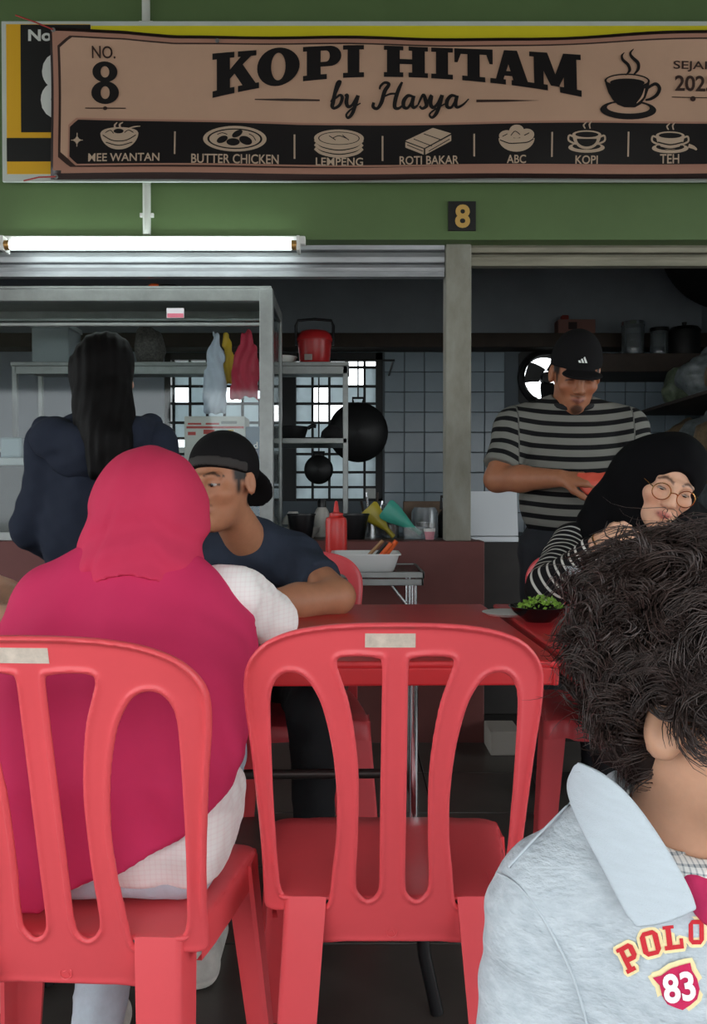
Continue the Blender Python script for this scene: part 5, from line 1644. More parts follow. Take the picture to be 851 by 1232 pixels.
def box3(cx, cy, cz, hx_, hy_, hz_, r):
    return lambda x, y, z: np.sqrt(np.maximum(np.abs(x - cx) - hx_ + r, 0) ** 2 + np.maximum(np.abs(y - cy) - hy_ + r, 0) ** 2 + np.maximum(np.abs(z - cz) - hz_ + r, 0) ** 2) - r
# jeans
F = Field((-.62, 1.15, .03), (-.14, 1.95, .64), .009)
F.func(box3(-.385, 1.355, .475, .178, .138, .058, .05), (-.62, 1.15, .35), (-.14, 1.6, .6), .03)
F.chain([(-.46, 1.42, .51), (-.475, 1.76, .485)], [.088, .066], .03).chain([(-.475, 1.76, .475), (-.462, 1.60, .28), (-.452, 1.455, .10)], [.066, .055, .044], .02)
F.chain([(-.31, 1.42, .51), (-.30, 1.78, .485)], [.088, .066], .03).chain([(-.30, 1.78, .475), (-.315, 1.77, .28), (-.33, 1.77, .10)], [.066, .055, .044], .02)
F.disp(folds(.004, 55, 31)).cut(lambda x, y, z: np.where((y > 1.49) | (z < .38), -1.0, .427 - z) + 0 * x)
F.mesh('jeans', mat('pale_denim', srgb(188, 198, 208), .85, var=.12, vscale=40, bump=.15, bscale=300), p)
def shoe(par, heel, toe, m, r=.042, dark=False):
    h, t = np.array(heel, float), np.array(toe, float)
    F = Field(np.minimum(h, t) - .07, np.maximum(h, t) + .08, .006)
    F.cone(h + (0, 0, .035), t + (0, 0, .028), r, r * .92, .02).cone(h + (0, 0, .04), h + (0, 0, .085), r, r * 1.0, .02)
    F.cut(lambda x, y, z: np.maximum(.006 - z, z - .115) + 0 * x + 0 * y)
    o = F.mesh('shoe', m, par, lambda V: np.where((V[:, 2] < .028)[:, None], np.array(srgb(226, 222, 212) if not dark else srgb(40, 38, 36))[None], np.array(srgb(200, 198, 190) if not dark else srgb(24, 24, 26))[None]))
    return o
M_shoe = mat('shoe_canvas', (.6, .6, .6), .7, attr=True, var=.2, vscale=30)
shoe(p, (-.452, 1.44, 0), (-.47, 1.60, 0), M_shoe); shoe(p, (-.33, 1.75, 0), (-.33, 1.92, 0), M_shoe)
# white blouse
F = Field((-.74, 1.15, .40), (-.03, 1.95, .94), .007)
F.ell((-.38, 1.375, .73), (.172, .074, .11), .03).ell((-.372, 1.44, .845), (.15, .06, .05), .03).ell((-.382, 1.365, .62), (.180, .082, .18), .04).func(box3(-.382, 1.35, .515, .198, .148, .085, .07), (-.62, 1.15, .40), (-.14, 1.6, .7), .04)
for a, b, c in ((SH_R, EL_R, WR_R), (SH_L, EL_L, WR_L)):
    F.cone(a, b, .060, .054, .03).cone(b, np.array(b) + .62 * (np.array(c) - np.array(b)), .054, .044, .02)
F.disp(lambda x, y, z: .0045 * fbm(x, y, z, 5, 6, 60) + .003 * np.sin(x * 70 + 5 * z)).cut(lambda x, y, z: .452 - z + 0 * x + 0 * y)
def gingham(name, c1, c2, sc):
    m = mat(name, c1, .88, bump=.1, bscale=300, spec=.2)
    nt = m.node_tree; b = nt.nodes['Principled BSDF']
    tc = nt.nodes.new('ShaderNodeTexCoord'); sp = nt.nodes.new('ShaderNodeSeparateXYZ'); nt.links.new(tc.outputs['Object'], sp.inputs[0])
    outs = []
    for ax in (0, 2):
        m1 = nt.nodes.new('ShaderNodeMath'); m1.operation = 'MULTIPLY'; m1.inputs[1].default_value = sc; nt.links.new(sp.outputs[ax], m1.inputs[0])
        m2 = nt.nodes.new('ShaderNodeMath'); m2.operation = 'FRACT'; nt.links.new(m1.outputs[0], m2.inputs[0])
        m3 = nt.nodes.new('ShaderNodeMath'); m3.operation = 'GREATER_THAN'; m3.inputs[1].default_value = .7; nt.links.new(m2.outputs[0], m3.inputs[0])
        outs.append(m3)
    ad = nt.nodes.new('ShaderNodeMath'); ad.operation = 'ADD'; nt.links.new(outs[0].outputs[0], ad.inputs[0]); nt.links.new(outs[1].outputs[0], ad.inputs[1])
    hl = nt.nodes.new('ShaderNodeMath'); hl.operation = 'MULTIPLY'; hl.inputs[1].default_value = .5; nt.links.new(ad.outputs[0], hl.inputs[0])
    mx = nt.nodes.new('ShaderNodeMix'); mx.data_type = 'RGBA'; mx.inputs['A'].default_value = (*c1, 1); mx.inputs['B'].default_value = (*c2, 1)
    nt.links.new(hl.outputs[0], mx.inputs['Factor']); nt.links.new(mx.outputs['Result'], b.inputs['Base Color'])
    return m
F.mesh('blouse', gingham('white_gingham', srgb(236, 231, 228), srgb(232, 221, 219), 125), p)
# shawl part of the headscarf, hanging down the back
M_pink = mat('crimson_pink_cloth', srgb(198, 50, 92), .8, var=.06, vscale=12, bump=.05, bscale=400, spec=.15)
F = Field((-.66, 1.15, .34), (-.12, 1.62, .96), .006)
F.ell((-.372, 1.425, .80), (.178, .118, .135), .03)
F.cone((-.37, 1.45, .905), (-.505, 1.435, .848), .080, .078, .04).cone((-.37, 1.45, .905), (-.262, 1.435, .835), .080, .065, .04)
bx3 = box3(-.385, 1.345, .55, .210, .168, .29, .10)
F.func(lambda x, y, z: bx3(x, y - .40 * np.clip(z - .62, 0, .4), z), (-.66, 1.15, .34), (-.12, 1.62, .94), .07)
hem = lambda x: np.interp(x, [-.62, -.5, -.453, -.413, -.344, -.25, -.17, -.1], [.431, .431, .433, .465, .491, .539, .60, .64])
F.disp(lambda x, y, z: (.0065 * np.sin(x * 58 + 1.8 * np.sin(z * 9 + 1)) + .006 * fbm(x, y, z, 14, 5, 26)) * np.clip((1.0 - z) / .3, .3, 1))
F.cut(lambda x, y, z: hem(x) - z + 0 * y)
F.cut(lambda x, y, z: np.minimum(y - 1.43 - .5 * np.clip(z - .8, 0, 1), .81 - z + 0 * y) + 0 * x)
F.mesh('shawl', M_pink, p)
# hood
F = Field((-.52, 1.3, .85), (-.2, 1.66, 1.15), .0045)
F.ell((-.362, 1.487, 1.012), (.100, .122, .110), .02).cone((-.366, 1.468, .99), (-.372, 1.45, .925), .098, .101, .03).cone((-.372, 1.45, .925), (-.372, 1.435, .885), .101, .103, .02)
F.disp(lambda x, y, z: .0042 * np.sin((z - 1.0) * 95 + np.abs(x + .33) * 75 + 2.5 * np.sin((x + .37) * 22)) * np.clip((1.03 - z) / .06, 0, 1) + .003 * fbm(x, y, z, 8, 5, 40) + .0045 * np.exp(-((x + .40 + .35 * (1.0 - z)) / .006) ** 2) * np.clip((1.04 - z) / .04, 0, 1))
F.ell((-.365, 1.62, .995), (.07, .06, .09), .02, 'sub')
F.cut(lambda x, y, z: (.893 + .012 * np.sin(x * 30)) - z + 0 * y)
F.mesh('headscarf', mat('crimson_hood_cloth', srgb(196, 54, 86), .8, var=.06, vscale=12, bump=.05, bscale=400, spec=.15), p)

# ================================================================== man in the backwards cap, elbows on the table
p = person((-.24, 2.5, 0.0), 'young man in a backwards black cap and charcoal tee leaning on the table')
hd = Head((-.330, 2.10, 1.066), rot(-27, 4, -3), .98)
F = Field((-.75, 1.82, .50), (.1, 2.65, 1.22), .0055)
hd.add(F)
F.cone((-.32, 2.135, 1.0), (-.28, 2.25, .90), .050, .058, .03)
F.ell((-.26, 2.42, .76), (.165, .10, .19), .03).ell((-.24, 2.46, .58), (.15, .1, .12), .03)
SH1, EL1, WR1 = (-.168, 2.28, .868), (-.040, 2.09, .783), (-.28, 1.965, .770)
SH2, EL2, WR2 = (-.43, 2.27, .872), (-.60, 2.10, .783), (-.46, 2.045, .770)
for a, b, c in ((SH1, EL1, WR1), (SH2, EL2, WR2)):
    F.cone(a, b, .052, .043, .02).chain([b, np.array(b) * .6 + np.array(c) * .4, c], [.041, .043, .027], .02)
hand(F, WR1, (-1, -.05, 0), (0, 0, -1), 1, .2, thumb=-.25); hand(F, WR2, (1, -.05, 0), (0, 0, -1), -1, .2, thumb=-.25)
F.mesh('body', M_skin, p, lambda V: hd.colours(V, SK_MAN, srgb(150, 86, 76), HAIR, HAIR, None, srgb(60, 42, 34)))
hd.eyes(p, (-.5, -.2), .85)
M_tee = mat('charcoal_tee', srgb(50, 57, 70), .9, var=.10, vscale=20, bump=.12, bscale=320, spec=.15)
F = Field((-.66, 2.02, .46), (.1, 2.66, 1.0), .006)
F.ell((-.275, 2.418, .79), (.175, .125, .16), .03).ell((-.26, 2.45, .6), (.175, .13, .18), .04)
F.cone((-.275, 2.27, .90), SH1, .075, .068, .04).cone((-.275, 2.27, .90), SH2, .075, .068, .04)
for a, b in ((SH1, EL1), (SH2, EL2)):
    e = np.array(a) + .66 * (np.array(b) - np.array(a))
    F.cone(a, np.array(a) + .15 * (np.array(b) - np.array(a)), .065, .065, .03).ccone(a, e, .063, .063, .02)
F.disp(lambda x, y, z: .0045 * fbm(x, y, z, 12, 6, 42) + .003 * np.sin(x * 50 + z * 60 + y * 30))
F.ell((-.318, 2.185, .975), (.060, .060, .045), .01, 'sub').cut(lambda x, y, z: .45 - z + 0 * x + 0 * y)
F.mesh('tee_shirt', M_tee, p)
F = Field((-.46, 1.85, .03), (.02, 2.7, .62), .01)
F.ell((-.24, 2.48, .52), (.175, .13, .095), .03).chain([(-.32, 2.42, .52), (-.37, 2.08, .50), (-.42, 2.15, .08)], [.085, .065, .048], .03).chain([(-.16, 2.42, .52), (-.1, 2.05, .50), (-.1, 2.1, .08)], [.085, .065, .048], .03)
F.disp(folds(.005, 45, 3)).cut(lambda x, y, z: np.where((y < 2.24) | (z < .38), -1.0, .43 - z) + 0 * x)
F.mesh('trousers', mat('black_trousers', srgb(24, 24, 27), .85, bump=.1), p)
shoe(p, (-.42, 2.17, 0), (-.44, 2.03, 0), M_shoe, dark=True); shoe(p, (-.1, 2.12, 0), (-.09, 1.96, 0), M_shoe, dark=True)
M_cap = mat('black_cap_cloth', srgb(24, 23, 24), .85, var=.1, vscale=40, bump=.15, bscale=300, spec=.12)
def cap_dome(par, hd, tilt=0.0, base=.03, m=M_cap, tall=1.0, name='cap'):
    lo, hi = hd.c - .19, hd.c + .2
    F = Field(lo, hi, .0045)
    hd.ell(F, (0, .014, .048), (.0835, .1045, .092 * tall), .01)
    R, c, s = hd.R, hd.c, hd.s
    def pl_(x, y, z):
        lx, ly, lz = [(R[0, i] * (x - c[0]) + R[1, i] * (y - c[1]) + R[2, i] * (z - c[2])) / s for i in range(3)]
        return (base + tilt * ly - lz) * s
    F.cut(pl_)
    return F
F = cap_dome(p, hd, -.30, .024)
bR = hd.R @ rot(0, -62, 0)
F.ell(hd.w((0, .118, -.012)), np.array((.074, .066, .010)) * hd.s, .008, 'add', bR)
F.mesh('cap', M_cap, p)
# front strap panel of the cap turned backwards
F = Field(hd.c - .16, hd.c + .16, .004)
hd.ell(F, (0, .014, .048), (.0845, .1055, .093), .01)
def strip(x, y, z, hd=hd):
    lx, ly, lz = [(hd.R[0, i] * (x - hd.c[0]) + hd.R[1, i] * (y - hd.c[1]) + hd.R[2, i] * (z - hd.c[2])) / hd.s for i in range(3)]
    return np.maximum(np.maximum(.0252 - .30 * ly - lz, lz - .052 + .30 * ly), np.abs(lx + .0) - .09) * hd.s + 10 * (ly > -.0)
F.cut(strip)
F.mesh('cap_band', mat('cap_band_cloth', srgb(44, 40, 38), .75, bump=.1, bscale=300), p)

# ================================================================== man in the striped tee, standing at the doorway
p = person((.80, 3.02, 0.0), 'standing man in a black cap and grey tee with black stripes')
hd = Head((.790, 2.965, 1.470), rot(-4, 22, 3), 1.06)
F = Field((.42, 2.62, .85), (1.14, 3.2, 1.68), .0055)
hd.add(F)
F.cone((.79, 3.0, 1.43), (.785, 3.03, 1.33), .062, .07, .03).ell((.785, 3.03, 1.17), (.165, .1, .19), .03).ell((.785, 3.03, .98), (.15, .1, .12), .03)
S1, E1, W1 = (.590, 3.02, 1.285), (.512, 2.96, 1.10), (.690, 2.785, 1.098)
S2, E2, W2 = (.985, 3.02, 1.285), (1.06, 2.96, 1.09), (.945, 2.78, 1.08)
for a, b, c in ((S1, E1, W1), (S2, E2, W2)):
    F.cone(a, b, .056, .046, .02).chain([b, np.array(b) * .6 + np.array(c) * .4, c], [.044, .045, .03], .02)
hand(F, W1, (.9, -.2, -.05), (.25, .5, -.8), -1, .55, 1.02); hand(F, W2, (-.9, -.3, -.1), (-.25, .5, -.8), 1, .55, 1.02)
F.mesh('body', M_skin, p, lambda V: hd.colours(V, SK_MAN2, srgb(130, 76, 66), HAIR, HAIR, srgb(34, 24, 20)))
M_str = stripe_mat('grey_black_stripes', srgb(112, 112, 106), srgb(16, 16, 18), .0415, .40)
F = Field((.44, 2.82, .90), (1.14, 3.2, 1.42), .0055)
F.ell((.785, 3.03, 1.20), (.195, .13, .16), .03).ell((.787, 3.02, 1.02), (.185, .14, .17), .04)
F.cone((.77, 3.03, 1.345), S1, .075, .072, .04).cone((.80, 3.03, 1.345), S2, .075, .072, .04)
for a, b in ((S1, E1), (S2, E2)):
    e = np.array(a) + .78 * (np.array(b) - np.array(a))
    F.cone(a, np.array(a) + .15 * (np.array(b) - np.array(a)), .076, .076, .03).ccone(a, e, .072, .070, .02)
F.disp(lambda x, y, z: .004 * fbm(x, y, z, 22, 6, 40)).ell((.787, 2.985, 1.415), (.072, .078, .055), .008, 'sub').cut(lambda x, y, z: .915 - z + 0 * x + 0 * y)
def strp(V):
    c = np.zeros((len(V), 3)); u = V[:, 2].copy() - .02 * ((V[:, 0] - .787) / .2) ** 2 + .004
    for a, b in ((S1, E1), (S2, E2)):
        t, dd = seg_t(V, a, b)
        L = np.linalg.norm(np.array(b) - np.array(a)); t = (V - np.array(a)) @ (np.array(b) - np.array(a)) / L ** 2
        out = np.abs(V[:, 0] - .787) > .205
        u = np.where(out & (dd < .09) & (np.sign(V[:, 0] - .787) == np.sign(a[0] - .787)), 1.20 - t * L * 1.0 + .02, u)
    c[:, 0] = u
    return c
F.mesh('striped_tee', M_str, p, strp)
ring = [np.array((.787 + .074 * math.cos(a), 3.0 + .066 * math.sin(a), 1.372 + .022 * math.sin(a))) for a in np.linspace(0, 2 * math.pi, 29)]
mbn = MB().tube([Vector(q) for q in ring[:-1]], .010, 8, True)
o = mbn.build('collar', mat('black_rib', srgb(20, 20, 22), .85), p); o.matrix_parent_inverse = p.matrix_basis.inverted()
# trousers and apron
M_dk = mat('dark_navy_trousers', srgb(30, 32, 38), .85, var=.15, vscale=12, bump=.1)
F = Field((.58, 2.86, .03), (1.0, 3.22, .97), .011)
F.ell((.787, 3.03, .86), (.175, .125, .13), .03).chain([(.70, 3.03, .82), (.69, 3.0, .46), (.69, 3.03, .09)], [.098, .072, .055], .03).chain([(.875, 3.03, .82), (.885, 3.0, .46), (.885, 3.03, .09)], [.098, .072, .055], .03)
F.disp(folds(.006, 30, 13)).cut(lambda x, y, z: z - .955 + 0 * x + 0 * y)
F.mesh('trousers', M_dk, p)
shoe(p, (.69, 3.05, 0), (.68, 2.88, 0), M_shoe, dark=True); shoe(p, (.885, 3.05, 0), (.9, 2.88, 0), M_shoe, dark=True)
# cap with peak and a small white emblem
F = cap_dome(p, hd, -.10, .030, M_cap, 1.12)
hd.ell(F, (0, -.105, .026), (.066, .062, .010), .012)
F.mesh('cap', M_cap, p)
def on_head(x, z, off=.0): # point on the dome front
    y = .014 - .1045 * math.sqrt(max(0, 1 - (x / .0835) ** 2 - ((z - .048) / (.092 * 1.12)) ** 2)) - off
    return Vector(hd.w((x, y, z)))
for k, (x0, h0) in enumerate(((-.010, .008), (.0, .014), (.010, .020))):
    q = [(x0 - .003, .062), (x0 + .004, .062), (x0 + .004 - h0 * .5, .062 + h0), (x0 - .003 - h0 * .35, .062 + h0 * .8)]
    o = raw('cap_emblem', [on_head(x, z, .0035) for x, z in q], [(0, 1, 2, 3)], M_lw, p)
    o.matrix_parent_inverse = p.matrix_basis.inverted()
STRIPED_MAN = p
# red packet held in his hands
F = Field((.70, 2.62, .98), (.98, 2.86, 1.16), .0045)
tri = [(.745, 1.118), (.90, 1.122), (.875, 1.06), (.845, 1.022), (.80, 1.026), (.755, 1.055), (.735, 1.09)]
def pk_(x, y, z):
    X, Z = np.broadcast_arrays(x, z)
    q = poly_sdf(tri, X[:, 0, :].astype(float), Z[:, 0, :].astype(float))[:, None, :]
    return np.maximum(q, np.abs(y - 2.757 - .25 * (z - 1.07) ) - .006 - .014 * np.clip(-q / .03, 0, 1))
F.func(pk_, F.lo, F.lo + F.vox * F.n).disp(lambda x, y, z: .0035 * fbm(x, y, z, 17, 5, 60))
tag(F.mesh('food_packet', mat('coral_packet', srgb(206, 84, 66), .5)), 'coral red packet held by the standing man in the striped tee', 'packet')

# ================================================================== woman with long dark hair, standing with her back to us
p = person((-.87, 2.88, 0.0), 'woman with long black hair and dark hooded jacket standing at the counter')
hd = Head((-.838, 2.86, 1.455), rot(172, 6, 0), .98)
F = Field((-1.25, 2.6, .8), (-.5, 3.2, 1.62), .008)
hd.add(F)
F.cone((-.84, 2.86, 1.38), (-.85, 2.85, 1.28), .052, .06, .03).ell((-.86, 2.86, 1.08), (.15, .095, .22), .03)
A1, B1, C1 = (-1.035, 2.86, 1.215), (-1.105, 2.86, .93), (-1.04, 3.04, .80)
A2, B2, C2 = (-.685, 2.86, 1.215), (-.61, 2.87, .93), (-.68, 3.05, .80)
for a, b, c in ((A1, B1, C1), (A2, B2, C2)): F.chain([a, b, c], [.045, .04, .027], .02)
hand(F, C1, (.5, .8, 0), (.5, -.3, -.5), -1, .5); hand(F, C2, (-.5, .8, 0), (-.5, -.3, -.5), 1, .5)
F.mesh('body', M_skin, p, lambda V: hd.colours(V, SK_W, srgb(180, 96, 92), HAIR))
M_jk = mat('dark_navy_jacket', srgb(40, 45, 58), .9, var=.12, vscale=14, bump=.12, bscale=240, spec=.15)
F = Field((-1.28, 2.62, .70), (-.46, 3.16, 1.36), .0075)
F.ell((-.862, 2.86, 1.12), (.205, .135, .17), .03).ell((-.862, 2.86, .92), (.215, .15, .26), .05)
F.cone((-.865, 2.85, 1.27), A1, .075, .078, .04).cone((-.865, 2.85, 1.27), A2, .075, .078, .04)
for a, b, c in ((A1, B1, C1), (A2, B2, C2)): F.cone(a, b, .080, .068, .03).cone(b, np.array(b) + .8 * (np.array(c) - np.array(b)), .068, .05, .02)
F.disp(lambda x, y, z: .007 * fbm(x, y, z, 33, 6, 28) + .003 * np.sin(x * 45 + 8 * z)).cut(lambda x, y, z: .74 - z + 0 * x + 0 * y)
F.mesh('jacket', M_jk, p)
F = Field((-1.18, 2.58, 1.08), (-.55, 3.06, 1.40), .0065)   # hood lying on the shoulders
F.chain([(-1.05, 2.85, 1.272), (-1.0, 2.77, 1.235), (-.87, 2.725, 1.20), (-.74, 2.77, 1.235), (-.70, 2.86, 1.28)], [.045, .06, .065, .06, .042], .04)
F.ell((-.87, 2.74, 1.16), (.13, .05, .07), .04).disp(lambda x, y, z: .008 * fbm(x, y, z, 35, 6, 30))
F.mesh('hood', M_jk, p)
F = Field((-1.1, 2.66, .03), (-.62, 3.1, .80), .012)
F.ell((-.862, 2.87, .78), (.17, .12, .12), .03).chain([(-.945, 2.87, .76), (-.95, 2.85, .45), (-.95, 2.88, .09)], [.09, .066, .05], .03).chain([(-.78, 2.87, .76), (-.775, 2.85, .45), (-.775, 2.88, .09)], [.09, .066, .05], .03)
F.disp(folds(.006, 30, 43))
F.mesh('trousers', mat('black_trousers'), p)
shoe(p, (-.95, 2.86, 0), (-.96, 3.03, 0), M_shoe, dark=True); shoe(p, (-.775, 2.86, 0), (-.77, 3.03, 0), M_shoe, dark=True)
F = Field((-1.06, 2.58, 1.02), (-.66, 3.05, 1.63), .006)
hd.ell(F, (0, .022, .045), (.092, .108, .100), .02)
hd.ell(F, (0, -.09, -.02), (.06, .06, .09), .02, 'sub')
F.cone((-.85, 2.80, 1.46), (-.825, 2.75, 1.30), .103, .092, .04).cone((-.825, 2.75, 1.33), (-.785, 2.685, 1.20), .09, .066, .04).cone((-.785, 2.68, 1.22), (-.765, 2.66, 1.09), .06, .03, .03).cone((-.825, 2.70, 1.26), (-.82, 2.66, 1.12), .06, .03, .03)
F.disp(lambda x, y, z: .0025 * np.sin(x * 190 + 2 * np.sin(z * 12) + y * 40) + .003 * fbm(x, y, z, 3, 4, 60))
F.mesh('hair', mat('black_hair', srgb(14, 12, 12), .65, spec=.15, var=.3, vscale=60, stretch=(1, 1, .08)), p)

# ================================================================== woman in the black headscarf, chin on her hand
p = person((.77, 2.48, 0.0), 'woman in a black headscarf and round glasses with black striped sleeves')
hd = Head((.802, 2.135, 1.068), rot(-8, 16, 20), .95)
F = Field((.40, 1.82, .48), (1.2, 2.62, 1.22), .0055)
hd.add(F, ears=False)
F.cone((.81, 2.17, .98), (.80, 2.28, .90), .05, .06, .03).ell((.79, 2.41, .76), (.155, .095, .2), .03).ell((.775, 2.44, .58), (.15, .1, .13), .03)
Q1, V1, U1 = (.612, 2.31, .905), (.482, 2.09, .800), (.588, 1.985, .918)
Q2, V2, U2 = (.985, 2.30, .88), (1.08, 2.10, .793), (.93, 1.93, .772)
for a, b, c in ((Q1, V1, U1), (Q2, V2, U2)): F.chain([a, b, c], [.045, .038, .025], .02)
hand(F, U1, (.95, -.1, .12), (.25, .75, -.35), 1, .75, .95); hand(F, U2, (-.8, -.5, 0), (0, 0, -1), -1, .2, .95, thumb=-.25)
F.mesh('body', M_skin, p, lambda V: hd.colours(V, SK_W, srgb(176, 92, 86), srgb(60, 42, 36)))
hd.eyes(p, (0, -1), .35)
M_bk = mat('black_cloth', srgb(14, 14, 16), .9, var=.15, vscale=20, bump=.1, bscale=240, spec=.1)
M_ss = stripe_mat('white_on_black_stripes', srgb(200, 198, 190), srgb(24, 23, 25), .0225, .68, .05)
F = Field((.40, 1.86, .42), (1.2, 2.62, 1.0), .0055)
F.ell((.79, 2.415, .78), (.178, .118, .15), .03).ell((.775, 2.43, .60), (.175, .125, .18), .04)
for a, b, c in ((Q1, V1, U1), (Q2, V2, U2)): F.cone(a, b, .060, .052, .03).ccone(b, np.array(b) + .93 * (np.array(c) - np.array(b)), .050, .034, .02)
F.disp(lambda x, y, z: .003 * fbm(x, y, z, 52, 6, 45)).cut(lambda x, y, z: .45 - z + 0 * x + 0 * y)
def strs(V):
    c = np.zeros((len(V), 3)); u = V[:, 2].copy(); best = np.full(len(V), .085)
    for a, b, cc in ((Q1, V1, U1), (Q2, V2, U2)):
        L1 = np.linalg.norm(np.array(b) - np.array(a)); L2 = np.linalg.norm(np.array(cc) - np.array(b))
        t, dd = seg_t(V, a, b); m = dd < best; u = np.where(m, t * L1, u); best = np.minimum(best, dd)
        t, dd = seg_t(V, b, cc); m = dd < best; u = np.where(m, L1 + t * L2, u); best = np.minimum(best, dd)
    c[:, 0] = u
    return c
F.mesh('striped_top', M_ss, p, strs)
F = Field((.5, 1.98, .72), (1.12, 2.5, 1.24), .0055)
hd.ell(F, (0, .022, .03), (.096, .112, .112), .02); hd.ell(F, (0, .02, -.06), (.085, .09, .085), .04)
F.cone((.785, 2.22, 1.09), (.735, 2.30, .985), .10, .095, .05).cone((.735, 2.30, .96), (.66, 2.29, .90), .085, .07, .05).cone((.82, 2.24, .98), (.96, 2.28, .90), .10, .085, .05)
F.cone((.80, 2.20, .93), (.79, 2.27, .88), .10, .11, .05)
F.disp(lambda x, y, z: .004 * np.sin((x * .6 + z) * 75 + 3 * np.sin(x * 18)) * np.clip((1.05 - z) / .1, 0, 1) + .003 * fbm(x, y, z, 61, 5, 35))
hd.ell(F, (0, -.105, -.018), (.058, .075, .078), .008, 'sub')
F.cut(lambda x, y, z: .756 - z + 0 * x + 0 * y)
F.mesh('headscarf', M_bk, p)
F = Field((.55, 2.0, .03), (1.02, 2.7, .62), .011)
F.ell((.775, 2.46, .52), (.17, .13, .095), .03).chain([(.70, 2.4, .52), (.66, 2.08, .50), (.67, 2.12, .08)], [.085, .065, .048], .03).chain([(.86, 2.4, .52), (.88, 2.06, .50), (.88, 2.1, .08)], [.085, .065, .048], .03)
F.disp(folds(.005, 45, 53)).cut(lambda x, y, z: np.where((y < 2.16) | (z < .38), -1.0, .43 - z) + 0 * x)
F.mesh('trousers', mat('black_trousers'), p)
shoe(p, (.67, 2.14, 0), (.66, 1.98, 0), M_shoe, dark=True); shoe(p, (.88, 2.12, 0), (.89, 1.96, 0), M_shoe, dark=True)
M_goldm = mat('gold_metal', srgb(214, 170, 104), .25, 1.0)
for s in (-1, 1):
    q = [Vector(hd.w((s * .033 + .0235 * math.cos(a), -.1035 + .35 * abs(s * .033 + .0235 * math.cos(a)) ** 1.5, -.004 + .022 * math.sin(a)))) for a in np.linspace(0, 2 * math.pi, 24, endpoint=False)]
    o = MB().tube(q, .0013, 6, True).build('glasses_rim', M_goldm, p); o.matrix_parent_inverse = p.matrix_basis.inverted()
    o = MB().tube([Vector(hd.w((s * .056, -.098, .0))), Vector(hd.w((s * .072, -.055, .004))), Vector(hd.w((s * .078, .0, .004)))], .0013, 6).build('glasses_arm', M_goldm, p); o.matrix_parent_inverse = p.matrix_basis.inverted()
o = MB().tube([Vector(hd.w((-.0105, -.1045, .0))), Vector(hd.w((0, -.108, .003))), Vector(hd.w((.0105, -.1045, .0)))], .0013, 6).build('glasses_bridge', M_goldm, p); o.matrix_parent_inverse = p.matrix_basis.inverted()
u_ = unit(np.array(U1) - np.array(V1)); e1 = unit(np.cross(u_, (0, 0, 1))); e2 = np.cross(u_, e1)
wc = np.array(U1) + u_ * .006
o = MB().tube([Vector(wc + .0275 * (e1 * math.cos(a) + e2 * math.sin(a))) for a in np.linspace(0, 2 * math.pi, 24, endpoint=False)], .0022, 6, True).build('bracelet', M_goldm, p); o.matrix_parent_inverse = p.matrix_basis.inverted()

# ================================================================== diner at the table end (only a forearm and a shoe reach the picture)
p = person((-1.1, 1.86, 0.0), 'diner at the table end with a bare forearm on the table')
hd = Head((-1.02, 1.87, 1.10), rot(90, 5, 0), .95)
F = Field((-1.4, 1.5, .5), (-.62, 2.2, 1.24), .009)
hd.add(F)
F.cone((-1.04, 1.87, 1.03), (-1.07, 1.87, .93), .055, .06, .03).ell((-1.1, 1.87, .77), (.1, .155, .19), .03)
G1, I1, J1 = (-1.06, 1.69, .885), (-.86, 1.66, .783), (-.735, 1.78, .775)
G2, I2, J2 = (-1.06, 2.05, .885), (-.88, 2.1, .783), (-.76, 1.96, .775)
for a, b, c in ((G1, I1, J1), (G2, I2, J2)): F.chain([a, b, c], [.048, .04, .028], .02)
hand(F, J1, (.3, 1, 0), (0, 0, -1), 1, .2, thumb=-.25); hand(F, J2, (.3, -1, 0), (0, 0, -1), -1, .2, thumb=-.25)
F.mesh('body', M_skin, p, lambda V: hd.colours(V, SK_W, srgb(170, 96, 88), HAIR, HAIR))
F = Field((-1.4, 1.5, .44), (-.7, 2.25, .98), .009)
F.ell((-1.1, 1.87, .79), (.128, .185, .16), .03).ell((-1.12, 1.87, .6), (.13, .18, .18), .04)
for a, b in ((G1, I1), (G2, I2)): F.cone((-1.07, 1.87, .9), a, .075, .068, .04).ccone(a, np.array(a) + .6 * (np.array(b) - np.array(a)), .066, .066, .02)
F.disp(folds(.004, 40, 72)).cut(lambda x, y, z: .45 - z + 0 * x + 0 * y)
F.mesh('tee_shirt', mat('grey_tee', srgb(96, 100, 104), .9, bump=.1, bscale=300), p)
F = Field((-1.32, 1.66, .03), (-.58, 2.1, .62), .011)
F.ell((-1.13, 1.87, .52), (.13, .17, .095), .03).chain([(-1.06, 1.79, .52), (-.80, 1.75, .50), (-.84, 1.71, .08)], [.085, .065, .048], .03).chain([(-1.06, 1.96, .52), (-.80, 2.0, .50), (-.84, 2.0, .08)], [.085, .065, .048], .03)
F.disp(folds(.005, 45, 73)).cut(lambda x, y, z: np.where((x > -.94) | (z < .38), -1.0, .43 - z) + 0 * y)
F.mesh('trousers', mat('black_trousers'), p)
shoe(p, (-.85, 1.70, 0), (-.70, 1.665, 0), M_shoe); shoe(p, (-.85, 2.0, 0), (-.70, 2.0, 0), M_shoe)
F = Field(hd.c - .17, hd.c + .17, .007)
hd.ell(F, (0, .022, .045), (.086, .104, .096), .02); hd.ell(F, (0, -.1, -.02), (.07, .07, .08), .02, 'sub')
F.disp(folds(.004, 90, 74)).cut(lambda x, y, z: (hd.c[2] - .06) - z + 0 * x + 0 * y)
F.mesh('hair', mat('black_hair'), p)

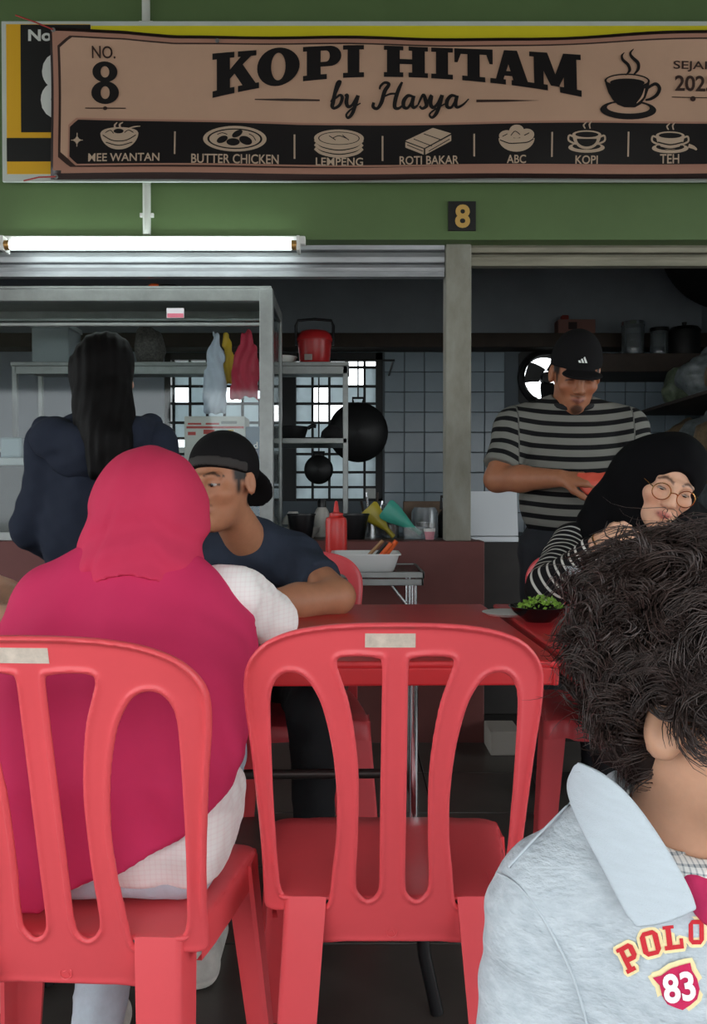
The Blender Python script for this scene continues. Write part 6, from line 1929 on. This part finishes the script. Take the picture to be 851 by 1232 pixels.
# ================================================================== stall worker behind the cabinet, at the picture's edge
p = person((-1.88, 4.16, 0.0), 'stall worker in a white headscarf behind the glass cabinet')
hd = Head((-1.855, 4.12, 1.44), rot(50, 8, 0), .95)
F = Field((-2.15, 3.9, .9), (-1.55, 4.45, 1.6), .009)
hd.add(F, ears=False)
F.cone((-1.89, 4.17, 1.37), (-1.89, 4.17, 1.27), .052, .06, .03).ell((-1.89, 4.17, 1.08), (.15, .1, .2), .03)
for sx in (-1, 1): F.chain([(-1.89 + sx * .17, 4.17, 1.21), (-1.89 + sx * .23, 4.16, .99), (-1.89 + sx * .1, 4.075, .96)], [.045, .04, .027], .02); hand(F, (-1.89 + sx * .1, 4.075, .96), (-sx * 1, .05, 0), (0, 0, -1), sx, .4)
F.mesh('body', M_skin, p, lambda V: hd.colours(V, SK_W, srgb(176, 96, 90), HAIR))
hd.eyes(p, (0, -.5), .7)
F = Field((-2.2, 3.95, .6), (-1.5, 4.45, 1.62), .009)
hd.ell(F, (0, .022, .03), (.098, .112, .112), .02); hd.ell(F, (0, .02, -.08), (.09, .09, .08), .04)
F.ell((-1.89, 4.18, 1.17), (.19, .13, .14), .05).disp(folds(.004, 40, 81)); hd.ell(F, (0, -.105, -.015), (.058, .075, .078), .008, 'sub')
F.cut(lambda x, y, z: 1.06 - z + 0 * x + 0 * y)
F.mesh('headscarf', mat('white_scarf', srgb(206, 210, 212), .85), p)
F = Field((-2.2, 3.9, .02), (-1.5, 4.45, 1.3), .011)
F.ell((-1.89, 4.17, 1.05), (.185, .125, .2), .03).cone((-1.89, 4.17, .95), (-1.89, 4.17, .15), .15, .16, .05)
for sx in (-1, 1): F.chain([(-1.89 + sx * .17, 4.17, 1.21), (-1.89 + sx * .23, 4.16, .99), (-1.89 + sx * .12, 4.085, .96)], [.065, .058, .045], .03)
F.disp(folds(.006, 30, 82)).cut(lambda x, y, z: .02 - z + 0 * x + 0 * y)
F.mesh('long_dress', mat('dark_teal_dress', srgb(40, 52, 58), .9), p)
# ================================================================== child close to the camera
p = person((.285, .72, 0.0), 'child with dark curly hair in a pale grey collared sweatshirt')
hd = Head((.304, .697, .850), rot(45, 12, -3), .89)
F = Field((.10, .53, .36), (.52, .86, 1.03), .004)
hd.add(F, child=True)
F.cone((.300, .712, .83), (.291, .715, .73), .046, .050, .03).ell((.288, .715, .60), (.105, .07, .17), .03)
KS1, KE1, KW1 = (.178, .715, .676), (.142, .695, .52), (.20, .62, .42)
KS2, KE2, KW2 = (.400, .725, .676), (.43, .705, .52), (.37, .63, .42)
for a, b, c in ((KS1, KE1, KW1), (KS2, KE2, KW2)): F.chain([a, b, c], [.036, .031, .022], .02)
hand(F, KW1, (.5, -.6, -.4), (.6, 0, -.5), -1, .6, .62); hand(F, KW2, (-.5, -.6, -.4), (-.6, 0, -.5), 1, .6, .62)
F.mesh('body', M_skin, p, lambda V: hd.colours(V, SK_KID, srgb(190, 100, 96), srgb(50, 36, 30)))
hd.eyes(p, (.2, -.4), .8)
# sweatshirt
M_sw = mat('grey_marl_sweat', srgb(200, 207, 212), .92, var=.0, vscale=60, bump=.6, bscale=120, spec=.12, col2=srgb(168, 177, 184), stretch=(1, 1, 2.2))
def sweat(F):
    F.ell((.288, .712, .63), (.124, .094, .135), .03).ell((.288, .715, .5), (.132, .1, .2), .04)
    F.cone((.262, .715, .755), KS1, .050, .054, .035).cone((.308, .715, .755), KS2, .050, .054, .035)
    for a, b, c in ((KS1, KE1, KW1), (KS2, KE2, KW2)):
        F.cone(a, b, .056, .050, .022).cone(b, np.array(b) + .85 * (np.array(c) - np.array(b)), .050, .036, .02)
    return F
F = sweat(Field((.04, .53, .34), (.54, .86, .85), .0038))
def crease(x, y, z):
    a = np.exp(-((x - .165) / .03) ** 2) * np.exp(-((z - .60) / .05) ** 2)
    return .0042 * fbm(x, y, z, 91, 6, 46) + .0035 * np.sin(z * 150 + x * 140 + 2 * np.sin(x * 60)) * a
F.disp(crease)
F.cone((.285, .70, .83), (.286, .70, .735), .058, .056, .012, 'sub')
F.cut(lambda x, y, z: .36 - z + 0 * x + 0 * y)
sw = F.mesh('sweatshirt', M_sw, p)
# trousers, shoes (below the picture)
F = Field((.14, .58, .03), (.44, .86, .5), .01)
F.ell((.288, .72, .40), (.115, .09, .09), .03).chain([(.235, .72, .38), (.23, .71, .2), (.23, .72, .07)], [.062, .05, .042], .02).chain([(.34, .72, .38), (.345, .71, .2), (.345, .72, .07)], [.062, .05, .042], .02)
F.mesh('trousers', mat('child_jeans', srgb(70, 84, 110), .9, bump=.1), p)
shoe(p, (.23, .735, 0), (.225, .63, 0), M_shoe, .033); shoe(p, (.345, .735, 0), (.35, .63, 0), M_shoe, .033)
# undershirt round the neck
F = Field((.16, .58, .66), (.4, .82, .84), .0035)
F.cone((.289, .708, .785), (.288, .70, .72), .052, .068, .02).cone((.289, .71, .84), (.288, .705, .72), .047, .052, .004, 'sub')
F.cut(lambda x, y, z: np.maximum(z - (.748 + .35 * (y - .66)), .69 - z) + 0 * x)
F.mesh('undershirt', gingham('knit_undershirt', srgb(225, 225, 222), srgb(120, 130, 138), 230), p)

# collar, lettering and seams follow the sweatshirt
def bvh_of(F):
    V, Fc = F.surface()
    return BVHTree.FromPolygons([tuple(v) for v in V], [tuple(f) for f in Fc])
former = sweat(Field((.04, .53, .34), (.54, .86, .88), .005))
T_sw = bvh_of(former)
former.cone((.262, .715, .812), (.272, .712, .70), .066, .108, .02).cone((.31, .715, .80), (.30, .712, .70), .066, .10, .02)
T_col = bvh_of(former)
ORG = Vector((0, 0, CAM_H))
def proj(tree, px, py, off):
    q = P(px, py, 1.0)
    dr = (q - ORG).normalized()
    h = tree.ray_cast(ORG, dr, 2.0)
    if h[0] is None:
        n = tree.find_nearest(P(px, py, .68))
        return n[0] + n[1] * off
    nrm = h[1] if h[1].dot(dr) < 0 else -h[1]
    return h[0] + nrm * off
M_colr = mat('grey_rib_collar', srgb(196, 205, 212), .9, var=.06, vscale=40, bump=.35, bscale=380, spec=.12, stretch=(1, 1, 5))
Ledge = catmull([(698, 927), (690, 940), (688, 955), (700, 990), (716, 1022), (733, 1055), (748, 1085), (758, 1104), (768, 1115)], 4)
Redge = catmull([(706, 918), (722, 924), (742, 938), (762, 958), (782, 986), (802, 1018), (820, 1050), (832, 1075), (837, 1093)], 4)
def wing(mirror, name):
    n = len(Ledge); m_ = 12
    vs_, fs_ = [], []
    for i in range(n):
        a, b = np.array(Ledge[i]), np.array(Redge[i])
        for j in range(m_ + 1):
            t = j / m_
            q = a + (b - a) * t
            if i == n - 1: q = q + np.array((0, 5.0 * math.sin(t * math.pi)))
            off = .004 + .003 * math.sin(min(1, t * 1.4) * math.pi / 2)
            if mirror:
                w_ = proj(T_col, q[0], q[1], off); vs_.append(Vector((2 * .289 - w_.x, w_.y + .01, w_.z)))
            else: vs_.append(proj(T_col, q[0], q[1], off))
    # even out the projected sheet
    A = np.array([tuple(v) for v in vs_]).reshape(n, m_ + 1, 3)
    for _ in range(6):
        B_ = A.copy()
        B_[1:-1, 1:-1] = (A[:-2, 1:-1] + A[2:, 1:-1] + A[1:-1, :-2] + A[1:-1, 2:]) / 4
        B_[1:-1, 0] = (A[:-2, 0] + 2 * A[1:-1, 0] + A[2:, 0]) / 4; B_[1:-1, -1] = (A[:-2, -1] + 2 * A[1:-1, -1] + A[2:, -1]) / 4
        A = B_
    for i in range(n - 1):
        for j in range(m_):
            k = i * (m_ + 1) + j
            fs_.append((k, k + 1, k + m_ + 2, k + m_ + 1))
    o = raw(name, A.reshape(-1, 3), fs_, M_colr, p, True)
    o.matrix_parent_inverse = p.matrix_basis.inverted()
    md = o.modifiers.new('thick', 'SOLIDIFY'); md.thickness = .0045; md.offset = 0
    sb_ = o.modifiers.new('round', 'SUBSURF'); sb_.levels = 1; sb_.render_levels = 1
    return o
wing(False, 'collar_wing'); wing(True, 'collar_wing')
def decal(art, name, m, off):
    o = art.build(name, m, lambda x, y: proj(T_sw, x, y, off), p)
    o.matrix_parent_inverse = p.matrix_basis.inverted()
    return o
M_pinkv = mat('magenta_neckerchief', srgb(200, 44, 96), .8, bump=.2, bscale=200)
F = Field((.255, .56, .62), (.36, .70, .76), .003)
a_, b_, c_ = proj(T_sw, 836, 1066, .0), proj(T_sw, 862, 1085, 0), proj(T_sw, 890, 1068, 0)
F.cone(a_, b_, .014, .016, .008).cone(b_, c_, .016, .014, .008).cone(b_, b_ + Vector((.004, .004, -.016)), .017, .014, .01)
F.disp(lambda x, y, z: .0015 * fbm(x, y, z, 97, 5, 160))
F.mesh('neckerchief', M_pinkv, p)
M_lred = mat('appliqued_red', srgb(196, 40, 50), .85, bump=.2, bscale=500); M_lcr = mat('applique_cream', srgb(240, 222, 170), .85, bump=.2, bscale=500)
M_shd = mat('applique_magenta', srgb(196, 34, 84), .85, bump=.2, bscale=500); M_wht = mat('applique_white', srgb(240, 238, 240), .85)
def small_letter(ch):
    R = lambda x0, x1, y0, y1: [(x0, y0), (x1, y0), (x1, y1), (x0, y1)]
    if ch == 'P': return [R(.12, .40, 0, 1), R(0, .56, 0, .16), R(0, .45, .86, 1), R(.4, .8, .82, 1), R(.4, .8, .36, .54), [(.68, .36), (.8, .36), (.98, .5), (.98, .86), (.8, 1), (.68, 1)]]
    if ch == 'L': return [R(.14, .42, 0, 1), R(0, .58, .86, 1), R(0, .98, 0, .18), R(.8, .98, .18, .42)]
    return [R(.0, .30, .18, .82), R(.7, 1, .18, .82), R(.22, .78, .82, 1), R(.22, .78, 0, .18), [(0, .82), (.3, .82), (.3, 1), (.22, 1)], [(1, .82), (.78, 1), (.7, 1), (.7, .82)], [(0, .18), (.22, 0), (.3, 0), (.3, .18)], [(1, .18), (.7, .18), (.7, 0), (.78, 0)]]
def dense(q, k=3):
    out = []
    for i in range(len(q)):
        a, b = q[i], q[(i + 1) % len(q)]
        for j in range(k): out.append((a[0] + (b[0] - a[0]) * j / k, a[1] + (b[1] - a[1]) * j / k))
    return out
for ch, cx, cy, w_, h_, r_ in (('P', 758, 1151, 21, 33, -27), ('O', 783, 1134, 22, 30, -14), ('L', 810, 1127, 23, 29, -7), ('O', 837, 1121, 18, 29, -1)):
    red, rim = Art(), Art()
    cr, sr_ = math.cos(math.radians(r_)), math.sin(math.radians(r_))
    for q in small_letter(ch):
        pts = []
        for (u, v) in dense(q):
            x, y = (u - .5) * w_, (.5 - v) * h_
            pts.append((cx + x * cr - y * sr_, cy + x * sr_ + y * cr))
        red.poly(pts); rim.stroke(pts + pts[:2], 8.0)
        rim.poly(pts)
    decal(rim, 'letter_border', M_lcr, .0022); decal(red, 'letter', M_lred, .0034)
sh_pts = [(786, 1175), (796, 1172), (807, 1164), (819, 1160), (830, 1157), (832, 1166), (838, 1176), (841, 1188), (838, 1200), (830, 1207), (821, 1213), (812, 1210), (803, 1206), (797, 1196), (794, 1184)]
d_ = dense(sh_pts, 2)
bd_ = Art().poly(d_).stroke(d_ + d_[:2], 12.0)
decal(bd_, 'shield_border', M_lcr, .0020)
decal(Art().poly(d_), 'shield', M_shd, .0034)
v8, f8 = text_fit('83', -18.5, 18.5, -17.5, 17.5, bold=.03)
c9, s9 = math.cos(math.radians(-9)), math.sin(math.radians(-9))
v8 = np.stack([816.5 + v8[:, 0] * c9 - v8[:, 1] * s9, 1185.5 + v8[:, 0] * s9 + v8[:, 1] * c9], 1)
decal(Art().geo(v8, f8), 'numerals', M_wht, .0046)
M_seam = mat('seam_thread', srgb(186, 194, 200), .9)
for pts, nm in (([(601, 1052), (622, 1064), (645, 1090), (668, 1128), (690, 1175), (705, 1225), (712, 1250)], 'sleeve_seam'), ([(692, 966), (668, 990), (640, 1018), (615, 1045)], 'shoulder_seam')):
    o = MB().tube([proj(T_sw, x, y, .0028) for x, y in catmull(pts, 5)], .0011, 6).build(nm, M_seam, p)
    o.matrix_parent_inverse = p.matrix_basis.inverted()

# curly hair: a soft under-layer and several thousand curled strands gathered in locks
M_hair = mat('dark_brown_curls', srgb(64, 50, 46), .33, spec=.5, var=.35, vscale=70)
F = Field(hd.c - .16, hd.c + .16, .0045)
hd.ell(F, (0, .026, .055), (.092, .106, .098), .02); hd.ell(F, (0, .06, -.03), (.06, .05, .06), .03)
F.disp(lambda x, y, z: .007 * fbm(x, y, z, 101, 6, 75))
hd.ell(F, (0, -.1, -.035), (.085, .085, .085), .012, 'sub')
for s in (-1, 1): hd.ell(F, (s * .085, .006, -.012), (.03, .026, .034), .008, 'sub')
F.mesh('hair', mat('hair_under_layer', srgb(40, 31, 29), .9, spec=.1, bump=.6, bscale=180), p)
rs = np.random.RandomState(7)
NP = 12
def strands(n_lock, per, rad, lmin, lmax, curl, spread, fly=False):
    A = []
    while len(A) < n_lock:
        v = rs.normal(size=3); v /= np.linalg.norm(v)
        l = np.array((0, .022, .048)) + v * np.array((.080, .097, .090))
        if l[1] < -.048 + .55 * max(0, .05 - l[2]) and l[2] < .085: continue
        if l[2] < -.075: continue
        if l[2] < .02 and l[1] < .036 and abs(l[0]) > .04: continue
        A.append((l, v))
    out, radii = [], []
    t = np.linspace(0, 1, NP)[:, None]
    for l, v in A:
        L = rs.uniform(lmin, lmax) * (1.25 if v[2] > .45 else (.8 if v[2] > 0 else .62)) * (.82 if v[1] > .2 else 1)
        d0 = v * rs.uniform(.55, 1.0) + rs.normal(size=3) * .38 + np.array((0, .15, .1))
        d0 /= np.linalg.norm(d0)
        e1 = np.cross(d0, rs.normal(size=3)); e1 /= np.linalg.norm(e1); e2 = np.cross(d0, e1)
        ph, turns, cr_ = rs.uniform(0, 6.28), rs.uniform(.7, 1.5) * curl, rs.uniform(.009, .019)
        sag_ = rs.uniform(.35, .85)
        for k in range(per):
            o_ = rs.normal(size=3) * spread
            cl = cr_ * rs.uniform(.75, 1.25); p2 = ph + rs.normal() * .25; Lk = L * rs.uniform(.8, 1.1)
            c = l + o_ * .6 + d0 * (t * Lk) + np.array((0, .0, -1)) * sag_ * Lk * t ** 2 * .85
            c = c + (e1 * np.cos(p2 + turns * 6.28 * t) + e2 * np.sin(p2 + turns * 6.28 * t)) * cl * np.clip(t * 3, 0, 1) + o_ * t * 1.2
            # keep outside the skull
            q = (c - np.array((0, .022, .048))) / np.array((.080, .097, .092)); m = np.linalg.norm(q, axis=1)
            fix = (m < 1.02) & (c[:, 2] > -.03)
            c[fix] = (np.array((0, .022, .048)) + q[fix] / m[fix][:, None] * np.array((.080, .097, .092)) * 1.03)
            if (np.min(c[:, 1]) < -.085 and np.min(c[:, 2]) < .02): continue
            if np.any((c[:, 1] < .022) & (c[:, 2] < -.012)): continue
            out.append(c); radii.append(rad * rs.uniform(.7, 1.3))
    C = np.array(out); S = len(C)
    W = C.reshape(-1, 3) @ (hd.R.T * hd.s) + hd.c
    W = W.reshape(S, NP, 3)
    T_ = np.gradient(W, axis=1); T_ /= np.linalg.norm(T_, axis=2, keepdims=True) + 1e-9
    up_ = np.array((.31, .52, .79)); N1 = np.cross(T_, up_); N1 /= np.linalg.norm(N1, axis=2, keepdims=True) + 1e-9
    N2 = np.cross(T_, N1)
    taper = np.interp(np.linspace(0, 1, NP), [0, .15, .7, 1], [.7, 1, .85, .2])[None, :, None]
    R_ = np.array(radii)[:, None, None] * taper
    ang = [0, 2.094, 4.189]
    rings = np.stack([W + (N1 * math.cos(a) + N2 * math.sin(a)) * R_ for a in ang], 2)    # S, NP, 3, 3
    V = rings.reshape(-1, 3)
    base = (np.arange(S)[:, None, None] * NP + np.arange(NP - 1)[None, :, None]) * 3
    k0 = np.arange(3)[None, None, :]; k1 = (k0 + 1) % 3
    Fq = np.stack([base + k0, base + k1, base + 3 + k1, base + 3 + k0], -1).reshape(-1, 4)
    return V, Fq
mw = np.array(p.matrix_basis.inverted())
for args, nm in (((700, 16, .00085, .040, .082, 1.0, .0021), 'curls'), ((130, 2, .00035, .06, .12, .8, .004, True), 'flyaway_strands')):
    V, Fq = strands(*args)
    V = V @ mw[:3, :3].T + mw[:3, 3]
    me = bpy.data.meshes.new(nm)
    me.vertices.add(len(V)); me.vertices.foreach_set('co', V.astype(np.float32).ravel())
    me.loops.add(Fq.size); me.loops.foreach_set('vertex_index', Fq.astype(np.int32).ravel())
    me.polygons.add(len(Fq)); me.polygons.foreach_set('loop_start', np.arange(0, Fq.size, 4, dtype=np.int32))
    me.polygons.foreach_set('use_smooth', np.ones(len(Fq), bool))
    me.update(calc_edges=True)
    o = link_mesh(nm, me, M_hair, p); o['kind'] = 'stuff'

# small white mark on the striped tee
pm_ = STRIPED_MAN
tee = [c for c in pm_.children if c.name.startswith('striped_tee')][0]
mwm = pm_.matrix_basis
T_tee = BVHTree.FromPolygons([mwm @ v.co for v in tee.data.vertices], [tuple(f.vertices) for f in tee.data.polygons])
mk = Art().loops(catmull([(718, 517.5), (723, 515.5), (729, 515), (733, 517), (732, 519.5), (727, 521), (722, 522.8), (719, 521)], 4, True))
o = mk.build('chest_mark', M_lw, lambda x, y: proj(T_tee, x, y, .002), pm_); o.matrix_parent_inverse = mwm.inverted()

# ------------------------------------------------------------------ small pieces hang under the part they are fixed to
def wmat(o):
    m = o.matrix_parent_inverse @ o.matrix_basis
    return (wmat(o.parent) @ m) if o.parent else o.matrix_basis.copy()
def under(child, newp):
    w_ = wmat(child)
    child.parent = newp
    child.matrix_parent_inverse = wmat(newp).inverted() @ w_ @ child.matrix_basis.inverted()
RULES = {'letter': 'sweatshirt', 'letter_border': 'sweatshirt', 'shield': 'sweatshirt', 'shield_border': 'sweatshirt', 'numerals': 'sweatshirt', 'collar_wing': 'sweatshirt',
         'sleeve_seam': 'sweatshirt', 'shoulder_seam': 'sweatshirt', 'chest_mark': 'striped_tee', 'collar': 'striped_tee', 'cap_emblem': 'cap', 'cap_band': 'cap', 'hook': 'handle',
         'sticker_stripe': 'price_sticker', 'nozzle': 'body', 'glasses_arm': 'glasses_rim', 'print_block': 'body', 'print_line': 'body', 'moulding_mark': 'backrest', 'tape_label': 'backrest',
         'leg_foot': 'leg', 'brace': 'leg', 'knob': 'pot', 'lamp_holder': 'batten', 'paper_label': 'pot', 'ice_cube': 'drink', 'cup_shine': 'coffee_cup_print', 'bowl_lines': 'noodle_bowl_print', 'plate_lines': 'plate_print',
         'pancake_lines': 'pancake_print', 'toast_lines': 'toast_print', 'ice_lines': 'ice_bowl_print'}
base = lambda o: o.name.split('.')[0]
for root in [o for o in list(COL.objects) if o.parent is None and o.type == 'EMPTY']:
    kids = list(root.children)
    for c in kids:
        t = RULES.get(base(c))
        if base(root) == 'banner' and t == 'sweatshirt': continue
        if t:
            tg = [k for k in kids if base(k) == t]
            if tg: 
                tg.sort(key=lambda k: sum((Vector(k.bound_box[0]) + Vector(k.bound_box[6]) - Vector(c.bound_box[0]) - Vector(c.bound_box[6]))[i] ** 2 for i in range(3)))
                under(c, tg[0])
    for c in kids:
        if base(c) == 'iris':
            eyes_ = [k for k in kids if base(k) == 'eye']
            under(c, eyes_[[k for k in kids if base(k) == 'iris'].index(c)])
